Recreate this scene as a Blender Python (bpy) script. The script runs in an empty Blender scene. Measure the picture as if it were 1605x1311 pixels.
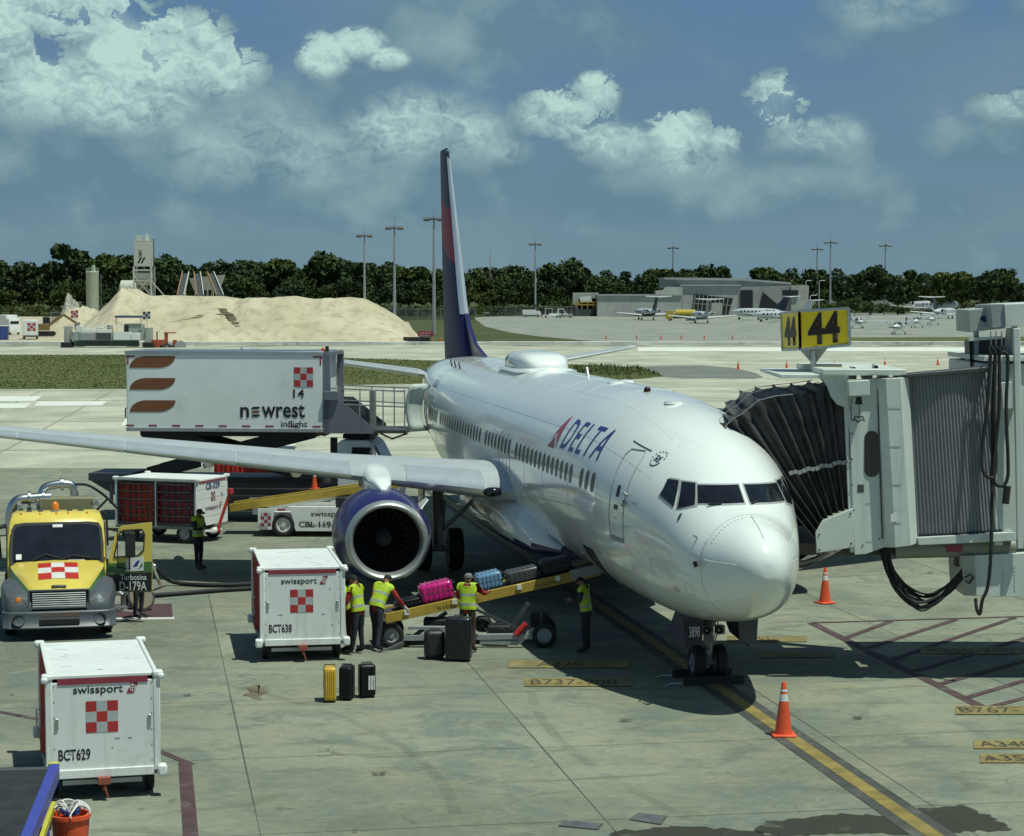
import bpy, bmesh, math, random
import numpy as np
from mathutils import Vector, Matrix
random.seed(7)
R = math.radians
S = bpy.context.scene
COL = S.collection

# ------------------------------------------------------------------ camera
CF, CP, CH = 3344.3, 0.05925, 7.457          # focal length in photo pixels, pitch, eye height
cam = bpy.data.cameras.new('camera'); camo = bpy.data.objects.new('camera', cam); COL.objects.link(camo)
cam.sensor_width = 36.0; cam.lens = 36.0*CF/1605.0; cam.clip_start = .5; cam.clip_end = 20000
camo.location = (0, 0, CH); camo.rotation_euler = (math.pi/2-CP, 0, 0)
S.camera = camo

# ------------------------------------------------------------------ light
SUNV = Vector((.30, -.21, 1.0)).normalized()  # towards the sun
sl = bpy.data.lights.new('sun', 'SUN'); so = bpy.data.objects.new('sun', sl); COL.objects.link(so)
sl.energy = 4.0; sl.angle = R(.5); sl.color = (.93, 1.0, .86)
so.rotation_euler = SUNV.to_track_quat('Z', 'Y').to_euler(); so.location = (40, 0, 120)
S.view_settings.view_transform = 'Standard'; S.view_settings.look = 'None'
S.cycles.max_bounces = 6; S.cycles.diffuse_bounces = 3; S.cycles.glossy_bounces = 3; S.cycles.transmission_bounces = 4; S.cycles.volume_bounces = 0
S.view_settings.exposure = 0.0; S.view_settings.gamma = 1.0

# ------------------------------------------------------------------ sky with clouds
W = bpy.data.worlds.new('World'); S.world = W; W.use_nodes = True
W.cycles.sampling_method = 'MANUAL'; W.cycles.sample_map_resolution = 256
NT = W.node_tree; NT.nodes.clear()
class N:
    """tiny node helper"""
    def __init__(s, nt): s.nt = nt
    def new(s, t, **k):
        n = s.nt.nodes.new(t)
        for a, b in k.items(): setattr(n, a, b)
        return n
    def put(s, sock, v):
        if hasattr(v, 'node'): s.nt.links.new(v, sock)
        elif v is not None: sock.default_value = v
    def m(s, op, a, b=None, c=None, clamp=False):
        n = s.new('ShaderNodeMath', operation=op, use_clamp=clamp)
        s.put(n.inputs[0], a); s.put(n.inputs[1], b)
        if c is not None: s.put(n.inputs[2], c)
        return n.outputs[0]
    def ss(s, x, a, b):                        # smoothstep
        n = s.new('ShaderNodeMapRange', interpolation_type='SMOOTHSTEP')
        s.put(n.inputs[0], x); n.inputs[1].default_value = a; n.inputs[2].default_value = b
        return n.outputs[0]
    def mix(s, f, a, b, bt='MIX'):
        n = s.new('ShaderNodeMix', data_type='RGBA', blend_type=bt)
        s.put(n.inputs[0], f); s.put(n.inputs[6], a); s.put(n.inputs[7], b)
        return n.outputs[2]
    def noise(s, vec, scale, detail=4, rough=.55, dist=0, dim='3D'):
        n = s.new('ShaderNodeTexNoise', noise_dimensions=dim); s.put(n.inputs['Vector'], vec)
        n.inputs['Scale'].default_value = scale; n.inputs['Detail'].default_value = detail
        n.inputs['Roughness'].default_value = rough; n.inputs['Distortion'].default_value = dist
        return n.outputs['Fac']
    def xyz(s, x, y, z):
        n = s.new('ShaderNodeCombineXYZ'); s.put(n.inputs[0], x); s.put(n.inputs[1], y); s.put(n.inputs[2], z)
        return n.outputs[0]
w = N(NT)
sky = w.new('ShaderNodeTexSky', sky_type='NISHITA', sun_disc=False)
sky.sun_elevation = math.asin(SUNV.z); sky.sun_rotation = math.atan2(SUNV.x, SUNV.y)
sky.altitude = 50; sky.air_density = 1.0; sky.dust_density = .4; sky.ozone_density = 1.5
tc = w.new('ShaderNodeTexCoord'); sp = w.new('ShaderNodeSeparateXYZ'); w.put(sp.inputs[0], tc.outputs['Generated'])
az = w.m('MULTIPLY', w.m('ARCTAN2', sp.outputs[0], sp.outputs[1]), 180/math.pi)     # degrees right of north
el = w.m('MULTIPLY', w.m('ARCSINE', sp.outputs[2]), 180/math.pi)                     # degrees above the horizon
# cumulus: (azimuth, elevation, half width, half height, weight, brightness)
BL = [(-11.2,6.9,2.4,1.2,1.1,.9), (-13.4,6.4,1.6,1.6,1.1,.95), (-12.4,7.6,2.6,1.6,1.1,1), (-9.3,6.0,2.7,1.5,1.2,1.05), (-12.2,5.2,2.8,1.5,1.1,.8), (-7.9,5.8,1.5,1.1,1.1,1.05), (-10.2,4.7,2.6,1.2,1.1,.75),
      (-4.95,6.15,.8,.72,1.15,1.1), (-4.1,6.5,.9,.55,1.15,1.1), (-3.3,6.1,.7,.40,1.05,.95), (-3.9,5.1,1.9,1.2,.9,.40),
      (-6.3,3.8,5.0,1.9,1.35,.44), (-10.0,3.2,4.2,1.6,1.25,.31), (-2.7,4.0,2.6,1.6,1.35,.56), (-1.3,3.8,1.6,1.2,1.2,.52), (-4.6,2.7,5.6,1.2,1.2,.30), (-12.8,3.0,2.8,1.5,1.1,.28),
      (-.1,3.5,1.4,.7,1.0,.5), (1.5,4.6,1.6,1.0,1.15,.95), (2.2,5.1,.8,.8,1.15,1.0), (2.6,3.7,1.8,1.0,1.15,.6), (4.5,4.1,1.15,.95,1.15,.98), (4.7,3.2,1.9,1.0,1.1,.5), (5.6,3.9,.7,.6,1.05,.8), (3.2,2.7,4.2,1.2,1.15,.28), (6.8,2.8,3.8,1.1,1.05,.26),
      (7.1,4.8,1.1,1.05,1.2,.85), (8.2,3.9,2.0,.9,1.05,.58), (9.9,7.0,2.5,1.2,.95,.5), (13.3,4.7,1.4,.6,1.0,.75), (12.3,3.8,1.9,.8,.95,.32), (13.9,7.2,1.2,.8,.85,.42), (-1.2,6.9,3.8,1.6,1.0,.34), (2.2,6.9,2.8,1.2,.85,.32), (11.0,2.2,3.0,.8,.8,.24),
      (-22,7,4,2.5,1,.9), (22,6,4,2,1,.8)]
fld = None; bri = None; head = None
ae = w.xyz(az, el, 0)
for a, e, ra, re_, wt, br in BL:
    p = w.new('ShaderNodeVectorMath', operation='MULTIPLY_ADD'); w.put(p.inputs[0], ae); p.inputs[1].default_value = (1/ra, 1/re_, 0); p.inputs[2].default_value = (-a/ra, -e/re_, 0)
    q = w.new('ShaderNodeVectorMath', operation='DOT_PRODUCT'); w.put(q.inputs[0], p.outputs[0]); w.put(q.inputs[1], p.outputs[0])
    v = w.m('MULTIPLY_ADD', q.outputs['Value'], -wt, 1.25*wt)
    if br >= .45:                              # sunlit heads, shaded flat bases
        y = w.new('ShaderNodeSeparateXYZ'); w.put(y.inputs[0], p.outputs[0]); vb = w.m('MULTIPLY', w.m('MAXIMUM', v, 0), w.m('MAXIMUM', w.m('MULTIPLY_ADD', y.outputs[1], .55, br), .1))
    else: vb = w.m('MULTIPLY', v, br)
    if br >= .7: head = v if head is None else w.m('SMOOTH_MAX', head, v, .2)
    vs_ = w.m('MULTIPLY', v, .55) if br >= .7 else v
    fld = vs_ if fld is None else w.m('SMOOTH_MAX', fld, vs_, .25)
    bri = vb if bri is None else w.m('MAXIMUM', bri, vb)
fld = w.m('MAXIMUM', fld, 0); head = w.m('MAXIMUM', head, 0); bri = w.m('MAXIMUM', bri, 0)
cv = w.xyz(az, w.m('MULTIPLY', el, 1.25), 0)
def n2d(vec, sc, det, ro, out='Fac'):
    n = w.new('ShaderNodeTexNoise', noise_dimensions='2D'); n.inputs['Scale'].default_value = sc; n.inputs['Detail'].default_value = det; n.inputs['Roughness'].default_value = ro
    w.put(n.inputs['Vector'], vec); return n.outputs[out]
def billow(vec, sc=.62):
    n = w.new('ShaderNodeTexVoronoi', feature='F1', voronoi_dimensions='2D'); n.inputs['Scale'].default_value = sc
    n.inputs['Detail'].default_value = 4; n.inputs['Roughness'].default_value = .58; n.inputs['Lacunarity'].default_value = 2.2
    w.put(n.inputs['Vector'], vec); return w.m('SUBTRACT', 1, n.outputs['Distance'])
def warp(vec):
    wv = w.new('ShaderNodeVectorMath', operation='MULTIPLY_ADD'); w.put(wv.inputs[0], n2d(vec, 1.6, 3, .5, 'Color')); wv.inputs[1].default_value = (1.0, 1.0, 0); w.put(wv.inputs[2], vec); return wv.outputs[0]
wv = warp(cv); b0 = billow(wv)
up = w.new('ShaderNodeVectorMath', operation='ADD'); w.put(up.inputs[0], wv); up.inputs[1].default_value = (.10, .22, 0)
b1 = billow(up.outputs[0])
n1 = n2d(cv, .42, 7, .48)
dens = w.m('ADD', fld, w.m('ADD', w.m('MULTIPLY', w.m('SUBTRACT', b0, .55), 1.5), w.m('MULTIPLY', w.m('SUBTRACT', n1, .5), 1.5)))
soft = w.m('MULTIPLY', w.ss(w.m('SUBTRACT', dens, w.m('MULTIPLY', w.m('SUBTRACT', b0, .55), 1.25)), -.05, 1.0), .90)
edge = w.m('ADD', head, w.m('ADD', w.m('MULTIPLY', w.m('SUBTRACT', b0, .08), 1.7), w.m('MULTIPLY', w.m('SUBTRACT', n1, .5), 1.7)))
cov = w.m('MAXIMUM', soft, w.m('MULTIPLY', w.ss(edge, .36, .52), w.ss(head, .03, .25)))   # towering heads have crisp edges, the old sheets are soft
lit = w.m('ADD', w.m('MULTIPLY', w.ss(bri, .10, 1.65), .98), w.m('MULTIPLY', w.m('SUBTRACT', b0, b1), w.m('MULTIPLY_ADD', w.ss(bri, .45, 1.0), .72, .08)))
lit = w.m('ADD', lit, w.m('MULTIPLY', w.m('SUBTRACT', n1, .5), 1.0), clamp=True)
# thin veil and a pale bank near the horizon
vn = w.noise(w.xyz(w.m('MULTIPLY', az, .10), w.m('MULTIPLY', el, .34), 3.3), 1.0, 4, .5, 0, '2D')
veil = w.m('MULTIPLY', w.ss(vn, .42, .72), .55)
bank = w.m('MULTIPLY', w.ss(w.noise(w.xyz(w.m('MULTIPLY', az, .12), w.m('MULTIPLY', el, .9), 8.1), 1.0, 3, .5, 0, '2D'), .4, .75),
           w.m('MULTIPLY', w.ss(el, -.5, 1.2), w.m('SUBTRACT', 1, w.ss(el, 2.0, 4.0))))
skyc = w.mix(1.0, sky.outputs[0], (.62, .92, .95, 1), 'MULTIPLY')
# the low sky, seen through kilometres of humid air, is a flat slate blue
low = w.m('SUBTRACT', 1, w.ss(el, 6.0, 22.0))
skyc = w.mix(w.m('MULTIPLY', low, .92), skyc, w.mix(w.ss(el, 0, 9), (2.75, 4.62, 5.95, 1), (1.95, 3.85, 6.55, 1)))
skyc = w.mix(w.m('MULTIPLY', veil, .7), skyc, (3.6, 5.4, 6.3, 1))
skyc = w.mix(w.m('MULTIPLY', bank, .25), skyc, (3.44, 5.4, 6.38, 1))
cc = w.mix(lit, (2.37, 4.25, 5.56, 1), (8.9, 12.7, 11.8, 1))
skyc = w.mix(w.m('MULTIPLY', cov, .96), skyc, cc)
bg = w.new('ShaderNodeBackground'); w.put(bg.inputs[0], skyc); bg.inputs[1].default_value = .055
w.put(w.new('ShaderNodeOutputWorld').inputs[0], bg.outputs[0])

# ------------------------------------------------------------------ helpers
def ray(u, v):
    """direction (per metre of depth) through a point of the photograph"""
    x = (u-802.5)/CF; y = -(v-655.5)/CF; c, s = math.cos(CP), math.sin(CP)
    d = Vector((x, c+y*s, -s+y*c)); return d/d.y
def G(u, v, z=0.0):                          # the point of the ground (or of height z) seen there
    d = ray(u, v); t = (z-CH)/d.z; return Vector((d.x*t, t, z))
def at(u, v, D):                             # the point at depth D seen there
    d = ray(u, v)*D; return Vector((d.x, d.y, d.z+CH))

class MB:
    def __init__(s): s.v = []; s.f = []; s.m = []
    def add(s, vs, fs, mi=0):
        o = len(s.v); s.v += [tuple(p) for p in vs]
        for f in fs: s.f.append(tuple(i+o for i in f)); s.m.append(mi)
        return s
    def box(s, c, d, mi=0, rot=None, taper=1.0):
        x, y, z = d[0]/2, d[1]/2, d[2]/2; t = taper
        vs = [(-x,-y,-z),(x,-y,-z),(x,y,-z),(-x,y,-z),(-x*t,-y*t,z),(x*t,-y*t,z),(x*t,y*t,z),(-x*t,y*t,z)]
        if rot is not None: vs = [rot @ Vector(p) for p in vs]
        vs = [(p[0]+c[0], p[1]+c[1], p[2]+c[2]) for p in vs]
        return s.add(vs, [(3,2,1,0),(4,5,6,7),(0,1,5,4),(1,2,6,5),(2,3,7,6),(3,0,4,7)], mi)
    def bar(s, p, q, wd, hg, mi=0, upv=(0,0,1)):   # rectangular bar from p to q
        p, q = Vector(p), Vector(q); d = (q-p); L = d.length
        if L < 1e-6: return s
        x = d/L; upv = Vector(upv)
        if abs(x.dot(upv)) > .98: upv = Vector((0,1,0))
        y = upv.cross(x).normalized(); z = x.cross(y)
        M = Matrix((x, y, z)).transposed()
        return s.box((p+q)/2, (L, wd, hg), mi, M)
    def tube(s, pts, r, n=8, mi=0, cap=True, closed=False):
        pts = [Vector(p) for p in pts]; k = len(pts)
        rs = r if isinstance(r, (list, tuple)) else [r]*k
        up0 = Vector((0,0,1)); rings = []; nrm = None
        for i, p in enumerate(pts):
            a = pts[i-1] if (i > 0 or closed) else p
            b = pts[(i+1) % k] if (i < k-1 or closed) else p
            t = (b-a).normalized()
            if nrm is None:
                nrm = up0 if abs(t.z) < .9 else Vector((1,0,0))
            nrm = (nrm - t*nrm.dot(t)).normalized(); bn = t.cross(nrm)
            rings.append([p+(nrm*math.cos(2*math.pi*j/n)+bn*math.sin(2*math.pi*j/n))*rs[i] for j in range(n)])
        return s.loft(rings, mi, cap, True, closed)
    def cyl(s, p, q, r0, r1=None, n=16, mi=0, cap=True):
        return s.tube([p, q], [r0, r0 if r1 is None else r1], n, mi, cap)
    def loft(s, rings, mi=0, cap=True, ring_closed=True, closed=False):
        n = len(rings[0]); vs = [p for r in rings for p in r]; fs = []; k = len(rings)
        for i in range(k if closed else k-1):
            i2 = (i+1) % k
            for j in range(n if ring_closed else n-1):
                j2 = (j+1) % n
                fs.append((i*n+j, i*n+j2, i2*n+j2, i2*n+j))
        if cap and not closed:
            fs.append(tuple(range(n-1, -1, -1))); fs.append(tuple((k-1)*n+j for j in range(n)))
        return s.add(vs, fs, mi)
    def lathe(s, prof, c=(0,0,0), axis='x', n=24, mi=0, cap=False, sz=1.0):
        rings = []
        for a, r in prof:
            ring = []
            for j in range(n):
                t = 2*math.pi*j/n; p, q = r*math.cos(t), r*math.sin(t)
                if axis == 'x': P = (a, p, q*sz)
                elif axis == 'y': P = (p, a, q)
                else: P = (p, q, a)
                ring.append((P[0]+c[0], P[1]+c[1], P[2]+c[2]))
            rings.append(ring)
        return s.loft(rings, mi, cap)
    def prism(s, poly, o, u, v, depth, mi=0):     # polygon in the plane (u, v) at o, thickened along u x v
        o, u, v = Vector(o), Vector(u), Vector(v); nn = u.cross(v).normalized()*depth
        a = [o+u*x+v*y for x, y in poly]; b = [p+nn for p in a]; n = len(a)
        fs = [tuple(range(n-1, -1, -1)), tuple(range(n, 2*n))]+[(i, (i+1) % n, n+(i+1) % n, n+i) for i in range(n)]
        return s.add(a+b, fs, mi)
    def poly(s, pts, mi=0):
        return s.add(pts, [tuple(range(len(pts)))], mi)
    def ball(s, c, r, n=10, mi=0, sc=(1,1,1)):
        vs = []; fs = []; k = n//2+1
        rings = []
        for i in range(1, k):
            t = math.pi*i/k
            rings.append([(c[0]+r*sc[0]*math.sin(t)*math.cos(2*math.pi*j/n), c[1]+r*sc[1]*math.sin(t)*math.sin(2*math.pi*j/n), c[2]-r*sc[2]*math.cos(t)) for j in range(n)])
        return s.loft(rings, mi, True)
    def build(s, name, mats, parent=None, smooth=None, bevel=0, seg=2):
        me = bpy.data.meshes.new(name)
        me.from_pydata(s.v, [], s.f); me.update()
        for m in (mats if isinstance(mats, (list, tuple)) else [mats]): me.materials.append(m)
        if len(set(s.m)) > 1: me.polygons.foreach_set('material_index', s.m)
        bm = bmesh.new(); bm.from_mesh(me); bmesh.ops.recalc_face_normals(bm, faces=bm.faces); bm.to_mesh(me); bm.free()
        if smooth:
            me.shade_smooth(); me.set_sharp_from_angle(angle=R(smooth))
        o = bpy.data.objects.new(name, me); COL.objects.link(o)
        if parent is not None: o.parent = parent
        if bevel:
            b = o.modifiers.new('bevel', 'BEVEL'); b.width = bevel; b.segments = seg; b.limit_method = 'ANGLE'; b.angle_limit = R(40)
            b.harden_normals = False
            if not smooth: me.shade_smooth(); me.set_sharp_from_angle(angle=R(32))
        return o

def thing(name, label, cat, loc=(0,0,0), rz=0.0, group=None):
    o = bpy.data.objects.new(name, None); COL.objects.link(o); o.empty_display_size = .3
    o.location = loc; o.rotation_euler = (0, 0, rz); o['label'] = label; o['category'] = cat
    if group: o['group'] = group
    return o
def tag(o, label, cat, group=None):
    o['label'] = label; o['category'] = cat
    if group: o['group'] = group
    return o
def struct(name, mb, m, **k):
    o = mb.build(name, m, **k); o['kind'] = 'structure'; return o
def dup(root, loc, rz, label=None, scale=None):
    r = root.copy(); COL.objects.link(r); r.location = loc; r.rotation_euler = (0, 0, rz)
    if scale: r.scale = (scale,)*3
    if label: r['label'] = label
    for ch in list(root.children):
        c = ch.copy(); COL.objects.link(c); c.parent = r
        for g in list(ch.children):
            d = g.copy(); COL.objects.link(d); d.parent = c
    return r

# ------------------------------------------------------------------ materials
MATS = {}
def mat(name, col, rough=.5, metal=0.0, var=.08, scale=3.0, coat=0.0, bump=0.0, bscale=40., spec=.5, dirt=None, emit=None):
    """principled paint with gentle procedural wear, so that no surface is one flat value"""
    if name in MATS: return MATS[name]
    m = bpy.data.materials.new(name); m.use_nodes = True; nt = m.node_tree
    b = nt.nodes['Principled BSDF']; k = N(nt)
    c = tuple(col)+(1,)
    tcn = k.new('ShaderNodeTexCoord'); vec = tcn.outputs['Object']
    f = k.noise(vec, scale, 5, .6)
    lo = tuple(max(0, x*(1-var)) for x in col)+(1,); hi = tuple(min(1, x*(1+var)) for x in col)+(1,)
    cc_ = k.mix(k.ss(f, .3, .7), lo, hi)
    if dirt:                                   # dirt = (colour, amount, scale)
        d = k.noise(vec, dirt[2], 6, .65, .4)
        cc_ = k.mix(k.m('MULTIPLY', k.ss(d, .52, .74), dirt[1]), cc_, tuple(dirt[0])+(1,))
    k.put(b.inputs['Base Color'], cc_)
    k.put(b.inputs['Roughness'], k.m('ADD', rough-.05, k.m('MULTIPLY', k.noise(vec, scale*2.3, 4, .6), .12), clamp=True))
    b.inputs['Metallic'].default_value = metal; b.inputs['Specular IOR Level'].default_value = spec
    if coat: b.inputs['Coat Weight'].default_value = coat; b.inputs['Coat Roughness'].default_value = .06
    if emit: b.inputs['Emission Color'].default_value = c; b.inputs['Emission Strength'].default_value = emit
    if bump:
        n = k.new('ShaderNodeBump'); n.inputs['Strength'].default_value = bump; n.inputs['Distance'].default_value = .02
        k.put(n.inputs['Height'], k.noise(vec, bscale, 4, .6)); k.put(b.inputs['Normal'], n.outputs[0])
    MATS[name] = m; return m

def streaked(name, col, dcol):
    m = mat(name, col, .45, var=.05, scale=.8); nt = m.node_tree; k = N(nt); b = nt.nodes['Principled BSDF']
    src = b.inputs['Base Color'].links[0].from_socket
    tcn = k.new('ShaderNodeTexCoord'); mp = k.new('ShaderNodeMapping'); mp.inputs['Scale'].default_value = (3.2, 3.2, .22); k.put(mp.inputs[0], tcn.outputs['Object'])
    f = k.noise(mp.outputs[0], 1.6, 6, .65); g = k.noise(tcn.outputs['Object'], 1.1, 7, .7, .5)
    c = k.mix(k.m('MULTIPLY', k.ss(f, .52, .72), .45), src, tuple(dcol)+(1,)); c = k.mix(k.m('MULTIPLY', k.ss(g, .58, .74), .45), c, tuple(dcol)+(1,))
    k.put(b.inputs['Base Color'], c); return m
M_white = mat('white_paint', (.72,.74,.72), .32, var=.05, scale=1.5, dirt=((.42,.42,.38), .35, 1.7))
M_cartw = streaked('cart_white', (.76,.78,.76), (.50,.50,.45))
M_grey = mat('grey_paint', (.30,.32,.33), .45, dirt=((.18,.18,.17), .4, 2.))
M_dgrey = mat('dark_grey', (.06,.065,.07), .5)
M_black = mat('black_rubber', (.015,.016,.017), .7)
M_blackp = mat('black_paint', (.018,.019,.021), .4)
M_steel = mat('steel', (.55,.56,.57), .32, 1.0, .1)
M_chrome = mat('polished_metal', (.86,.89,.89), .32, .7, .04)
M_red = mat('red_paint', (.42,.03,.03), .45)
M_redc = mat('red_curtain', (.34,.015,.012), .55, var=.25, scale=5, bump=.3, bscale=9)
M_mar = mat('maroon_stripe', (.27,.035,.06), .45)
M_org = mat('orange_plastic', (.75,.10,.03), .5, var=.1)
M_yel = mat('yellow_paint', (.44,.30,.045), .45, var=.12, dirt=((.20,.15,.05), .5, 3.))
M_glass = mat('dark_glass', (.012,.014,.02), .05, spec=.7, var=.3)
M_gum = mat('cabin_glass', (.006,.007,.010), .3, spec=.2)
M_txtk = mat('black_lettering', (.015,.015,.016), .5)
M_txtb = mat('blue_lettering', (.02,.03,.20), .4)
M_ggrey = mat('emblem_grey', (.42,.45,.46), .45)
M_refl = mat('reflective_white', (.7,.7,.68), .35)
M_amber = mat('amber_lens', (.75,.22,.02), .2)
M_rope = mat('rope_white', (.65,.65,.62), .8)

# ------------------------------------------------------------------ lettering
def text(name, s, mt, parent, o, u, v, wd, hg, depth=.006, shear=0.0, bold=.012, fn=None, cuts=0, spacing=1.0, label=None):
    """letters filling the box wd x hg whose lower left corner is o and whose axes are u, v; fn bends them onto a surface"""
    cu = bpy.data.curves.new('lettering', 'FONT'); cu.body = s; cu.size = 1; cu.resolution_u = 3; cu.shear = 0; cu.offset = bold; cu.space_character = spacing
    ob = bpy.data.objects.new('lettering', cu); COL.objects.link(ob)
    me = bpy.data.meshes.new_from_object(ob.evaluated_get(bpy.context.evaluated_depsgraph_get()))
    bpy.data.objects.remove(ob); bpy.data.curves.remove(cu)
    bm = bmesh.new(); bm.from_mesh(me)
    xs = [p.co.x for p in bm.verts]; ys = [p.co.y for p in bm.verts]
    x0, x1, y0, y1 = min(xs), max(xs), min(ys), max(ys)
    for i in range(1, cuts):
        yy = y0+(y1-y0)*i/cuts
        bmesh.ops.bisect_plane(bm, geom=bm.verts[:]+bm.edges[:]+bm.faces[:], plane_co=(0,yy,0), plane_no=(0,1,0))
    for p in bm.verts:
        a = (p.co.x-x0)/(x1-x0)*wd; b = (p.co.y-y0)/(y1-y0)*hg; a += b*shear
        p.co = fn(a, b) if fn else Vector(o)+Vector(u)*a+Vector(v)*b
    if not fn:
        nn = Vector(u).cross(Vector(v)).normalized()*depth
        for p in bm.verts: p.co += nn
    bm.to_mesh(me); bm.free(); me.materials.clear(); me.materials.append(mt)
    t = bpy.data.objects.new(name, me); COL.objects.link(t)
    if parent: t.parent = parent
    if label: t['label'] = label
    return t
def worn_marks(parent, mt, o, u, v, wd, hg, n=8, name='worn_lettering', d=.004, fn=None):
    """lettering too small or too worn to read: a row of short strokes"""
    mb = MB(); o, u, v = Vector(o or (0,0,0)), Vector(u or (1,0,0)), Vector(v or (0,0,1)); w_ = u.cross(v).normalized()*d; g = random.Random(n*17+int(wd*100))
    for i in range(n):
        a, b = wd*i/n, wd*(i+g.uniform(.5,.8))/n; h = hg*g.uniform(.75,1)
        for p, q, r, s_ in ((a,b,0,h*.22),(a,a+(b-a)*.3,h*.22,h)) if g.random() < .6 else ((a,b,h*.78,h),(b-(b-a)*.35,b,0,h*.78)):
            P = [(p,r),(q,r),(q,s_),(p,s_)]
            mb.add([fn(*c) if fn else o+u*c[0]+v*c[1]+w_ for c in P], [(0,1,2,3)])
    return mb.build(name, mt, parent)
def checker(parent, o, u, v, sz, n=3, m=3, mats=None, name='checker_emblem'):
    mb = MB(); o, u, v = Vector(o), Vector(u), Vector(v); d = u.cross(v).normalized()*.004
    for i in range(n):
        for j in range(m):
            a = o+u*(sz*i)+v*(sz*j)+d
            mb.add([a, a+u*sz, a+u*sz+v*sz, a+v*sz], [(0,1,2,3)], (i+j) % 2)
    return mb.build(name, mats or [M_red, M_ggrey], parent)
def flag_logo(parent, o, u, v, wd, hg):
    mb = MB(); o, u, v = Vector(o), Vector(u), Vector(v); d = u.cross(v).normalized()
    P = lambda a, b, z: o+u*(a*wd+b*wd*.42)+v*(b*hg)+d*z
    mb.add([P(0,0,.004), P(.62,0,.004), P(.62,1,.004), P(0,1,.004)], [(0,1,2,3)], 0)
    cx, r = .31, .30
    Q = lambda a, b: P(cx, .5, .007)+u*(a*hg)+v*(b*hg)
    n = 16
    for i in range(n):
        a0, a1 = 2*math.pi*i/n, 2*math.pi*(i+1)/n
        mb.add([Q(.22*math.cos(a0),.22*math.sin(a0)), Q(.29*math.cos(a0),.29*math.sin(a0)), Q(.29*math.cos(a1),.29*math.sin(a1)), Q(.22*math.cos(a1),.22*math.sin(a1))], [(0,1,2,3)], 1)
    for a, b, c, e in ((-.03,-.38,.03,.38), (-.38,-.03,.38,.03)):
        mb.add([Q(a,b)+d*.002, Q(c,b)+d*.002, Q(c,e)+d*.002, Q(a,e)+d*.002], [(0,1,2,3)], 1)
    return mb.build('flag_logo', [M_mar, M_refl], parent)
def wheel_mb(r, wd, c=(0,0,0), axis='y', n=24, rim=.58):
    t = MB(); h = wd/2
    t.lathe([(-h*.8, r*rim), (-h, r*.72), (-h*.95, r*.9), (-h*.7, r*.985), (-h*.25, r), (h*.25, r), (h*.7, r*.985), (h*.95, r*.9), (h, r*.72), (h*.8, r*rim)], c, axis, n)
    q = MB(); q.lathe([(-h*.82, r*rim+.005), (-h*.86, r*rim*.9), (-h*.55, r*rim*.75), (-h*.55, r*.22), (-h*.9, r*.2), (-h*.9, .001)], c, axis, n)
    q.lathe([(h*.9, .001), (h*.9, r*.2), (h*.55, r*.22), (h*.55, r*rim*.75), (h*.86, r*rim*.9), (h*.82, r*rim+.005)], c, axis, n)
    return t, q
def wheel(parent, c, r, wd, axis='y', rim_mat=None, name='wheel', rim=.58):
    t, q = wheel_mb(r, wd, c, axis, rim=rim)
    o = t.build(name, M_black, parent, smooth=40)
    q.build('rim', rim_mat or M_grey, o, smooth=40)
    return o
# ================================================================== the setting: ground
PX, PD, PT = 3.762, 40.64, 0.171              # nose gear of the airliner on the ground, heading
AFT = Vector((-math.sin(PT), math.cos(PT), 0)); STB = Vector((-math.cos(PT), -math.sin(PT), 0))

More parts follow.
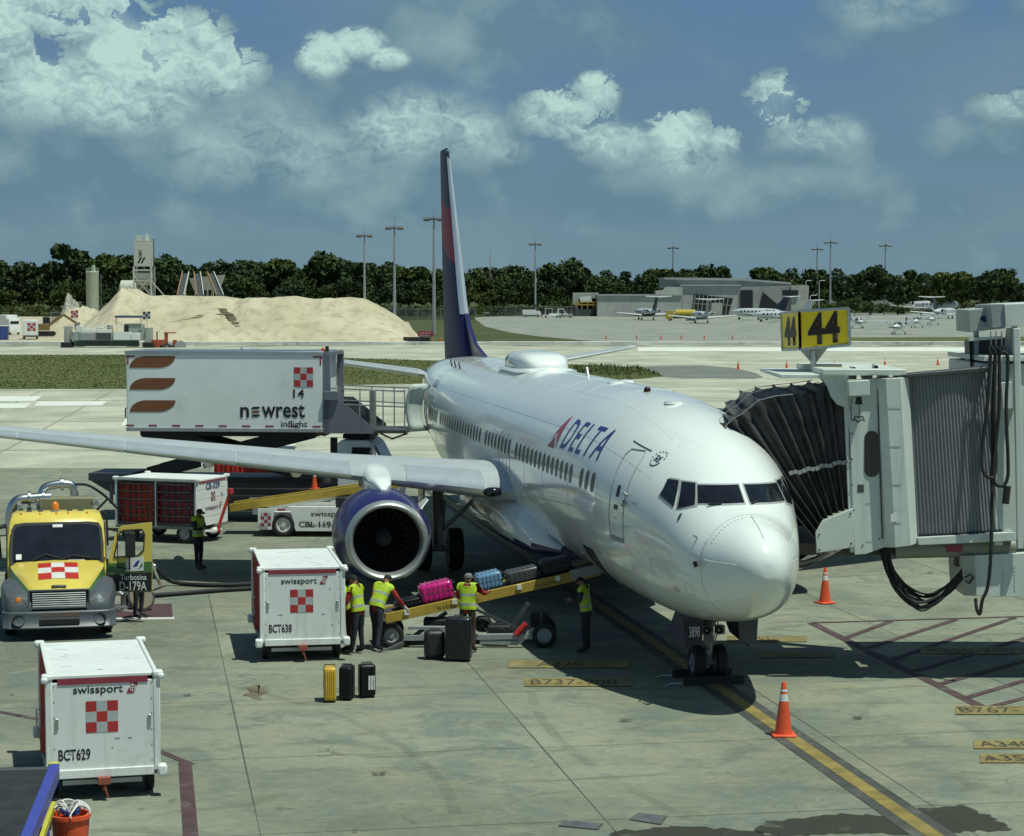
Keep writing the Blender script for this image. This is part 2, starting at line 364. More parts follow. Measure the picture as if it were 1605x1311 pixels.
def concrete(name, base, pale, slab=4.85, stain=.5, tint=.06):
    m = bpy.data.materials.new(name); m.use_nodes = True; nt = m.node_tree; b = nt.nodes['Principled BSDF']; k = N(nt)
    tcn = k.new('ShaderNodeTexCoord'); mp = k.new('ShaderNodeMapping'); mp.inputs['Rotation'].default_value = (0,0,-PT); k.put(mp.inputs[0], tcn.outputs['Object'])
    v = mp.outputs[0]
    sep = k.new('ShaderNodeSeparateXYZ'); k.put(sep.inputs[0], v)
    fl = k.xyz(k.m('FLOOR', k.m('DIVIDE', k.m('SUBTRACT', sep.outputs[0], SLABX), slab)), k.m('FLOOR', k.m('DIVIDE', k.m('SUBTRACT', sep.outputs[1], SLABY), slab)), 0)
    wn = k.new('ShaderNodeTexWhiteNoise', noise_dimensions='2D'); k.put(wn.inputs['Vector'], fl)
    def off(x, y, sx=1, sy=1):
        q = k.new('ShaderNodeMapping'); q.inputs['Scale'].default_value = (sx, sy, 1); q.inputs['Location'].default_value = (x, y, 0); k.put(q.inputs[0], v); return q.outputs[0]
    n1 = k.noise(v, .16, 5, .6, .3, dim='2D'); n2 = k.noise(off(3, 9), .55, 8, .70, .6, dim='2D'); n3 = k.noise(v, 5., 8, .75, dim='2D')
    n4 = k.noise(off(1, 2, .5, 1.2), .9, 8, .68, .6, dim='2D')        # broom and tyre streaks across the slabs
    n5 = k.noise(off(7, 3, .7, 1.2), .5, 9, .72, .9, dim='2D')        # old blotches
    n6 = k.noise(off(15, 31), 1.7, 7, .7, 1.2, dim='2D')              # small smudges
    A = lambda t: tuple(t)+(1,)
    c = k.mix(k.ss(n1, .3, .7), A(base), A(pale))
    c = k.mix(1.0, c, k.mix(wn.outputs['Value'], (1-tint,)*3+(1,), (1+tint, 1+tint, 1+tint*.7, 1)), 'MULTIPLY')
    c = k.mix(k.m('MULTIPLY', k.ss(n2, .46, .66), .75*stain/.75), c, A((base[0]*.84, base[1]*.95, base[2]*1.08)))     # bluish cement
    c = k.mix(k.m('MULTIPLY', k.ss(n5, .50, .68), .65*stain/.75), c, A((pale[0]*1.10, pale[1]*.98, pale[2]*.86)))      # ochre dust
    c = k.mix(k.m('MULTIPLY', k.ss(n4, .53, .72), .55*stain/.75), c, A(x*.66 for x in base))
    c = k.mix(k.m('MULTIPLY', k.ss(n6, .62, .72), .55*stain/.75), c, A(x*.45 for x in base))
    c = k.mix(k.m('MULTIPLY', k.ss(n6, .40, .28), .30), c, A(min(1, x*1.25) for x in pale))
    c = k.mix(1.0, c, k.mix(n3, (.70,.70,.70,1), (1.30,1.30,1.30,1)), 'MULTIPLY')
    k.put(b.inputs['Base Color'], c)
    k.put(b.inputs['Roughness'], k.m('SUBTRACT', .88, k.m('MULTIPLY', k.ss(n5, .5, .75), .25)))
    b.inputs['Specular IOR Level'].default_value = .3
    bp = k.new('ShaderNodeBump'); bp.inputs['Strength'].default_value = .25; bp.inputs['Distance'].default_value = .01
    k.put(bp.inputs['Height'], k.m('ADD', n3, k.m('MULTIPLY', n6, .5))); k.put(b.inputs['Normal'], bp.outputs[0])
    return m
def soil(name, cols, scales=(.05, .6, 6), rough=.95, bump=.4):
    m = bpy.data.materials.new(name); m.use_nodes = True; nt = m.node_tree; b = nt.nodes['Principled BSDF']; k = N(nt)
    v = k.new('ShaderNodeTexCoord').outputs['Object']
    a = k.noise(v, scales[0], 6, .6, dim='2D'); e = k.noise(v, scales[1], 6, .65, dim='2D'); f = k.noise(v, scales[2], 5, .7, dim='2D')
    c = k.mix(k.ss(a, .3, .7), tuple(cols[0])+(1,), tuple(cols[1])+(1,))
    c = k.mix(k.m('MULTIPLY', k.ss(e, .45, .7), .8), c, tuple(cols[2])+(1,))
    c = k.mix(1.0, c, k.mix(f, (.7,.7,.7,1), (1.3,1.3,1.3,1)), 'MULTIPLY')
    k.put(b.inputs['Base Color'], c); b.inputs['Roughness'].default_value = rough; b.inputs['Specular IOR Level'].default_value = .15
    bp = k.new('ShaderNodeBump'); bp.inputs['Strength'].default_value = bump; bp.inputs['Distance'].default_value = .08
    k.put(bp.inputs['Height'], k.m('ADD', e, f)); k.put(b.inputs['Normal'], bp.outputs[0])
    return m
def rot2(p, a): return (p[0]*math.cos(a)-p[1]*math.sin(a), p[0]*math.sin(a)+p[1]*math.cos(a))
j0 = rot2((1.35, 29.6), -PT); SLABX, SLABY = j0[0], rot2((1.35, 34.7), -PT)[1]
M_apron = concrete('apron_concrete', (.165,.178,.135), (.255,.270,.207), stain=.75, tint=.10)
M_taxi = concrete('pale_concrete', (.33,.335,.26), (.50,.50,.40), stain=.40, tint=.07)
M_gaap = concrete('old_asphalt', (.22,.235,.20), (.30,.315,.275), slab=9, stain=.4)
M_grass = soil('grass_soil', [(.075,.10,.035),(.11,.125,.045),(.15,.145,.065)])
M_scrub = soil('scrub_soil', [(.06,.08,.03),(.10,.105,.05),(.045,.065,.025)])
M_sand = soil('sand', [(.46,.40,.28),(.56,.50,.37),(.36,.31,.21)], (.08,.5,5))
M_lot = soil('sandy_lot', [(.42,.37,.27),(.52,.47,.36),(.34,.30,.22)], (.04,.4,4))

def sheet(name, pts, z, m):
    return struct(name, MB().poly([(p[0], p[1], z) for p in pts]), m)
def rect(x0, x1, y0, y1): return [(x0,y0),(x1,y0),(x1,y1),(x0,y1)]
sheet('ground', rect(-9000, 9000, -400, 16000), -.03, M_scrub)
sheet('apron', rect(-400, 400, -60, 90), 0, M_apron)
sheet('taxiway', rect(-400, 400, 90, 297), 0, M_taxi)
LOT = [G(u, v) for u, v in [(-700,541.2),(662,541.2),(640,505),(560,497),(-700,496)]]
sheet('sandy_lot', LOT, -.02, M_lot)
GAA = [G(u, v) for u, v in [(742,498),(880,491),(2000,491),(2000,538.6),(962,540),(930,535),(845,527.5),(800,521.5),(760,512)]]
sheet('asphalt_apron', GAA, -.016, M_gaap)
sheet('grass_verge', [G(u, v) for u, v in [(1330,529),(1700,527.5),(1700,538),(1330,538.5)]], -.012, M_grass)
GR1 = [G(u, v) for u, v in [(-900,556),(215,556.5),(530,561),(660,565),(870,570.5),(1000,576),(1042,590.5),(960,598),(660,602),(210,610),(-900,612)]]
sheet('grass_field', GR1, .006, M_grass)
M_asph = concrete('dark_asphalt', (.15,.16,.145), (.20,.215,.195), slab=30, stain=.3)
sheet('asphalt_patch', [G(u, v) for u, v in [(1040,591.2),(1001,575.5),(1035,573.5),(1100,573),(1150,577),(1185,585),(1196,592),(1180,594.5),(1120,593),(1070,593.5)]], .006, M_asph)
M_dark = mat('seam_tar', (.075,.08,.068), .9, var=.3, scale=9)
mb = MB()
for Y0, Y1, z in ((-20, 90, .004),):
    for i in range(-14, 12):                   # joints along the aircraft's heading
        p = Vector(rot2((SLABX+i*4.85, -10), PT)); q = Vector(rot2((SLABX+i*4.85, 150), PT))
        x0 = p.x+(Y0-p.y)/(q.y-p.y)*(q.x-p.x); x1 = p.x+(Y1-p.y)/(q.y-p.y)*(q.x-p.x)
        n = 40; wv_ = [random.uniform(.003, .014) for _ in range(n+1)]
        for j in range(n):
            a, b = j/n, (j+1)/n
            xa, xb = x0+(x1-x0)*a, x0+(x1-x0)*b; ya, yb = Y0+(Y1-Y0)*a, Y0+(Y1-Y0)*b
            mb.add([(xa-wv_[j],ya,z),(xa+wv_[j],ya,z),(xb+wv_[j+1],yb,z),(xb-wv_[j+1],yb,z)], [(0,1,2,3)])
    for i in range(-4, 17):                    # and across it
        p = Vector(rot2((SLABX-75, SLABY+i*4.85), PT)); q = Vector(rot2((SLABX+75, SLABY+i*4.85), PT)); d = (q-p).normalized(); nn = Vector((-d.y, d.x))*.006
        if max(p.y, q.y) > Y1+13 or min(p.y,q.y) < Y0-20: continue
        mb.add([(p.x-nn.x,p.y-nn.y,z+.003),(q.x-nn.x,q.y-nn.y,z+.003),(q.x+nn.x,q.y+nn.y,z+.003),(p.x+nn.x,p.y+nn.y,z+.003)], [(0,1,2,3)])
struct('slab_joints', mb, M_dark)
mb = MB()
for v in (612.5, 628.5, 661, 686, 706):
    y = G(800, v).y; mb.add([(-90,y-.10,.01),(90,y-.10,.01),(90,y+.10,.01),(-90,y+.10,.01)], [(0,1,2,3)])
for u in (62, 175, 520, 900):
    a, b = G(u, 614), G(u-(802-u)*.35, 735); mb.add([(a.x-.07,a.y,.012),(a.x+.07,a.y,.012),(b.x+.05,b.y,.012),(b.x-.05,b.y,.012)], [(0,1,2,3)])
struct('taxiway_joints', mb, mat('pale_seam', (.30,.29,.22), .9, var=.3))
mb = MB()
for q in ([(-40,622),(66,621.5),(55,629),(-40,630)], [(60,630),(168,629.5),(160,636),(52,637)], [(-40,633),(50,632.5),(40,640),(-40,641)], [(200,650),(212,650),(212,668),(190,668)], [(1000,545),(1605,545),(1605,551),(1000,551)]):
    mb.add([(p.x,p.y,.014) for p in (G(*c) for c in q)], [(0,1,2,3)])
struct('new_concrete_patches', mb, mat('new_concrete', (.66,.68,.62), .9, var=.08, scale=.4))
# the raised edge of the far pavement
mb = MB(); x = -260
while x < 260:
    L = random.uniform(7, 16); h = random.uniform(.40, .50)
    mb.box((x+L/2, 298.5, h/2), (L-.05, 3.0, h)); x += L
kerb = struct('kerb', mb, mat('edge_concrete', (.60,.61,.56), .9, var=.15, scale=.3, dirt=((.16,.17,.13), .9, .5)))
mb = MB()
for i in range(150):
    x = random.uniform(-120, 120); y = random.uniform(290, 296.6); r = random.uniform(.3, 2.2)
    mb.add([(x+r*math.cos(t)*random.uniform(.7,1.3)*1.8, y+r*.35*math.sin(t), .012+i*.00005) for t in [k*2*math.pi/9 for k in range(9)]], [tuple(range(9))])
struct('spilled_earth', mb, mat('earth', (.22,.21,.15), .95, var=.3, scale=.6))

# ------------------------------------------------------------------ painted markings
M_ylw = mat('worn_yellow_line', (.235,.178,.048), .8, var=.3, scale=2.0, dirt=((.19,.18,.12), .9, 1.5))
M_ylb = mat('line_border', (.062,.065,.058), .8, var=.3, scale=2.0, dirt=((.15,.155,.13), .7, 1.6))
M_hat = mat('worn_red_line', (.075,.04,.045), .8, var=.25, scale=2.0, dirt=((.17,.165,.14), .7, 1.8))
def strip(mb, pts, wd, z):
    pts = [Vector((p[0], p[1], 0)) for p in pts]
    for a, b in zip(pts, pts[1:]):
        d = (b-a).normalized(); n = Vector((-d.y, d.x, 0))*wd/2; e = d*wd*.3
        mb.add([(q.x, q.y, z) for q in (a-n, b-n+e*0, b+n+e*0, a+n)], [(0,1,2,3)])
N0 = Vector((PX, PD, 0))
mb = MB(); strip(mb, [N0-AFT*24, N0+AFT*72], .62, .008); struct('line_border', mb, M_ylb)
mb = MB(); strip(mb, [N0-AFT*24, N0+AFT*72], .25, .012); struct('lead_in_line', mb, M_ylw)
mb = MB()
A0, B0, C0 = G(1272, 977), G(1545, 1112), G(1900, 958)
strip(mb, [A0, C0], .14, .009); strip(mb, [A0, B0], .22, .009); strip(mb, [B0, B0+(B0-A0).normalized()*-.2], .22, .009)
for a, b in (((1325,1001),(1395,975)), ((1362,1016),(1498,972)), ((1400,1034),(1590,969)), ((1437,1052),(1660,985)), ((1475,1073),(1700,1010)), ((1513,1095),(1700,1040)), ((1545,1111),(1700,1070))):
    strip(mb, [G(*a), G(*b)], .16, .013)
struct('hatched_zone', mb, M_hat)
mb = MB(); strip(mb, [G(-60,1105), G(66,1129)], .13, .009); strip(mb, [G(250,1178), G(300,1199)], .13, .009); strip(mb, [G(290,1196), G(306,1400)], .21, .010)
struct('painted_limit_line', mb, M_hat)
M_sgn = mat('worn_sign_yellow', (.215,.172,.065), .8, var=.3, scale=1.5, dirt=((.20,.195,.14), 1.0, 1.1))
def ground_sign(s, x0, x1, y0, y1, tx=None, tm=None):
    a, b, c, d = G(x0,y1), G(x1,y1), G(x1,y0), G(x0,y0)
    yl = MB(); yl.add([(p.x,p.y,.016) for p in (a,b,c,d)], [(0,1,2,3)])
    o = struct('painted_stop_mark', yl, M_sgn)
    if s is None:
        oo = G(tx[0], y1-(y1-y0)*.2); ux = G(tx[1], y1-(y1-y0)*.2)-oo; vx = G(tx[0], y0+(y1-y0)*.2)-oo; vx.x = 0
        worn_marks(o, tm, oo+Vector((0,0,.016)), ux.normalized(), vx.normalized(), ux.length, vx.length, 5)
    elif s:
        q0 = tx or (x0+8, x1-4); m0, m1 = y1-(y1-y0)*.2, y0+(y1-y0)*.2
        oo = G(q0[0], m0); ux = (G(q0[1], m0)-oo); vx = G(q0[0], m1)-oo; vx.x = 0
        text('painted_lettering', s, tm or M_txtk, o, oo+Vector((0,0,.016)), ux.normalized(), vx.normalized(), ux.length, vx.length, .004, bold=.0)
M_ptxt = mat('worn_black_lettering', (.05,.048,.03), .8, var=.4, scale=4)
ground_sign('A320', 797, 985, 1036, 1048, (842, 915), M_ptxt)
ground_sign('B737-900', 822, 990, 1064, 1077, (832, 968), M_ptxt)
ground_sign('A330-200', 1443, 1600, 1016, 1026, (1452, 1594), M_ptxt)
ground_sign('B767-', 1498, 1690, 1108, 1121, (1508, 1601), M_ptxt)
ground_sign('A340', 1526, 1700, 1161, 1175, (1538, 1622), M_ptxt)
ground_sign('A350', 1536, 1710, 1183, 1197, (1544, 1630), M_ptxt)
ground_sign(None, 1140, 1265, 998, 1007, (1180, 1222), M_ptxt)
ground_sign(None, 1185, 1308, 1023, 1032, (1222, 1272), M_ptxt)
def film(name, col, thr, sc):
    m = bpy.data.materials.new(name); m.use_nodes = True; k = N(m.node_tree); b = m.node_tree.nodes['Principled BSDF']; b.inputs['Base Color'].default_value = tuple(col)+(1,); b.inputs['Roughness'].default_value = .8
    v = k.new('ShaderNodeTexCoord').outputs['Object']; k.put(b.inputs['Alpha'], k.m('MULTIPLY', k.ss(k.noise(v, sc, 7, .72, .5, dim='2D'), thr, thr+.2), .72 if 'oil' in name else .12)); return m
# oil and water stains at the foot of the picture
def blotch(pts, z, m, name):
    P = [G(*p) for p in pts]; out = []
    for a, b in zip(P, P[1:]+P[:1]):
        for i in range(7):
            t = i/7; q = a.lerp(b, t); j = .10*min(1, (b-a).length)
            out.append((q.x+random.uniform(-j, j), q.y+random.uniform(-j, j), z))
    return struct(name, MB().poly(out), m)
M_wet = film('oil_and_damp_film', (.035,.032,.022), .24, .9)
blotch([(1195,1290),(1260,1282),(1330,1276),(1390,1279),(1440,1268),(1510,1262),(1560,1284),(1585,1302),(1500,1305),(1420,1309),(1330,1306),(1230,1312),(1180,1304)], .006, M_wet, 'oil_stain')
blotch([(960,1304),(1060,1296),(1180,1302),(1240,1318),(1100,1340),(940,1330)], .006, M_wet, 'damp_patch')
blotch([(385,1078),(410,1074),(418,1086),(404,1098),(388,1092)], .006, mat('rust_stain', (.14,.115,.07), .8, var=.3, scale=4), 'rust_stain')
M_cover = mat('hatch_cover', (.15,.155,.165), .55, .4, .2)
for pts in ([(874,1296),(884,1287),(946,1292),(938,1302)], [(986,1286),(1000,1275),(1046,1280),(1036,1294)]):
    P = [G(*p) for p in pts]; c = sum(P, Vector())/4
    m1 = MB(); m1.poly([(p.x,p.y,.010) for p in P]); m1.poly([(c.x+(p.x-c.x)*.9, c.y+(p.y-c.y)*.9, .015) for p in P], 1)
    o = struct('hatch_cover', m1, [M_dark, M_cover])

# ------------------------------------------------------------------ sand mound
def prof(xs, P):
    return float(np.interp(xs, [p[0] for p in P], [p[1] for p in P]))
MP = [(88,0),(112,18),(135,38),(160,64),(180,84),(192,77),(206,70),(240,69),(300,70),(330,69),(362,65),(400,66),(430,67),(449,68),(475,65),(500,66),(540,67),(562,66),(586,54),(606,41),(628,24),(652,0)]
from mathutils import noise as mnoise
mb = MB(); D0, DEP, NU, NV = 309.0, 36.0, 150, 40
vs = []
for j in range(NV+1):
    for i in range(NU+1):
        u = 80+(580*i/NU); t = j/NV; D = D0+DEP*t
        x = (u-802.5)/CF*(D0+9)
        h = prof(u, MP)/CF*(D0+10)
        front = .42-.10*mnoise.noise((u*.02, 1.3, 0)); r = min(1, t/max(.05, front))
        hh = h*(r if t < .8 else max(0, (1-t)/.2))
        hh += h*.06*mnoise.fractal((x*.16, D*.16, 0), 1.0, 2.0, 5)*min(1, r*3)*(1 if 0 < t < 1 else 0)
        hh -= .035*h*abs(mnoise.noise((x*.35, 5.1, 0)))*(1 if .05 < t < front else 0)
        vs.append((x, D, max(-.1, hh) if 0 < j < NV else -.1))
fs = [(j*(NU+1)+i, j*(NU+1)+i+1, (j+1)*(NU+1)+i+1, (j+1)*(NU+1)+i) for j in range(NV) for i in range(NU)]
mb.add(vs, fs); struct('sand_mound', mb, M_sand, smooth=50)
def heap(name, x0, x1, D, h, dep, m, seed):
    mb = MB(); vs = []; n = 40; k = 16
    for j in range(k+1):
        for i in range(n+1):
            a, t = i/n, j/k
            hh = h*math.sin(math.pi*a)**.8*math.sin(math.pi*t)**.8*(1+.35*mnoise.fractal((a*5+seed, t*4, seed), 1, 2, 5))
            vs.append(((at(x0,541,D).x*(1-a)+at(x1,541,D).x*a), D+dep*t, hh if 0 < i < n and 0 < j < k else -.1))
    mb.add(vs, [(j*(n+1)+i, j*(n+1)+i+1, (j+1)*(n+1)+i+1, (j+1)*(n+1)+i) for j in range(k) for i in range(n)])
    return struct(name, mb, m, smooth=50)
heap('sand_heap', 45, 160, 372, 4.4, 24, M_sand, 2.2)
heap('rubble_heap', 84, 118, 420, 6.2, 14, mat('rubble', (.34,.33,.28), .9, var=.4, scale=1.5), 4.1)
# dark clods slipped down the mound
mb = MB()
for (u0,v0,u1,v1) in ((272,507,300,501),(305,499,345,493),(348,487,362,497),(362,497,376,515)):
    for i in range(14):
        t = i/13+random.uniform(-.03,.03); u = u0+(u1-u0)*t; v = v0+(v1-v0)*t+random.uniform(-1.5,1.5); P = at(u, v, D0+2+(535-v)/66*13)
        mb.ball(P, random.uniform(.3,.6), 6, sc=(1.4,.6,.5))
struct('earth_clods', mb, mat('damp_sand', (.17,.15,.10), .95, var=.3))

# tyre marks and drips, worn into the concrete: thin broken films
M_tyre = film('tyre_film', (.07,.075,.062), .36, 1.0); M_oil = film('oil_film', (.05,.048,.038), .34, 3.5)
mb = MB(); g_ = random.Random(12)
for i in range(16):
    x, y = g_.uniform(-12, 10), g_.uniform(26, 70); a = PT+g_.gauss(0, .5)+math.pi/2+(0 if i % 3 else 1.2); P = []; cur = g_.uniform(-.06,.06)
    for j in range(14): P.append((x, y)); x += math.cos(a)*.9; y += math.sin(a)*.9; a += cur
    strip(mb, P, g_.uniform(.08,.20), .018+i*.0004)
struct('tyre_marks', mb, M_tyre)
mb = MB()
for i in range(70):
    x, y = g_.uniform(-13, 12), 26+44*g_.random()**1.5; r = g_.uniform(.03,.13); n = 9
    mb.add([(x+r*math.cos(2*math.pi*k/n)*g_.uniform(.6,1.4), y+r*math.sin(2*math.pi*k/n)*g_.uniform(.6,1.4), .030+i*.0001) for k in range(n)], [tuple(range(n))])
struct('oil_drips', mb, M_oil)
# ================================================================== vegetation
def leaf_mat(name, a, b):
    m = bpy.data.materials.new(name); m.use_nodes = True; nt = m.node_tree; p = nt.nodes['Principled BSDF']; k = N(nt)
    v = k.new('ShaderNodeTexCoord').outputs['Object']
    f = k.noise(v, .35, 5, .6); g = k.noise(v, 2.2, 3, .6); h = k.noise(v, .045, 2, .5)
    c = k.mix(k.ss(f, .35, .65), tuple(a)+(1,), tuple(b)+(1,))
    c = k.mix(k.ss(h, .42, .62), c, k.mix(1.0, c, (1.5,1.25,.8,1), 'MULTIPLY'))
    c = k.mix(1.0, c, k.mix(g, (.75,.75,.75,1), (1.22,1.22,1.22,1)), 'MULTIPLY')
    k.put(p.inputs['Base Color'], c); p.inputs['Roughness'].default_value = .6; p.inputs['Specular IOR Level'].default_value = .1
    return m
L_dark = leaf_mat('dark_foliage', (.022,.042,.017), (.052,.080,.030))
L_mid = leaf_mat('green_foliage', (.035,.062,.018), (.075,.11,.034))
M_bark = mat('bark', (.10,.085,.065), .9, var=.3)
rng = np.random.default_rng(11)
def crown_pts(n, h, r, seed, clumps=9, flat=.75):
    """leaf quads gathered in clumps round limb ends: uneven outline, gaps between the clumps"""
    g = np.random.default_rng(seed); Q = []
    cs = []
    for c in range(clumps):
        a = g.uniform(0, 2*math.pi); rr = r*math.sqrt(g.uniform(.05, 1))*.75; z = h*g.uniform(.35, .9)
        rr *= 1.15-.6*abs(z/h-.58)
        cs.append((rr*math.cos(a), rr*math.sin(a), z, r*g.uniform(.28, .5)))
    for i in range(n):
        cx, cy, cz, cr = cs[g.integers(len(cs))]
        d = g.normal(size=3); d /= np.linalg.norm(d)+1e-9; rad = cr*g.uniform(.35, 1)**.5
        p = np.array([cx, cy, cz])+d*np.array([1, 1, flat])*rad
        s = g.uniform(.16, .40)*r/3.6
        u = g.normal(size=3)+d*.2; u /= np.linalg.norm(u); v = np.cross(u, d+g.normal(size=3)*.7); v /= np.linalg.norm(v)+1e-9
        Q.append([p-u*s-v*s*.5, p+u*s-v*s*.5, p+u*s*.7+v*s*.6, p-u*s*.7+v*s*.6])
    return np.array(Q), cs
def quads_mesh(name, Q, m):
    Q = Q.reshape(-1, 3); n = len(Q)//4; me = bpy.data.meshes.new(name)
    me.vertices.add(n*4); me.vertices.foreach_set('co', Q.astype(np.float32).ravel())
    me.loops.add(n*4); me.loops.foreach_set('vertex_index', np.arange(n*4, dtype=np.int32))
    me.polygons.add(n); me.polygons.foreach_set('loop_start', np.arange(0, n*4, 4, dtype=np.int32))
    me.update(); me.validate(); me.materials.append(m); return me
def make_tree(name, label, cat, h, r, seed, n, m, trunk=.25, group='trees along the edge of the forest'):
    t = thing(name, label, cat, group=group)
    Q, cs = crown_pts(n, h, r*(1.25 if cat == 'tree' else 1), seed, 14)
    o = bpy.data.objects.new('crown', quads_mesh('crown', Q, m)); COL.objects.link(o); o.parent = t
    mb = MB(); mb.tube([(0,0,-.2),(.1,0,h*.3),(0,.1,h*.55)], [trunk, trunk*.75, trunk*.5], 8)
    for c in cs[:6]: mb.tube([(.05,0,h*.38),(c[0]*.5,c[1]*.5,h*.38+(c[2]-h*.38)*.6),(c[0],c[1],c[2])], [trunk*.45, trunk*.3, trunk*.12], 6)
    mb.build('trunk', M_bark, t, smooth=60)
    return t
T = [crown_pts(1150, 11, 4.0, s, 13)[0] for s in (1,2,3,4,5)]
allq = []; seedr = random.Random(5)
for D, hs in ((655, 1.0), (690, 1.12), (735, 1.2), (790, 1.32), (850, 1.42)):
    x = -310
    while x < 310:
        k = T[seedr.randrange(5)]; s = hs*seedr.uniform(.66, 1.24)
        u = x/D*CF+802
        if u < 660: s *= 1.10
        elif D < 730 and u > 872: x += 5; continue          # the terminal, its yard and the jets stand in front there
        elif u > 900: s *= .92
        a = seedr.uniform(0, 6.28); ca, sa = math.cos(a), math.sin(a)
        q = k.copy(); q[..., 2] = q[..., 2]*s*1.05-.8; xy = q[..., :2]*s*1.15; q[..., 0] = xy[..., 0]*ca-xy[..., 1]*sa+x; q[..., 1] = xy[..., 0]*sa+xy[..., 1]*ca+D+seedr.uniform(-12, 12)
        allq.append(q.reshape(-1, 4, 3)); x += seedr.uniform(4.0, 6.4)
# undergrowth closes the foot of the wood
for i in range(300):
    x = -310+620*i/300; q = T[i % 5][::4].copy(); s = .5; Du = 642 if x/650*CF+802 < 868 else 726
    q[..., 2] = q[..., 2]*s-1.6; q[..., :2] *= s*1.3; q[..., 0] += x; q[..., 1] += Du+seedr.uniform(-4, 6); allq.append(q)
wd = bpy.data.objects.new('forest', quads_mesh('forest', np.concatenate(allq), L_dark)); COL.objects.link(wd); wd['kind'] = 'stuff'
tag(wd, 'long band of dark green jungle closing the view behind the airfield', 'forest')
protos = [make_tree('tree', '', 'tree', 12, 4.6, 40+i, 2600, [L_dark, L_mid][i % 2]) for i in range(3)]
TR = [(107,386,672,0,1.55,'tall lone tree with an open round crown left of the green silo'),(186,394,668,1,0,'broad dark tree rising left of the white batching tower'),(262,400,668,2,0,'bushy tree rising just right of the white batching tower'),
      (60,411,668,2,0,'rounded tree at the far left of the forest edge'),(16,413,666,0,0,'bushy tree cut by the left edge of the picture'),(443,401,690,1,0,'thin topped tree standing above the forest over the sand mound'),(520,396,668,2,0,'largest dark tree left of the shortest floodlight mast'),
      (585,407,672,0,0,'pale green tree between the two left floodlight masts'),(640,412,676,1,0,'tree between the second and third floodlight masts from the left'),
      (890,405,662,2,0,'big round tree left of the low concrete building'),(925,424,660,0,0,'tree just left of the pale building with yellow machinery'),(1030,416,760,1,0,'tree showing above the upper left end of the concrete building'),
      (1092,414,780,2,0,'tree topping the left part of the concrete building roof'),(1135,412,790,0,0,'pale tree above the middle of the concrete building roof'),(1195,414,785,1,0,'tree above the right part of the concrete building roof'),
      (1365,416,680,2,0,'bushy tree just left of the rightmost floodlight mast'),(1408,418,680,0,0,'bushy tree right of the rightmost floodlight mast'),(1492,421,690,1,0,'tree behind the white business jet with tall tail'),(1558,424,690,2,0,'tree above the grey service unit of the boarding bridge')]
for i, (u, v, D, k, s, lb) in enumerate(TR):
    top = at(u, v+(0 if i == 0 else 7), D); hgt = top.z; sc = hgt/11.4
    p = protos[k]; first = i == [j for j, q in enumerate(TR) if q[3] == k][0]
    if first:
        p.location = (top.x, D, 0); p.rotation_euler = (0,0,i*1.7); p.scale = (sc,)*3; p['label'] = lb
    else: dup(p, (top.x, D, 0), i*1.7, lb, sc)
shp = make_tree('shrub', '', 'shrub', 6.5, 3.0, 77, 1600, L_mid, .12, 'shrubs beside the concrete building')
for i, (u, v, D, s, lb) in enumerate([(1340,468,640,1,'tall shrub nearest to the right end of the concrete building'),(1362,474,632,.85,'shrub beside the foot of the rightmost floodlight mast'),(1300,478,650,.7,'low shrub right behind the yellow gate sign'),
                                      (1318,474,655,.8,'shrub above the right edge of the yellow gate sign'),(1385,478,628,.75,'shrub just right of the rightmost floodlight mast foot'),(1412,482,622,.6,'last low shrub of the row towards the parked white jets'),
                                      (905,478,690,.8,'shrub at the left end of the pale low building'),(888,470,690,1,'taller shrub left of the pale low building')]):
    P = at(u, v, D); sc = max(.35, P.z/6.0)
    if i == 0: shp.location = (P.x, D, 0); shp.scale = (sc,)*3; shp['label'] = lb
    else: dup(shp, (P.x, D, 0), i*2.1, lb, sc)
# grass blades standing on the field
def inpoly(x, y, P):
    c = False
    for a, b in zip(P, P[1:]+P[:1]):
        if (a.y > y) != (b.y > y) and x < (b.x-a.x)*(y-a.y)/(b.y-a.y)+a.x: c = not c
    return c
Q = []
xs0, xs1 = min(p.x for p in GR1), max(p.x for p in GR1); ys0, ys1 = min(p.y for p in GR1), max(p.y for p in GR1)
while len(Q) < 42000:
    x, y = random.uniform(max(-75, xs0), xs1), random.uniform(ys0, ys1)
    if not inpoly(x, y, GR1): continue
    tall = .38 if (x > 6 and mnoise.noise((x*.2, y*.1, 0)) > -.1) else .10
    h = random.uniform(.4, 1)*tall; a = random.uniform(0, 3.14); r_ = random.uniform(.03, .09); dx, dy = math.cos(a)*r_, math.sin(a)*r_; lx, ly = random.uniform(-.7,.7)*h, random.uniform(-.7,.7)*h
    Q.append([(x-dx,y-dy,0),(x+dx,y+dy,0),(x+dx*.3+lx,y+dy*.3+ly,h),(x-dx*.3+lx,y-dy*.3+ly,h)])
M_gbl = soil('grass_blades', [(.085,.115,.04),(.13,.15,.055),(.16,.16,.07)], (.05,.5,2.0), .9, 0)
go = bpy.data.objects.new('grass', quads_mesh('grass', np.array(Q), M_gbl)); COL.objects.link(go); go['kind'] = 'stuff'
tag(go, 'short patchy grass growing on the field beyond the apron', 'grass')

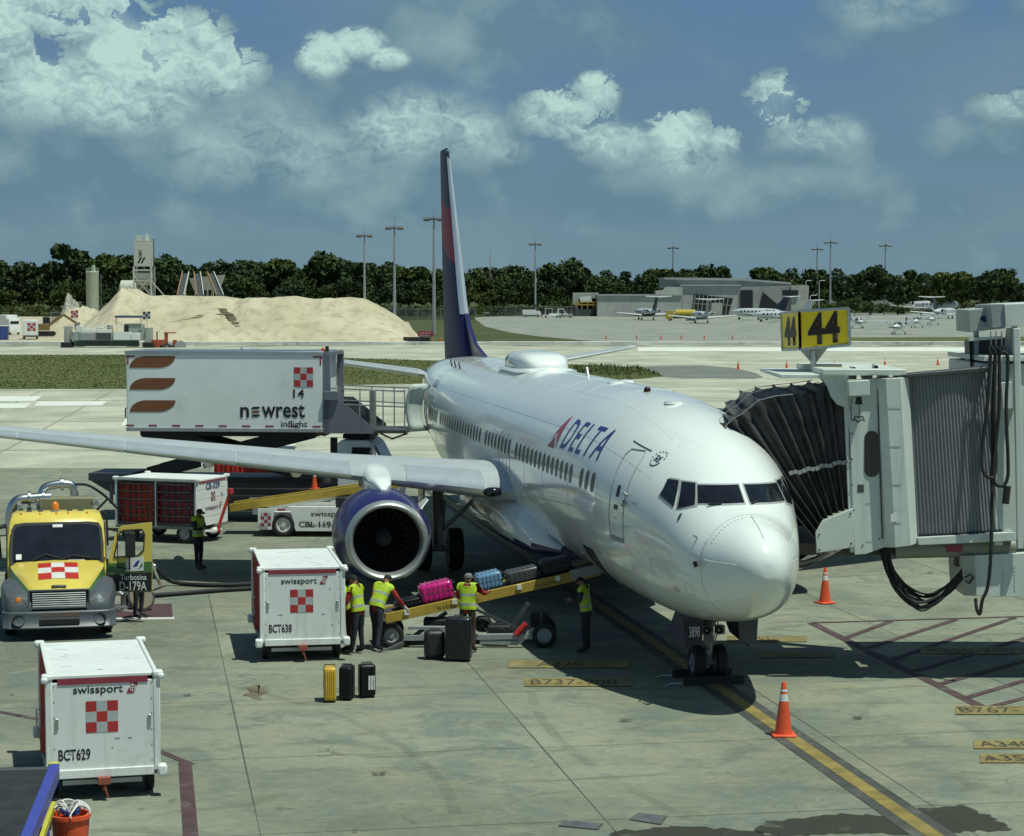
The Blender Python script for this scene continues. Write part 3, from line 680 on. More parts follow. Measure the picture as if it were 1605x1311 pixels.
# ================================================================== floodlight masts
M_pole = mat('galvanised_pole', (.34,.37,.38), .5, .3)
def mast(loc, h, label, proto=[None]):
    if proto[0] is None:
        t = thing('floodlight_mast', label, 'floodlight', loc, group='floodlight masts round the airfield')
        MB().tube([(0,0,0),(0,0,10),(0,0,20.6)], [.34,.26,.16], 12).build('pole', M_pole, t, smooth=50)
        MB().lathe([(19.9,.22),(19.95,.75),(20.15,.75),(20.2,.2)], axis='z', n=14).build('crown_ring', M_dgrey, t)
        for a in (-1.5, -.9, .95, 1.5):
            mb = MB(); mb.bar((0,0,20.1), (a*.75,.1,20.2), .1, .1); mb.box((a,-.15,20.05), (.62,.5,.55), 0, Matrix.Rotation(R(-35), 3, 'X')); mb.build('lamp_head', M_dgrey, t, bevel=.05)
        MB().cyl((0,0,20.5), (0,0,22.4), .03, .015, 6).build('lightning_rod', M_dgrey, t)
        proto[0] = t; t.scale = (h/20.8,)*3
    else: dup(proto[0], loc, 0, label, h/20.8)
for u, vt, D, lb in ((680,337,372,'nearest and tallest floodlight mast just left of the airliner tail fin'),(618,352,425,'floodlight mast second left of the tail fin, over the end of the sand mound'),(571,365,485,'floodlight mast third left of the tail fin, rising behind the sand mound'),
                  (839,379,640,'slim floodlight mast right of the airliner tail fin near the parked service vehicles'),(1055,385,760,'floodlight mast behind the left end of the concrete building'),(1281,387,740,'shorter of the two close floodlight masts right of the concrete building'),
                  (1302,376,690,'taller of the two close floodlight masts right of the concrete building'),(1388,381,690,'rightmost floodlight mast, before the shrubs and the parked jets')):
    P = at(u, vt, D); mast((P.x, D, 0), P.z, lb)
P = at(768, 400, 720)
t = thing('radio_mast', 'thin lattice radio mast standing in the forest right of the tail fin', 'mast', (P.x, 720, 0))
mb = MB()
for a in range(3): mb.cyl((.45*math.cos(a*2.09),.45*math.sin(a*2.09),0), (.2*math.cos(a*2.09),.2*math.sin(a*2.09),P.z), .05, .04, 5)
for i in range(22): 
    z = P.z*i/22; mb.bar((.4,0,z), (-.2,.35,z+.8), .05, .05); mb.bar((-.2,.35,z), (-.2,-.35,z+.8), .05, .05)
mb.build('lattice', mat('mast_red_white', (.5,.36,.34), .6), t); MB().cyl((0,0,P.z), (0,0,P.z+2.5), .04, .02, 6).build('antenna', M_dgrey, t)

# ================================================================== batching plant
M_silo = mat('silo_paint', (.50,.52,.46), .6, dirt=((.34,.34,.27), .6, .6)); M_silog = mat('silo_green', (.36,.41,.31), .6, dirt=((.25,.27,.2), .6, .6))
P = G(225, 541); X = at(226, 450, 410).x; Dq = 410.0
t = thing('batching_tower', 'white square cement silo tower on braced legs above the sand mound', 'silo', (X, Dq, 0))
s_ = Dq/CF; zt = lambda v: at(226, v, Dq).z
w2 = 13.5*s_
MB().box((0,0,(zt(378)+zt(418))/2), (2*w2, 2*w2, zt(378)-zt(418))).build('silo_body', M_silo, t, bevel=.05)
mb = MB(); mb.loft([[(-w2,-w2,zt(428)),(w2,-w2,zt(428)),(w2,w2,zt(428)),(-w2,w2,zt(428))],[(-.9,-.9,zt(448)),(.9,-.9,zt(448)),(.9,.9,zt(448)),(-.9,.9,zt(448))]]); mb.build('hopper', M_silo, t)
for a in (-1,1):
    for b in (-1,1): MB().bar((a*w2,b*w2,0), (a*w2,b*w2,zt(418)), .35, .35).build('leg', M_silo, t)
for a in (-1,1):
    mb = MB()
    mb.bar((-w2,a*w2,zt(465)), (w2,a*w2,zt(432)), .18, .18); mb.bar((w2,a*w2,zt(465)), (-w2,a*w2,zt(432)), .18, .18); mb.bar((-w2,a*w2,zt(440)), (w2,a*w2,zt(440)), .2, .2); mb.bar((-w2,a*w2,zt(424)),(w2,a*w2,zt(424)),.12,.3)
    if a < 0: mb.bar((w2,-w2,zt(441)), (w2+2.5,-w2,zt(464)), .2, .2)
    mb.build('bracing', M_silo, t)
mb = MB()
for z in (0, .5, 1.0): mb.tube([(-w2,-w2,zt(378)+z),(w2,-w2,zt(378)+z),(w2,w2,zt(378)+z),(-w2,w2,zt(378)+z)], .04, 5, closed=True)
for i in range(7): mb.cyl((-w2+i*w2/3,-w2,zt(378)), (-w2+i*w2/3,-w2,zt(378)+1), .04, n=5)
mb.box((-.9,0,zt(374)), (.9,1,1.2)); mb.cyl((.6,0,zt(378)), (.6,0,zt(366)), .5, .08, 8); mb.build('top_railing', M_silo, t)
MB().tube([(w2+.4,-w2*.6,1),(w2+.4,-w2*.6,zt(375))], .1, 6).build('ladder', M_dgrey, t)
text('lettering', 'CEMEX', M_txtk, t, (-.1,-w2-.01,zt(405)), (0,0,1), (-1,0,0), 13*s_, .62, .02)
mb = MB()
for i in range(2): mb.prism([(-1.0+i*.65,zt(413)),(-.65+i*.65,zt(413)),(-.05+i*.65,zt(404)),(-.4+i*.65,zt(404))], (0,-w2-.03,0), (1,0,0), (0,0,1), -.02)
mb.build('slash_emblem', M_txtk, t)
X = at(145,450,420).x; zt = lambda v: at(145, v, 420).z
t = thing('cement_silo', 'green round cement silo left of the sand mound peak', 'silo', (X, 420, 0))
r = 9.8*420/CF
MB().lathe([(0,r),(zt(430),r),(zt(427),r*1.04),(zt(425),r*.9)], axis='z', n=28, cap=True).build('drum', M_silog, t, smooth=40)
mb = MB()
for a in range(10): mb.cyl((r*math.cos(a*.628),r*math.sin(a*.628),zt(427)), (r*math.cos(a*.628),r*math.sin(a*.628),zt(421)), .04, n=5)
mb.lathe([(zt(421),r),(zt(421)+.08,r)], axis='z', n=20); mb.cyl((.2,0,zt(426)), (.2,0,zt(416)), .5, .35, 8); mb.build('top_railing', M_silog, t)
MB().tube([(r+.5,-.5,0),(r+.5,-.5,zt(430))], .12, 6).build('ladder', M_dgrey, t)
X = at(200,455,430).x
t = thing('aggregate_drum', 'pale slanted drum behind the sand mound peak beside the batching tower', 'hopper', (X, 430, 0))
MB().lathe([(-1.6,.9),(-1.2,1.7),(1.2,1.7),(2.0,.8)], (0,0,8.0), 'x', 16, cap=True).build('drum', M_silo, t, smooth=40); mb = MB()
for a in (-1,1): mb.bar((a,0,0),(a,0,7),.3,.3)
mb.build('stand', M_silo, t)
cg = None
for i, (u0, u1, lb) in enumerate(((283,291,'left conveyor of the three grey inclined conveyors over the sand mound'),(314,309,'middle conveyor of the three grey inclined conveyors over the sand mound'),(345,330,'right conveyor, leaning left, of the three grey conveyors over the sand mound'))):
    a, b = at(u0, 466, 396), at(u1, 430, 414)
    t = thing('inclined_conveyor', lb, 'conveyor', (a.x, a.y, 0), group='inclined conveyors of the batching plant')
    p, q = Vector((0,0,a.z)), Vector((b.x-a.x, b.y-a.y, b.z))
    MB().bar(p, q, 1.0, .25).build('belt', M_dgrey, t)
    for sg in (-1,1):
        mb = MB(); o = Vector((sg*.62,0,.25)); mb.bar(p+o, q+o, .16, .6); mb.build('side_rail', [M_silo, M_silo][0] if sg > 0 else mat('rust_orange', (.34,.2,.1), .7), t)
    mb = MB()
    for f in (.3,.8): r_ = p.lerp(q, f); mb.bar(r_, (r_.x-.5,r_.y,0), .15, .15); mb.bar(r_, (r_.x+.5,r_.y,0), .15, .15)
    mb.build('support_frame', M_silo, t)
a = at(325,438,420)
t = thing('aggregate_bin', 'pale aggregate bin behind the grey inclined conveyors', 'hopper', (a.x, 420, 0))
mb = MB(); mb.loft([[(-3.4,-1.2,a.z+.2),(3.4,-1.2,a.z+.9),(3.4,1.2,a.z+.9),(-3.4,1.2,a.z+.2)],[(-2.6,-.6,a.z-2.2),(2.4,-.6,a.z-2.0),(2.4,.6,a.z-2.0),(-2.6,.6,a.z-2.2)]]); mb.build('bin', M_silo, t)
mb = MB()
for u in (-2.4,0,2.2): mb.bar((u,0,0),(u,0,a.z-2),.3,.3)
mb.build('legs', M_silo, t)
# ================================================================== the airliner (local x aft from the nose, y to starboard, z up)
FX=[0,.04,.12,.3,.6,1.0,1.4,1.8,2.2,2.7,3.3,4,5,6,7,8,9.5,26,28,30,32,34,36,38,39.5,40.6]
FT=[2.62,2.80,2.95,3.12,3.29,3.43,3.57,3.84,4.14,4.44,4.70,4.91,5.12,5.25,5.34,5.39,5.42,5.42,5.42,5.41,5.38,5.33,5.26,5.16,5.05,4.92]
FB=[2.62,2.44,2.30,2.12,1.90,1.70,1.57,1.48,1.41,1.34,1.28,1.25,1.24,1.24,1.24,1.25,1.27,1.27,1.33,1.55,1.92,2.36,2.88,3.42,3.86,4.25]
FW=[0,.16,.30,.46,.64,.82,.98,1.11,1.23,1.36,1.51,1.65,1.78,1.85,1.87,1.88,1.88,1.88,1.87,1.84,1.76,1.62,1.40,1.08,.72,.32]
def pchip(xs, ys):
    xs, ys = np.array(xs, float), np.array(ys, float); h = np.diff(xs); d = np.diff(ys)/h; m = np.zeros(len(xs))
    m[0], m[-1] = d[0], d[-1]
    for i in range(1, len(xs)-1):
        if d[i-1]*d[i] > 0:
            w1, w2_ = 2*h[i]+h[i-1], h[i]+2*h[i-1]; m[i] = (w1+w2_)/(w1/d[i-1]+w2_/d[i])
    def f(x):
        i = int(np.clip(np.searchsorted(xs, x)-1, 0, len(h)-1)); t = (x-xs[i])/h[i]; t = min(max(t, 0), 1)
        return float((1+2*t)*(1-t)**2*ys[i]+t*(1-t)**2*h[i]*m[i]+t*t*(3-2*t)*ys[i+1]+t*t*(t-1)*h[i]*m[i+1])
    return f
fT, fB, fW = pchip(FX, FT), pchip(FX, FB), pchip(FX, FW)
def fsec(x): t, b = fT(x), fB(x); return t, b, fW(x), b+.51*(t-b)
def fring(x, phi):                              # phi 0 = starboard, 90 = top
    t, b, w_, zm = fsec(x); c, s = math.cos(phi), math.sin(phi)
    if s >= 0: return Vector((x, w_*c, zm+(t-zm)*s))
    e = 2/2.3; return Vector((x, w_*math.copysign(abs(c)**e, c), zm-(zm-b)*abs(s)**e))
def fsurf(x, z, side=1, off=0.0):               # the point of the skin at station x and height z, pushed out by off
    def y_of(x, z):
        t, b, w_, zm = fsec(x); n = 2.0 if z > zm else 2.3; h = (t-zm) if z > zm else (zm-b)
        return w_*max(0, 1-abs((z-zm)/h)**n)**(1/n)
    y = y_of(x, z); e = .02
    tx = Vector((2*e, y_of(x+e, z)-y_of(x-e, z), 0)); tz = Vector((0, y_of(x, z+e)-y_of(x, z-e), 2*e))
    n = tz.cross(tx).normalized()
    if n.y < 0: n = -n
    p = Vector((x, y, z))+n*off
    return Vector((p.x, p.y*side, p.z))
ROOT = N0-AFT*4.01
AL = thing('airliner', 'large white twin engine airliner with blue engines parked nose out at the gate', 'airplane', ROOT, math.pi/2+PT)
M_al = mat('aircraft_white', (.82,.86,.83), .16, var=.02, scale=.5, coat=.6, dirt=((.60,.62,.59), .35, .8))
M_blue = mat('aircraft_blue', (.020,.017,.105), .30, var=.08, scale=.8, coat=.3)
M_wing = mat('wing_grey', (.50,.53,.54), .35, .15, .06, 1.2, dirt=((.36,.38,.38), .5, 1.5))
M_seam = mat('panel_seam', (.30,.32,.32), .6)
M_lip = mat('engine_lip', (.50,.52,.52), .42, .75, .06)
# fuselage
xs = sorted(set([round(.02+.001*i**2.1, 3) for i in range(2, 40)]+[2+.25*i for i in range(1, 32)]+[10+1.0*i for i in range(16)]+[26+.5*i for i in range(30)]))
xs = [x for x in xs if 0 < x <= 40.6]; NS = 64
mb = MB(); mb.loft([[fring(x, 2*math.pi*j/NS) for j in range(NS)] for x in xs], cap=True)
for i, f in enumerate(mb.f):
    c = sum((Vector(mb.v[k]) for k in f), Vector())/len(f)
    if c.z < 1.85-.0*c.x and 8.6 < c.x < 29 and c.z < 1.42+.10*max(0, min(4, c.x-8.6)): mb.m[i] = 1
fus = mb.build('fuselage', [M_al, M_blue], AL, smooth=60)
# wing to body fairing
mb = MB(); rings = []
for x, w_, zt_, zb_ in ((12.6,1.2,1.7,1.30),(13.4,1.75,2.05,1.16),(14.6,2.0,2.45,1.07),(16.5,2.12,2.62,1.03),(20,2.12,2.5,1.03),(23,2.02,2.3,1.08),(25.2,1.6,1.95,1.18),(26.6,.9,1.6,1.27)):
    rings.append([(x, w_*math.copysign(abs(math.cos(a))**.7, math.cos(a)), (zt_+zb_)/2+(zt_-zb_)/2*math.copysign(abs(math.sin(a))**.8, math.sin(a))) for a in [2*math.pi*j/40 for j in range(40)]])
mb.loft(rings)
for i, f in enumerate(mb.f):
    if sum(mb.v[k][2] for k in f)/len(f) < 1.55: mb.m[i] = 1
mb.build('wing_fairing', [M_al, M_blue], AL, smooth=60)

def patch(name, outline, m, side=1, off=.006, parent=AL, grid=5):
    """panel lying on the skin inside an (x, z) outline of four corners, subdivided to follow it"""
    mb = MB(); n = grid; vs = []
    (a, b, c, d) = [Vector((p[0], 0, p[1])) for p in outline]
    for j in range(n+1):
        for i in range(n+1):
            s, t = i/n, j/n; p = (a*(1-s)+b*s)*(1-t)+(d*(1-s)+c*s)*t
            vs.append(fsurf(p.x, p.z, side, off))
    mb.add(vs, [(j*(n+1)+i, j*(n+1)+i+1, (j+1)*(n+1)+i+1, (j+1)*(n+1)+i) for j in range(n) for i in range(n)])
    return mb.build(name, m, parent, smooth=60)
def outline_tube(name, pts, r, m, side=1, closed=True, parent=AL, sub=6, off=.0):
    P = []
    L = list(zip(pts, pts[1:]+pts[:1])) if closed else list(zip(pts, pts[1:]))
    for a, b in L:
        for i in range(sub): s = i/sub; P.append(fsurf(a[0]+(b[0]-a[0])*s, a[1]+(b[1]-a[1])*s, side, off))
    if not closed: P.append(fsurf(*pts[-1], side, off))
    return MB().tube(P, r, 6, closed=closed).build(name, m, parent, smooth=60)
# flight deck windows, addressed in front view (y, z): find the station where the skin passes there
def fx_at(y, z):
    lo, hi = .02, 9.0
    def ins(x):
        t, b, w_, zm = fsec(x); n = 2.0 if z > zm else 2.3; h = (t-zm) if z > zm else (zm-b)
        return (abs(y)/w_)**n+(abs(z-zm)/h)**n < 1
    for _ in range(40):
        m_ = (lo+hi)/2
        if ins(m_): hi = m_
        else: lo = m_
    return hi
def fpt(y, z, off=0.0):
    e = .01; p = Vector((fx_at(y, z), y, z)); a = Vector((fx_at(y+e, z), y+e, z))-p; b = Vector((fx_at(y, z+e), y, z+e))-p
    n = a.cross(b).normalized()
    if n.x > 0: n = -n
    return p+n*off
def cockpit(corners, side):
    def pane(cs, off, name, m, parent, n=6):
        a, b, c, d = cs; vs = []
        for j in range(n+1):
            for i in range(n+1):
                s, t = i/n, j/n
                y = (a[0]*(1-s)+b[0]*s)*(1-t)+(d[0]*(1-s)+c[0]*s)*t; z = (a[1]*(1-s)+b[1]*s)*(1-t)+(d[1]*(1-s)+c[1]*s)*t
                vs.append(fpt(y*side, z, off))
        return MB().add(vs, [(j*(n+1)+i, j*(n+1)+i+1, (j+1)*(n+1)+i+1, (j+1)*(n+1)+i) for j in range(n) for i in range(n)]).build(name, m, parent, smooth=60)
    cy = sum(c[0] for c in corners)/4; cz = sum(c[1] for c in corners)/4
    big = [(c[0]+math.copysign(.028, c[0]-cy), c[1]+math.copysign(.028, c[1]-cz)) for c in corners]
    f = pane(big, .006, 'cockpit_window', M_cockf, AL); pane(corners, .014, 'pane', M_glass, f)
M_cockf = mat('window_frame_grey', (.36,.38,.38), .4)
for sd in (1, -1):
    s0, s1, s2 = (-.02, 0, 0) if sd > 0 else (.10, .16, .14)   # the left panes as far round as the photograph shows them
    cockpit([(.02+s0*.9,3.66),(.76+s1,3.63),(.69+s1,3.93),(.02+s0*.8,3.95)], sd)
    cockpit([(.81+s1,3.60),(1.06+s2,3.51),(.90+s2,3.97),(.71+s1,3.96)], sd)
    cockpit([(1.10+s2,3.53),(1.235+s2*.5,3.70),(1.075+s2,3.99),(.935+s2,3.98)], sd)
    a = fpt(.12*sd if sd < 0 else .40, 3.635, .02); b = fpt((.40 if sd > 0 else -.30), 3.69, .03); b = fpt(.62*sd if sd > 0 else -.42, 3.60, .03) if sd > 0 else fpt(-.30, 3.68, .03)
    MB().tube([a, b], .014, 6).build('wiper', M_black, AL)
# radome seam and lightning strips
MB().tube([fring(1.18+.0*j, 2*math.pi*j/72) for j in range(72)], .0038, 5, closed=True).build('radome_seam', M_seam, AL)
for a in (90, 8, 172, -40, -140):
    MB().tube([fring(x, R(a))+Vector((-.004,0,.004 if a == 90 else 0)) for x in (.35,.6,.9,1.12)], .006, 5).build('diverter_strip', M_refl if a != 90 else M_seam, AL)
# doors
def door(name, x0, x1, z0, z1, side):
    c = [(x0,z0),(x1,z0),(x1+.01,z1-.12),(x1-.1,z1),(x0+.1,z1),(x0,z1-.12)]
    o = outline_tube(name, c, .013, M_seam, side, off=.001)
    return o
d1 = door('service_door', 4.08, 4.84, 2.72, 4.42, 1)
patch('door_window', [(4.40,3.52),(4.54,3.52),(4.54,3.74),(4.40,3.74)], M_gum, 1, .006, d1)
patch('handle', [(4.38,3.28),(4.58,3.28),(4.58,3.37),(4.38,3.37)], M_dgrey, 1, .008, d1)
mb = MB(); mb.bar(fsurf(4.10,3.62,1,.03), fsurf(3.92,3.58,1,.05), .05, .05); mb.bar(fsurf(4.10,3.45,1,.03), fsurf(4.0,3.40,1,.05), .06, .08); mb.build('hinge', M_seam, d1)
patch('sill_plate', [(4.08,2.66),(4.84,2.66),(4.84,2.76),(4.08,2.76)], M_grey, 1, .007, d1)
door('passenger_door', 4.6, 5.46, 2.72, 4.55, -1)
c1 = outline_tube('cargo_hatch', [(6.7,1.42),(7.9,1.42),(7.9,2.25),(6.7,2.25)], .01, M_seam, 1); 
patch('opening', [(6.72,1.44),(7.88,1.44),(7.88,2.22),(6.72,2.22)], M_blackp, 1, .004, c1)
for x in (15.6, 16.6): outline_tube('emergency_exit', [(x,3.0),(x+.5,3.0),(x+.5,3.98),(x,3.98)], .008, M_seam, 1)
outline_tube('aft_opening', [(32.0,2.95),(32.76,2.95),(32.76,4.45),(32.0,4.45)], .02, M_seam, 1)
# rear service door swung out and forward
mb = MB(); vs = []
for j in range(9):
    for i in range(4):
        x, z = 32.0+.76*i/3, 2.95+1.5*j/8; p = fsurf(x, z, 1); bow = p.y-fsurf(x, 3.6, 1).y
        vs.append((31.3-(.42*i/3)+bow*.9, p.y+.30+.55*i/3, z+.12))
mb.add(vs, [(j*4+i, j*4+i+1, (j+1)*4+i+1, (j+1)*4+i) for j in range(8) for i in range(3)])
o = mb.build('aft_service_door', mat('door_lining', (.55,.60,.56), .3), AL, smooth=60); sm = o.modifiers.new('solid', 'SOLIDIFY'); sm.thickness = .12
# cabin windows
k = 0
for i in range(50):
    x = 6.12+.508*i
    if i in (3, 18, 27, 44) or x > 31.2: continue
    z0 = 3.66; o_ = [(x+.135*math.copysign(abs(math.cos(a))**.75, math.cos(a)), z0+.19*math.copysign(abs(math.sin(a))**.75, math.sin(a))) for a in [2*math.pi*q/16 for q in range(16)]]
    mb = MB(); P = [fsurf(a, b, 1, .007) for a, b in o_]; mb.add(P+[fsurf(x, z0, 1, .007)], [(q, (q+1) % 16, 16) for q in range(16)])
    ring = [fsurf(x+(a-x)*1.10, z0+(b-z0)*1.08, 1, .003) for a, b in o_]
    mb.add(P+ring, [(q, (q+1) % 16, 16+(q+1) % 16, 16+q) for q in range(16)], 1)
    mb.build('cabin_window', [M_gum, M_grey], AL)
# titles: letters and the arrow mark bent onto the skin
def skin(x0, z0, zt, off=.006):
    zs = [z0]; 
    def fn(a, b):
        # b runs along the girth
        z = z0; s = 0; x = x0-a
        st = .02
        while s+st < b:
            p0, p1 = fsurf(x, z), fsurf(x, z+.012); z += .012*st/max(1e-6, (p1-p0).length); s += st
        return fsurf(x, z, 1, off)
    return fn
text('airline_title', 'DELTA', M_txtb, AL, None, None, None, 3.62, .74, shear=.45, bold=.004, fn=skin(9.85, 4.08, 4.7), cuts=8, spacing=1.25)
def skinpoly(name, polys, m):
    mb = MB(); fn = skin(11.2, 4.02, 4.7)
    for P in polys:
        bm = bmesh.new(); bm.faces.new([bm.verts.new((p[0], p[1], 0)) for p in P])
        for i in range(1, 10): bmesh.ops.bisect_plane(bm, geom=bm.verts[:]+bm.edges[:]+bm.faces[:], plane_co=(0,.09*i,0), plane_no=(0,1,0))
        bm.verts.ensure_lookup_table(); bm.verts.index_update()
        mb.add([fn(v.co.x, v.co.y) for v in bm.verts], [[v.index for v in f.verts] for f in bm.faces]); bm.free()
    mb.build(name, m, AL)
skinpoly('arrow_mark', [[(.05,0),(.80,0),(.55,.28)]], mat('mark_red', (.22,.012,.03), .35))
skinpoly('arrow_mark', [[(.16,.14),(.55,.37),(1.02,.88)], [(.60,.35),(.98,.04),(1.04,.86)]], mat('mark_red_light', (.42,.03,.07), .35))
# round alliance emblem of lines behind the flight deck
mb = MB(); emf = skin(3.80, 4.17, 0, .008)
def em(a, b): return emf(a+.2, max(0, b+.2))
mb.tube([em(.17*math.cos(R(200+130*i/14)), .17*math.sin(R(200+130*i/14))) for i in range(15)], .008, 5)
for dz in (-.05, .0, .05): mb.tube([em(-.09+.18*i/8, dz+.02*math.sin(i*.8)) for i in range(9)], .008, 5)
for i in range(8):
    q = R(5+170*i/7); mb.box(em(.18*math.cos(q), .18*math.sin(q)), (.022,.014,.030))
mb.build('alliance_emblem', M_dgrey, AL)
text('type_lettering', 'B737-900', M_txtk, AL, None, None, None, 1.0, .09, bold=.0, fn=lambda a, b: fring(2.15-.45*abs(a/1.0-.3), R(-104)+(a/1.0)*R(34))+Vector((0,0,-.006))+Vector((-b,0,b*.45)))
# door header line, registration and small fittings
MB().tube([fsurf(4.95-i*.19, 4.56-i*.026, 1, .004) for i in range(6)], .012, 5).build('rain_gutter', M_dgrey, AL)
worn_marks(AL, M_txtb, None, None, None, 1.2, .34, 6, 'registration', fn=skin(31.9, 4.45, 4.7))
for x, z, s_ in ((2.06,3.31,.05),): patch('sensor_plate', [(x,z),(x+.05,z),(x+.05,z+.12),(x,z+.12)], M_dgrey if x > 1.9 else M_steel, 1, .012)
for x, z in ((1.46,3.06),(1.33,2.76)):
    MB().tube([fsurf(x,z,1), fsurf(x,z,1,.10), fsurf(x,z,1,.10)+Vector((-.14,0,0))], .018, 6).build('pitot_probe', M_steel, AL)
a = fsurf(1.30,2.56,1); MB().prism([(0,0),(.12,.03),(.2,.14),(.05,.12)], a, (-1,0,0), (0,.4,.9), .05).build('angle_vane', M_black, AL)
for ph, x in ((90,15.4),):
    p = fring(x, R(ph)); MB().prism([(0,-.02),(.30,-.02),(.32,.20),(.20,.20)], p+Vector((-.2,.01,0)), (1,0,0), (0,0,1), .03).build('blade_antenna', M_al, AL)
p = fring(8.0, R(82)); MB().lathe([(-.03,.075),(.05,.075),(.09,.05),(.105,.008)], p, 'z', 12).build('anticollision_beacon', mat('beacon_red', (.04,.006,.006), .15), AL, smooth=50)
for x, y in ((11.4,.17),(5.97,.21),(12.9,-.4)):
    p = fring(x, math.acos(y/1.88)); MB().lathe([(-.02,.2),(.03,.18),(.05,.02)], p, 'z', 14).build('antenna_fairing', M_al, AL, smooth=50)
# satellite hump
mb = MB(); rings = []
for x, w_, h in ((20.35,.30,.06),(20.5,.50,.28),(20.9,.64,.42),(21.6,.70,.48),(22.6,.70,.48),(23.6,.64,.42),(24.2,.46,.26),(24.6,.18,.05)):
    rings.append([(x, w_*math.copysign(abs(math.cos(a))**.55, math.cos(a)), 5.36+h*max(0, math.sin(a))**.5-(.1 if math.sin(a) < 0 else 0)) for a in [2*math.pi*j/28 for j in range(28)]])
mb.loft(rings); mb.build('satellite_radome', M_al, AL, smooth=50)
mb = MB(); mb.loft([[(18.3,.2*c,5.40),(18.3,.9*c,5.2)] for c in (-1,1)], cap=False, ring_closed=False)
MB().lathe([(-2.3,.05),(-2.2,.6),(-1.5,.84),(1.2,.84),(2.2,.6),(2.6,.05)], (22.2,0,5.31), 'x', 28, sz=.16).build('radome_skirt', M_al, AL, smooth=50)
# ------------------------------------------------------------------ wings
def foil(c, t, n=14, cam_=.02):
    pts = []
    for i in range(n+1):
        b = math.pi*i/n; x = (1-math.cos(b))/2; pts.append((x, t*5*(.2969*math.sqrt(x)-.126*x-.3516*x*x+.2843*x**3-.1036*x**4)+cam_*4*x*(1-x)))
    lo = []
    for i in range(n-1, 0, -1):
        b = math.pi*i/n; x = (1-math.cos(b))/2; lo.append((x, -t*5*(.2969*math.sqrt(x)-.126*x-.3516*x*x+.2843*x**3-.1036*x**4)*.75+cam_*4*x*(1-x)))
    return [(x*c, z*c) for x, z in pts+lo]
def wsec(y):                                   # leading edge x, chord, leading edge z, thickness ratio
    xle = 15.4+.545*(y-1.88); te = np.interp(y, [0,5.6,17.0], [23.3,23.0,25.4]); zle = 2.58+.086*(y-1.88)
    return xle, te-xle, zle, float(np.interp(y, [1.5,5.6,17], [.135,.115,.10]))
def wring(y, sd, grow=0, cut=None):
    xle, c, z, t = wsec(y); P = foil(c, t)
    tw = float(np.interp(y, [1.5,17], [.035,-.01]))
    P = [(p[0], p[1]-tw*p[0]) for p in P]
    if cut: P = [(min(p[0], c*cut), p[1]) for p in P]
    return [(xle+p[0], y*sd, z+p[1]) for p in P]
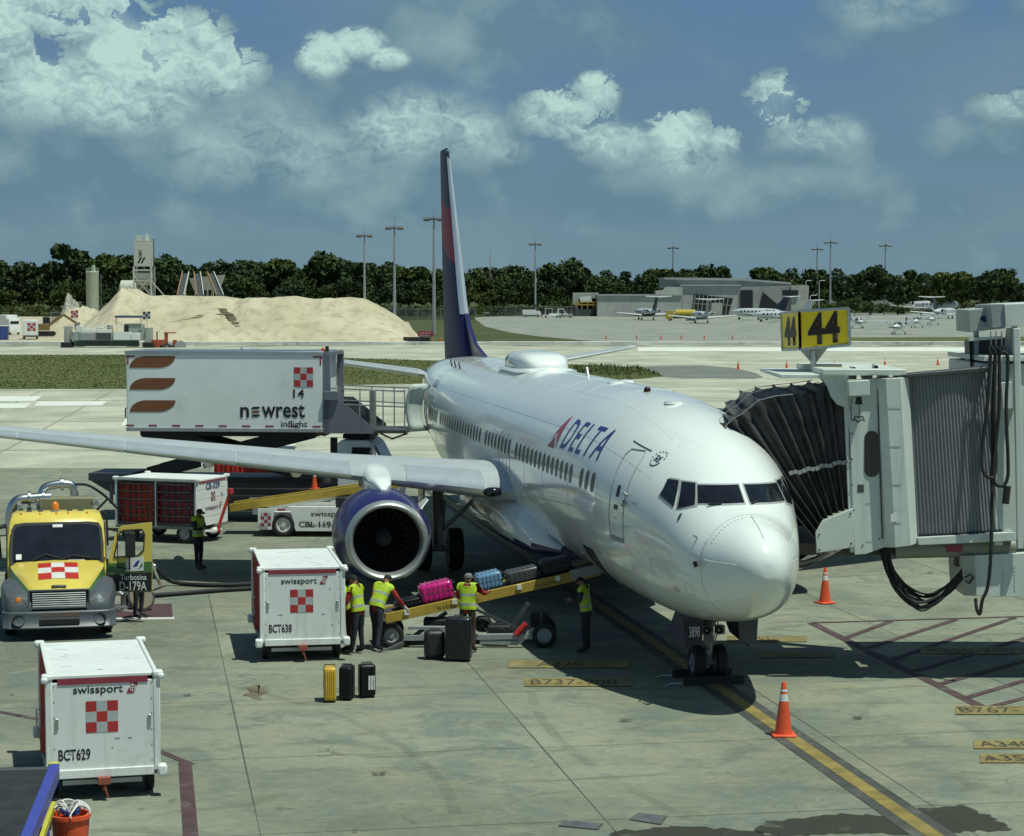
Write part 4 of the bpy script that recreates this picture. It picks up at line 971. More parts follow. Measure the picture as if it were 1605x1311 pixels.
for sd in (1, -1):
    mb = MB(); mb.loft([wring(y, sd) for y in (1.0,1.9,3,4,5.6,7,9,11,13,15,16.6,17.0)])
    wing = mb.build('wing', M_wing, AL, smooth=40)
    for y0, y1 in ((2.45,4.25),(5.55,8.3),(8.33,11.1),(11.13,13.9),(13.93,16.4)):
        rings = []
        for y in np.linspace(y0, y1, 5):
            xle, c, z, t = wsec(y); P = foil(c, t); n = len(P)
            tw = float(np.interp(y, [1.5,17], [.035,-.01]))
            up_ = [p for i, p in enumerate(P[:15]) if p[0] <= c*.155]; dn = [p for p in P[15:] if p[0] <= c*.10]
            pr = dn+up_; ol = [(xle+p[0]-.02, y*sd, z+p[1]-tw*p[0]+(.012 if i >= len(dn) else -.012)) for i, p in enumerate(pr)]
            rings.append(ol)
        m1 = MB(); m1.loft(rings, cap=True, ring_closed=True)
        m1.build('leading_edge_slat', M_chrome, wing, smooth=50)
    for y in (6.6, 8.95):
        xle, c, z, t = wsec(y); xe = xle+c; q = MB()
        q.loft([[(x, y*sd+w_*math.cos(a), zc+h*math.sin(a)) for a in [2*math.pi*j/16 for j in range(16)]] for x, w_, h, zc in ((xe-2.7,.03,.03,z-.16),(xe-2.2,.14,.14,z-.24),(xe-1.2,.19,.22,z-.31),(xe-.1,.17,.20,z-.28),(xe+.6,.10,.13,z-.25),(xe+.9,.02,.02,z-.2))])
        q.build('flap_track_fairing', M_al, wing, smooth=50)
    # seams of flaps and spoilers
    q = MB()
    for f0 in (.68, .80):
        P = [];
        for y in np.linspace(2.6, 16, 12):
            xle, c, z, t = wsec(y); tw = float(np.interp(y, [1.5,17], [.035,-.01])); x = f0; zz = t*5*(.2969*math.sqrt(x)-.126*x-.3516*x*x+.2843*x**3-.1036*x**4)+.08*x*(1-x)
            P.append((xle+x*c, y*sd, z+zz*c-tw*x*c+.004))
        q.tube(P, .012, 4)
    q.build('flap_seam', M_seam, wing)
    # landing light in the wing root
    xle, c, z, t = wsec(2.25); q = MB(); q.ball((xle+.02, 2.28*sd, z-.02), .2, 12, sc=(.8,1.3,.62)); q.build('landing_light', M_glass, wing, smooth=60)
    # winglet
    q = MB(); rings = []
    for s_, yy, zz, ch, xo in ((0,17.0,0,1.55,0),(.3,17.25,.12,1.45,.18),(.6,17.42,.5,1.25,.55),(1,17.7,2.3,.62,1.9)):
        P = foil(ch, .08); xl, _, zl, _t = wsec(17.0); rings.append([(xl+xo+p[0], (yy+(p[1] if s_ > .3 else 0))*sd, zl+zz+(p[1] if s_ <= .3 else 0)) for p in P])
    q.loft(rings); q.build('winglet', M_blue, AL, smooth=50)
    # ---------------------------------------------------------------- engine
    ex, ey, ez = 14.75, 4.95*sd, 1.53
    en = MB(); en.lathe([(.16,.985),(.35,1.05),(.7,1.13),(1.1,1.175),(1.6,1.19),(2.2,1.15),(2.8,1.06),(3.3,.94),(3.28,.90),(2.6,.86)], (ex,ey,ez), 'x', 48, sz=.965)
    eo = en.build('engine', M_blue, AL, smooth=50)
    l_ = MB(); l_.lathe([(.20,1.0),(.09,.965),(.02,.93),(0,.905),(.012,.88),(.05,.85),(.13,.82),(.26,.80)], (ex,ey,ez), 'x', 56, sz=.97); l_.build('inlet_lip', M_lip, eo, smooth=60)
    l_ = MB(); l_.lathe([(.26,.80),(.7,.785),(1.05,.78)], (ex,ey,ez), 'x', 40, sz=.985); l_.build('inlet_duct', M_blackp, eo, smooth=60)
    fm = MB()
    for q_ in range(24):
        a = 2*math.pi*q_/24; b0 = Vector((0, math.cos(a), math.sin(a))); tn = Vector((0,-math.sin(a),math.cos(a))); rr = []
        for r_, ch, tw in ((.22,.20,.25),(.45,.24,.6),(.77,.28,1.0)):
            d = (Vector((1,0,0))*math.cos(tw)+tn*math.sin(tw)); o3 = Vector((ex+.95,ey,ez))+b0*r_
            rr.append([o3-d*ch/2, o3+d*ch/2])
        fm.loft(rr, cap=False, ring_closed=False)
    fm.lathe([(1.12,.001),(1.12,.79)], (ex,ey,ez), 'x', 30); fm.build('fan', mat('fan_blade', (.035,.037,.04), .45, .5), eo)
    l_ = MB(); l_.lathe([(.55,.005),(.68,.11),(.85,.20),(1.0,.24)], (ex,ey,ez), 'x', 24); sp_ = l_.build('spinner', M_dgrey, eo, smooth=60)
    mbq = MB(); mbq.tube([(ex+.60+.012*i, ey+(.05+.0085*i)*math.cos(i*.3), ez+(.05+.0085*i)*math.sin(i*.3)) for i in range(18)], .012, 5); mbq.build('spiral_mark', M_dgrey, eo)
    l_ = MB(); l_.lathe([(2.6,.86),(3.2,.62),(4.4,.46),(4.7,.44),(4.7,.30),(5.3,.02)], (ex,ey,ez+.02), 'x', 28); l_.build('core_cowl', M_steel, eo, smooth=50)
    # pylon
    q = MB(); rings = []
    xle, c, z, t = wsec(4.9)
    for x, w_, zt_, zb_ in ((ex+.95,.05,ez+1.16,ez+1.05),(ex+1.3,.22,ez+1.38,ez+1.0),(ex+1.8,.30,z+.10,ez+.9),(xle+.05,.34,z+.24,ez+.8),(xle+.8,.36,z+.36,ez+.6),(xle+2.2,.26,z+.20,ez+.5),(xle+3.6,.06,z-.1,ez+.55)):
        rings.append([(x, ey+w_*math.copysign(abs(math.cos(a))**.6, math.cos(a)), (zt_+zb_)/2+(zt_-zb_)/2*math.copysign(abs(math.sin(a))**.6, math.sin(a))) for a in [2*math.pi*j/20 for j in range(20)]])
    q.loft(rings); q.build('pylon', M_al, AL, smooth=50)
    q = MB(); a = R(38); o3 = Vector((ex+.75, ey-sd*1.13*math.cos(a), ez+1.12*math.sin(a))); dn_ = Vector((0,-sd*math.cos(a),math.sin(a)))
    q.prism([(0,-.06),(.9,-.02),(.95,.30),(.55,.30)], o3, (1,0,0), dn_, .03); q.build('nacelle_strake', M_al, eo)
# engine badge, slightly visible on the flank
# ------------------------------------------------------------------ tail
def ssec(y): s = (y-.5)/6.67; return 36.9+.66*(y-.5)*.92, 3.45-2.15*s, 4.52+.135*(y-.5)
for sd in (1, -1):
    q = MB(); q.loft([[(ssec(y)[0]+p[0], y*sd, ssec(y)[2]+p[1]) for p in foil(ssec(y)[1], .10, cam_=0)] for y in (.3,1.2,3,5,6.8,7.17)])
    st = q.build('horizontal_stabilizer', M_wing, AL, smooth=40)
    m1 = MB(); rings = []
    for y in (1.3,3,5,6.9):
        xl, ch, zl = ssec(y); P = foil(ch, .10, cam_=0); rings.append([(xl+p[0]-.015, y*sd, zl+p[1]+(.01 if p[1] >= 0 else -.01)) for p in [p for p in P[15:] if p[0] < ch*.14]+[p for p in P[:15] if p[0] < ch*.16]])
    m1.loft(rings); m1.build('leading_edge', M_chrome, st, smooth=50)
q = MB(); rings = []
FIN = ((5.05,33.2,40.2,.10),(6.0,34.35,40.45,.10),(7.0,35.45,40.6,.105),(8.5,36.5,40.85,.105),(10.0,37.55,41.05,.10),(11.5,38.62,41.25,.10),(12.35,39.22,41.35,.09),(12.5,39.5,41.3,.05))
def fin_at(z): return [float(np.interp(z, [f[0] for f in FIN], [f[k] for f in FIN])) for k in (1,2,3)]
for z in [5.05+.25*i for i in range(11)]+[7.8+.05*i for i in range(92)]+[12.42,12.5]:
    a, b, t = fin_at(z); rings.append([(a+p[0], p[1], z) for p in foil(b-a, t, cam_=0)])
q.loft(rings)
M_fr = mat('fin_red', (.30,.028,.055), .5, var=.15, spec=.2); M_fs = mat('fin_dusk', (.045,.05,.075), .5, spec=.2)
for i, f in enumerate(q.f):
    c = sum((Vector(q.v[k]) for k in f), Vector())/len(f); a, b, t = fin_at(c.z); u = (c.x-a)/(b-a)
    if 8.3+1.2*u < c.z < 10.3+.5*u: q.m[i] = 1
    elif c.z >= 10.3: q.m[i] = 2
M_fb = mat('fin_blue', (.016,.013,.075), .5, spec=.2)
fin = q.build('tail_fin', [M_fb, M_fr, M_fs], AL, smooth=40)
m1 = MB(); rings = []
for z in (6.7,7.2,8,9,10,11,12,12.42):
    a, b, t = fin_at(z); P = foil(b-a, t, cam_=0)
    rings.append([(a+p[0]-.02, p[1]*1.02+(.008 if p[1] >= 0 else -.008), z) for p in P[-2:]+P[:3]])
m1.loft(rings); m1.build('leading_edge', M_chrome, fin, smooth=50)
q = MB(); q.prism([(30.6,5.36),(33.4,5.30),(35.9,7.3),(35.2,6.75),(33.0,5.75)], (0,-.06,0), (1,0,0), (0,0,1), -.12); q.build('dorsal_fin', M_blue, AL, bevel=.04)
for i in range(3): MB().cyl((41.0-.6*i,3.0+i*.9,4.95), (41.35-.6*i,3.0+i*.9,5.0), .012, n=5).build('static_wick', M_dgrey, AL)
q = MB()
for i in range(3): p = fring(29.5+i*1.0, R(56)); q.cyl(p, p+Vector((0,.05,.22)), .03, .02, 6)
q.build('vortex_tabs', M_dgrey, AL)
# ------------------------------------------------------------------ landing gear
for sd in (1, -1):
    q = MB(); q.cyl((21.1,2.86*sd,.55), (21.0,2.9*sd,2.3), .13, .15, 14); q.cyl((21.1,2.86*sd-.5,.565), (21.1,2.86*sd+.5,.565), .08, n=10)
    q.bar((21.0,2.86*sd,1.0), (20.2,2.0*sd,2.0), .09, .09); q.bar((20.8,2.86*sd,.7), (20.8,2.86*sd,1.5), .06, .12)
    for i in range(4): q.tube([(20.95-.03*i,2.7*sd+.05*i,1.9),(20.9,2.74*sd,1.2+.1*i),(20.98,2.8*sd,.62)], .016, 5)
    gr = q.build('main_gear', M_grey, AL, smooth=50)
    for o_ in (-.43, .43): wheel(gr, (21.1,2.86*sd+o_,.565), .565, .40, 'y', M_grey, rim=.52)
    q = MB(); q.box((21.15,3.32*sd,1.55), (1.0,.06,1.35)); q.build('gear_door', M_al, gr, bevel=.02)
q = MB(); q.cyl((4.01,0,.34), (3.95,0,1.5), .085, .11, 14); q.cyl((4.01,-.36,.345), (4.01,.36,.345), .06, n=10); q.bar((3.85,0,.55), (3.85,0,1.0), .1, .05); q.bar((4.0,0,.95),(3.2,0,1.45),.07,.07)
q.box((3.75,.16,1.02), (.18,.16,.16)); q.box((3.75,-.16,1.02), (.18,.16,.16)); q.bar((3.82,.05,.7),(3.7,.16,.98),.035,.035); q.bar((3.7,.1,.62),(3.82,.0,.45),.04,.04)
for i in range(5): q.tube([(3.8,-.1+.05*i,1.4),(3.74-.02*i,-.14+.06*i,1.0),(3.86,-.03+.02*i,.62)], .014, 5)
ng = q.build('nose_gear', M_grey, AL, smooth=50)
for o_ in (-.22, .22): wheel(ng, (4.01,o_,.345), .345, .22, 'y', M_grey, rim=.5)
for o_ in (-.12,.12): MB().lathe([(0,.001),(-.05,.07),(-.06,.075),(.05,.07)], (3.68,o_,1.02), 'x', 12).build('taxi_light', M_glass, ng, smooth=50)
for sd in (1, -1):
    o3 = Vector((3.15,.40*sd,1.33)); u_ = Vector((1,.03*sd,0)); v_ = Vector((0,.36*sd,-1)).normalized(); 
    q = MB(); q.prism([(0,0),(1.45,0),(1.45,.52),(.1,.60)], o3, u_, v_, .035); M_dk = mat('door_navy', (.012,.012,.035), .4); dr = q.build('gear_door', M_dk, ng)
    # cross panel of the door facing forward, carrying the fleet number
    q = MB(); q.prism([(-.20,0),(.20,0),(.17,.52),(-.15,.52)], (3.10,.53*sd,1.36), (0,-1,0), (0,0,-1), .03); pn = q.build('door_panel', M_dk if sd > 0 else M_dgrey, ng)
    if sd > 0: text('fleet_number', '3898', M_refl, ng, (3.055,.62,1.0), (0,-1,0), (0,0,1), .20, .20, .004, bold=.0)
# wheel chocks
for du, w_ in ((-.42,.14), (.42,.14)):
    c = N0+AFT*du; t = thing('wheel_chock', 'black rubber chock bar '+('in front of' if du < 0 else 'behind')+' the airliner nose wheels', 'chock', (c.x, c.y, 0), math.pi/2+PT)
    MB().prism([(-.09,0),(.09,0),(.05,.15),(-.05,.15)], (0,-.58,0), (1,0,0), (0,0,1), -1.16).build('block', M_black, t); MB().tube([(0,.6,.03),(.1,.8,.02),(-.1,.95,.02)], .012, 5).build('cord', M_rope, t)

# skin joints, lap seams, access hatches and stencils
M_sm = mat('skin_seam', (.52,.55,.53), .6)
for x in (5.75, 8.4, 11.3, 13.6, 17.2, 20.0, 23.4, 26.6, 29.2): MB().tube([fring(x, R(-30+240*j/56)) for j in range(57)], .0035, 4).build('skin_joint', M_sm, AL)
for ph in (62, 33, 118): MB().tube([fring(x, R(ph)) for x in np.linspace(3.4, 33, 60)], .0035, 4).build('lap_seam', M_sm, AL)
for x0, x1, z0, z1 in ((2.6,3.0,2.2,2.5),(3.1,3.6,1.75,2.05),(5.5,5.9,2.1,2.4),(1.55,1.8,2.0,2.2),(8.6,9.1,1.9,2.2),(10.6,11.0,2.3,2.6)): outline_tube('access_hatch', [(x0,z0),(x1,z0),(x1,z1),(x0,z1)], .0045, M_sm, 1)
for x0, z0, w_, h in ((4.05,3.0,.3,.03),(4.6,3.1,.2,.03),(3.75,3.45,.25,.04),(2.3,2.0,.22,.10),(5.0,2.6,.3,.03),(9.0,3.2,.3,.03)): worn_marks(AL, M_grey, None, None, None, w_, h, 7, 'stencil', fn=lambda a, b, x0=x0, z0=z0: fsurf(x0-a, z0+b, 1, .005))
mb = MB()
for j in range(26): p = fring(1.06, R(30+120*j/25)); mb.box(p, (.025,.014,.014))
mb.build('radome_fasteners', M_seam, AL)
for ph in (14, 20, 27): MB().tube([fring(1.21, R(ph-2)), fring(1.21, R(ph+2))], .01, 4).build('drain_strip', M_seam, AL)
# ================================================================== boarding bridge (near wall stands 40.5 m out)
YN, YF = 40.5, 43.9
M_brw = streaked('bridge_white', (.58,.63,.59), (.37,.40,.36))
M_slat = mat('slat_grey', (.235,.25,.265), .5, .1, .06)
M_fab = mat('canopy_fabric', (.040,.043,.043), .5, var=.45, scale=3, bump=.7, bscale=4)
BR = thing('boarding_bridge', 'white passenger boarding bridge with black accordion canopy docked at the airliner nose', 'jet bridge', (9.0, 42.2, 0))
BO = Vector((9.0, 42.2, 0))
def bp(u, v, D=YN): return at(u, v, D)-BO
def slab(name, pts, D, dep, m, parent=BR, bevel=0, label=None):
    """plate seen at depth D whose outline passes through these points, dep thick away from the eye"""
    P = [bp(u, v, D) for u, v in pts]; Q = [p+Vector((0, dep, 0)) for p in P]; n = len(P)
    mb = MB(); mb.add(P+Q, [tuple(range(n)), tuple(range(2*n-1, n-1, -1))]+[(i, n+i, n+(i+1) % n, (i+1) % n) for i in range(n)])
    return mb.build(name, m, parent, bevel=bevel)
# cab: near wall, column, roof, floor and far wall
wl = slab('cab_wall', [(1329,597),(1373,593),(1386,858),(1357,868.5),(1340,869.5)], YN, .08, M_brw)
slab('cab_wall', [(1333,600),(1373,597),(1386,855),(1340,862)], YF-.1, .08, M_brw)
# lozenge window
P = []
for i in range(24):
    a = 2*math.pi*i/24; u = 1366.5+10.5*math.cos(a); v = 712+(24 if math.sin(a) > 0 else -24)+11*math.sin(a); P.append((u, v))
slab('window_gasket', [(1366.5+(u-1366.5)*1.12, 712+(v-712)*1.03) for u, v in P], YN-.012, .02, M_dgrey, wl); slab('window', P, YN-.02, .02, M_glass, wl)
mb = MB(); rings = []
for (ua, va), (ub, vb) in (((1373,593),(1424.5,591)), ((1386,858),(1438.5,852))):
    a, b = bp(ua, va), bp(ub, vb); a.y -= .01; b.y -= .01
    rings.append([a, a.lerp(b,.25)+Vector((0,-.22,0)), a.lerp(b,.70)+Vector((0,-.22,0)), b, b+Vector((0,.3,0)), a+Vector((0,.3,0))])
mb.loft(rings); mb.build('corner_column', M_brw, BR, bevel=.012)
tp = bp(1331,588,YN-.15); tq = bp(1372,586,YN-.15)
mb = MB(); zt_ = bp(1400,590).z+.02
mb.box(((bp(1292,0).x+bp(1425,0).x)/2, (YN+YF)/2-BO.y, zt_+.06), (bp(1425,0).x-bp(1292,0).x, YF-YN+.3, .12)); roof = mb.build('roof', M_brw, BR, bevel=.02)
mb = MB(); zl = bp(1250,592).z
mb.box(((bp(1228,0).x+bp(1296,0).x)/2, (YN+YF)/2-BO.y, zl+.02), (bp(1296,0).x-bp(1228,0).x, YF-YN, .07)); mb.build('roof_visor', M_brw, BR, bevel=.01)
slab('hood_panel', [(1283,589),(1330,584),(1330,637),(1322,638),(1312,634),(1303,623),(1297,607),(1291,597)], YN-.03, .05, M_brw)
slab('hood_panel', [(1283,591),(1330,588),(1330,637),(1312,634),(1297,607)], YF, .05, M_brw)
pn = slab('skirt_panel', [(1278.6,834.8),(1289,817),(1337,797),(1339,858),(1280,867.5)], YN-.05, .06, M_brw, bevel=.008)
mb = MB()
for u, v in ((1284,838),(1284,862),(1333,805),(1334,852),(1310,865)): p = bp(u, v, YN-.05); mb.cyl(p, p+Vector((0,-.015,0)), .018, n=8)
mb.build('bolt', M_dgrey, pn)
mb = MB(); zf = bp(1300,862).z; x0, x1 = bp(1262,0).x, bp(1440,0).x
mb.box(((x0+x1)/2, (YN+YF)/2-BO.y+.1, zf-.02), (x1-x0, YF-YN-.3, .22)); mb.build('cab_floor', mat('floor_underside', (.09,.075,.055), .7), BR)
mb = MB(); mb.box((bp(1262,0).x, (YN+YF)/2-BO.y, zf+.10), (.12, YF-YN-.6, .3)); mb.build('floor_bumper', M_black, BR)
mb = MB(); mb.tube([bp(1236,886,41.6), bp(1262,884,41.3), bp(1282,877,41.0), bp(1302,866,40.8), bp(1318,857,40.7)], .075, 12); mb.build('bumper_tube', M_steel, BR, smooth=60)
slab('cab_front_post', [(1322,600),(1329.5,598),(1340,866),(1333,866)], YN+.03, .12, M_brw)
# accordion canopy
TOP = [(1131,664),(1143,652),(1160,643),(1184,623),(1210,616),(1240,613),(1270,611),(1299,607),(1328,603)]
BOT = [(1278,846),(1281,835),(1285,825),(1290,817),(1297,812),(1305,808),(1314,804),(1323,801),(1334,798)]
YB = YN+.08
def hoop(tu, tv, bu, bv, inset=0.0, bulge=0.0):
    t, b = at(tu, tv, YB)-BO, at(bu, bv, YB)-BO; yn = YB-BO.y+inset; yf = YF-.15-BO.y-inset
    ax = (t-b); L = ax.length; nx = Vector((-ax.z, 0, ax.x)).normalized(); out = []
    for f in (0, .25, .5, .75, .965): p = b+ax*f; out.append(Vector((p.x, yn-.05*math.sin(math.pi*f), p.z))+nx*bulge*math.sin(math.pi*f))
    t2 = t-ax.normalized()*inset
    for y in (.10, .5, .9): out.append(Vector((t2.x, yn+(yf-yn)*y, t2.z-(.07 if y == .5 else 0))))
    for f in (.965, .75, .5, .25, 0): p = b+ax*f; out.append(Vector((p.x, yf, p.z))+nx*bulge*math.sin(math.pi*f))
    return out
rings = []
for i in range(len(TOP)):
    rings.append(hoop(*TOP[i], *BOT[i], 0))
    if i < len(TOP)-1:
        a, b, c, d = TOP[i], TOP[i+1], BOT[i], BOT[i+1]
        rings.append(hoop(a[0]*.72+b[0]*.28, (a[1]+b[1])/2, c[0]*.72+d[0]*.28, (c[1]+d[1])/2, .17)); rings.append(hoop(a[0]*.30+b[0]*.70, (a[1]+b[1])/2, c[0]*.30+d[0]*.70, (c[1]+d[1])/2, .15))
mb = MB(); mb.loft(rings, cap=False, ring_closed=False); can = mb.build('canopy', M_fab, BR, smooth=35)
sm = can.modifiers.new('solid', 'SOLIDIFY'); sm.thickness = .02
for i in range(0, len(TOP)):
    MB().tube(hoop(*TOP[i], *BOT[i], -.002), .010, 5).build('hoop', M_fab, can, smooth=60)
# webbing strap down the side and cords over the top
mb = MB(); S0, S1 = bp(1237,743,YB-.10), bp(1333,722,YB-.08)
for i in range(14):
    a, b = S0.lerp(S1, i/14), S0.lerp(S1, (i+.86)/14); mb.bar(a+Vector((0,0,.02*math.sin(i*1.9))), b+Vector((0,0,.02*math.sin(i*1.9+1))), .012, .075)
mb.build('strap', mat('webbing', (.30,.32,.31), .8), can)
mb = MB(); cr = mat('cord_grey', (.22,.235,.23), .8)
for f0, f1 in ((.05,.35),(.35,.75)):
    P = []
    for i in range(0, 8):
        h = hoop(*TOP[i], *BOT[i], -.02); k = f0+(f1-f0)*i/7; p = h[5].lerp(h[7], k); P.append(p+Vector((0,0,.02)))
    mb.tube(P, .007, 5)
mb.tube([hoop(*TOP[i], *BOT[i], -.02)[4]+Vector((0,-.02,.02)) for i in range(0, 6)], .011, 5)
mb.build('cord', cr, can, smooth=60)
# lamp box with hanging lamps
lb = slab('junction_box', [(1330,598),(1363,596),(1364,620),(1331,621)], YN-.35, .34, M_brw, bevel=.01)
MB().cyl(bp(1346,622,YN-.2), bp(1346,634,YN-.2), .05, .07, 12).build('lamp', M_black, lb, smooth=40)
mb = MB(); mb.tube([bp(1336,622,YN-.2), bp(1333,640,YN-.2), bp(1335,660,YN-.2)], .01, 5); mb.tube([bp(1346,632,YN-.2), bp(1347,648,YN-.2), bp(1346,655,YN-.2)], .008, 5)
mb.tube([bp(1337,660,YN-.2), bp(1341,653,YN-.2), bp(1346,655,YN-.2), bp(1352,653,YN-.2), bp(1355,661,YN-.2), bp(1350,658,YN-.2), bp(1345,662,YN-.2), bp(1340,658,YN-.2)], .016, 6); mb.build('hook_chain', M_dgrey, lb)
for u, v, w_, h_ in ((1336,580,7,12),(1371,578,6,16)):
    c = at(u, v, YN+.4)-BO; mb = MB(); mb.box((c.x, c.y, c.z), (w_/82, .25, h_/82)); o = mb.build('camera_housing', M_brw, BR, bevel=.02); MB().cyl((c.x,c.y-.12,c.z+.02), (c.x,c.y-.17,c.z+.02), .045, n=12).build('lens', M_glass, o)
mb = MB(); a = at(1336,583,YN+.5)-BO; b = at(1412,581,YN+.5)-BO
mb.bar(a, b, .04, .05); mb.bar(a+Vector((0,.6,.0)), b+Vector((0,.6,0)), .04, .05)
for i in range(4): p = a.lerp(b, i/3); mb.box(p+Vector((0,.2,-.08)), (.18,.3,.14))
mb.build('roof_conduit', M_brw, BR)
# shutter of vertical slats round the rotunda of the cab
mb = MB(); n = 24; rows = []
T0, T1, B0_, B1 = bp(1425,590), bp(1549,580), bp(1439,842), bp(1571,834)
for i in range(n*4+1):
    f = i/(n*4); k = i % 4; d = (.0, -.03, -.03, .0)[k]; bow = -.14*math.sin(math.pi*f)+.10
    rows.append([T0.lerp(T1, f)+Vector((0,d+bow,0)), T0.lerp(T1, f).lerp(B0_.lerp(B1, f), .5)+Vector((0,d+bow,0)), B0_.lerp(B1, f)+Vector((0,d+bow,0))])
mb.loft(rows, cap=False, ring_closed=False); sh = mb.build('slat_shutter', M_slat, BR)
mb = MB()
for i in range(n): p = B0_.lerp(B1, (i+.5)/n); mb.box(p+Vector((0,-.14*math.sin(math.pi*(i+.5)/n)+.06,.02)), (.035,.04,.05))
mb.bar(B0_+Vector((0,-.02,.0)), B1+Vector((0,-.02,.0)), .04, .02); mb.build('slat_ends', M_black, sh)
slab('shutter_box', [(1405,588),(1549,575),(1550,583),(1426,593)], YN-.15, .5, M_dgrey, bevel=.02)
slab('sill_beam', [(1439,843),(1590,834),(1592,848),(1440,855)], YN-.14, .3, M_brw, bevel=.01)
mb = MB(); mb.cyl(bp(1402,862,YN+.25), bp(1590,858,YN+.25), .17, n=16); mb.build('drive_tube', mat('tube_olive', (.22,.24,.19), .5), BR, smooth=50)
slab('warning_plate', [(1484,856),(1508,855),(1508,865),(1484,866)], YN+.05, .02, M_mar)
# tunnel going back to the terminal, off to the right
xa, xb = bp(1549,0).x, 17.0
za, zb = bp(1549,862).z, bp(1549,566).z; yc = (YN+YF)/2-BO.y
mb = MB(); mb.box(((xa+xb)/2, yc, (za+zb)/2+.05), (xb-xa, YF-YN-.3, zb-za-.2)); tn = mb.build('tunnel', M_brw, BR, bevel=.03)
for i in range(7):
    x = xa+.35+i*1.4; MB().box((x, yc, (za+zb)/2+.05), (.16, YF-YN-.12, zb-za-.05)).build('tunnel_rib', M_brw, tn, bevel=.015)
MB().box(((xa+xb)/2, yc, zb+.04), (xb-xa, YF-YN-.1, .1)).build('tunnel_roof', M_brw, tn, bevel=.01)
slab('electric_cabinet', [(1569,600),(1592,598),(1596,640),(1572,642)], YN-.12, .28, M_brw, bevel=.01)
mb = MB(); mb.box((11.6, yc, 1.3), (1.0, 2.4, 2.6)); mb.box((11.6, yc, .45), (2.4, 2.8, .3)); lg = mb.build('lift_column', M_brw, BR, bevel=.02)
for sx in (-.8,.8):
    for sy in (-1.1,1.1): wheel(lg, (11.6+sx, yc+sy, .45), .45, .34, 'y', M_grey)
# equipment slung under the floor
eb = slab('equipment_box', [(1507,872),(1700,862),(1704,940),(1511,934)], YN+.05, 1.3, M_brw, bevel=.012)
mb = MB()
for u in (1548,1572,1590):
    for j in range(7): p = bp(u, 890+j*6, YN+.05); mb.cyl(p, p+Vector((0,-.008,0)), .010, n=6)
mb.build('rivet', M_dgrey, eb); slab('end_plate', [(1507,872),(1527,871),(1531,934),(1511,934)], YN+.02, .03, mat('box_olive', (.36,.38,.32), .5), eb)
mb = MB(); mb.tube([bp(1513,905,YN-.05), bp(1521,900,YN-.10), bp(1526,905,YN-.05), bp(1519,915,YN-.05), bp(1513,910,YN-.02)], .02, 6); mb.build('connector', M_black, eb)
slab('hanger_strut', [(1502,866),(1514,865),(1507,890),(1498,888)], YN+.3, .25, M_dgrey)
# air conditioning unit above the tunnel
ac = slab('cooling_unit', [(1518,486),(1576,480),(1576,515),(1519,521)], YN+.9, 1.2, mat('unit_grey', (.36,.39,.38), .5), bevel=.015)
slab('unit_panel', [(1574,477),(1720,470),(1720,506),(1576,512)], YN+.3, 1.5, M_brw, ac, bevel=.015)
slab('unit_side', [(1553,478),(1575,477),(1577,512),(1556,514)], YN+.35, 1.4, M_grey, ac)
slab('hood_lip', [(1519,530),(1571,527),(1572,531),(1519,535)], YN+.85, .1, M_brw, ac); slab('hood_lining', [(1520,534),(1590,530),(1589,570),(1521,579)], YN+1.4, .5, M_dgrey, ac)
mb = MB(); mb.add([bp(1519,534,YN+.9), bp(1521,579,YN+.9), bp(1521,579,YN+1.5), bp(1519,534,YN+1.5)], [(0,1,2,3)]); mb.add([bp(1577,514,YN+.6), bp(1590,514,YN+.6), bp(1590,574,YN+.9), bp(1574,545,YN+.9)], [(0,1,2,3)]); mb.build('hood_side', M_grey, ac)
slab('unit_base', [(1521,580),(1596,573),(1596,592),(1521,596)], YN+.8, 1.2, M_brw, ac, bevel=.01)
mb = MB()
for u in (1527,1534): p = bp(u, 549, YN+.8); 
for u, v in ((1527,587),(1534,587)): p = bp(u, v, YN+.8); mb.cyl(p, p+Vector((0,-.03,0)), .04, n=10)
mb.build('sensor', M_black, ac)
mb = MB(); mb.bar(bp(1593,515,YN-.1), bp(1599,860,YN-.1), .12, .1); mb.build('cable_post', M_brw, BR, bevel=.01)
# ellipse maker's plate: a plain blue oval
mb = MB(); c = bp(1548,500,YN+.89); mb.add([c]+[c+Vector((.15*math.cos(a), -.004, .065*math.sin(a))) for a in [2*math.pi*i/20 for i in range(20)]], [(0, 1+i, 1+(i+1) % 20) for i in range(20)]); mb.build('oval_badge', mat('badge_blue', (.02,.03,.16), .4), ac)
# ------------------------------------------------------------------ gate sign 44
SG0 = at(1277, 592, 41.9); SG = Vector((SG0.x, 41.9, zt_ if False else SG0.z))
sg = thing('gate_sign', 'yellow box sign reading 44 on a short post above the boarding bridge cab', 'sign', SG)
C1, C2, C0_ = at(1252.5,488,41.75)-SG, at(1330,483.5,41.35)-SG, at(1224.5,491.5,43.1)-SG
D1, D2, D0_ = at(1254,548,41.75)-SG, at(1332,541,41.35)-SG, at(1226.5,549,43.1)-SG
bk1, bk2 = C2+Vector((.25,1.7,0)), D2+Vector((.25,1.7,0))
M_syel = mat('sign_yellow', (.85,.62,.02), .35, var=.05)
mb = MB(); mb.add([C0_,C1,C2,bk1,D0_,D1,D2,bk2], [(0,1,5,4),(1,2,6,5),(2,3,7,6),(3,0,4,7),(3,2,1,0),(4,5,6,7)]); bx = mb.build('sign_box', M_syel, sg)
def frame(a, b, c, d):
    mb = MB()
    for p, q in ((a,b),(b,c),(c,d),(d,a)): mb.bar(p, q, .05, .05)
    mb.build('frame', M_steel, bx)
nrm = Vector((0,-.012,0))
frame(C1+nrm, C2+nrm, D2+nrm, D1+nrm); frame(C0_+nrm, C1+nrm, D1+nrm, D0_+nrm)
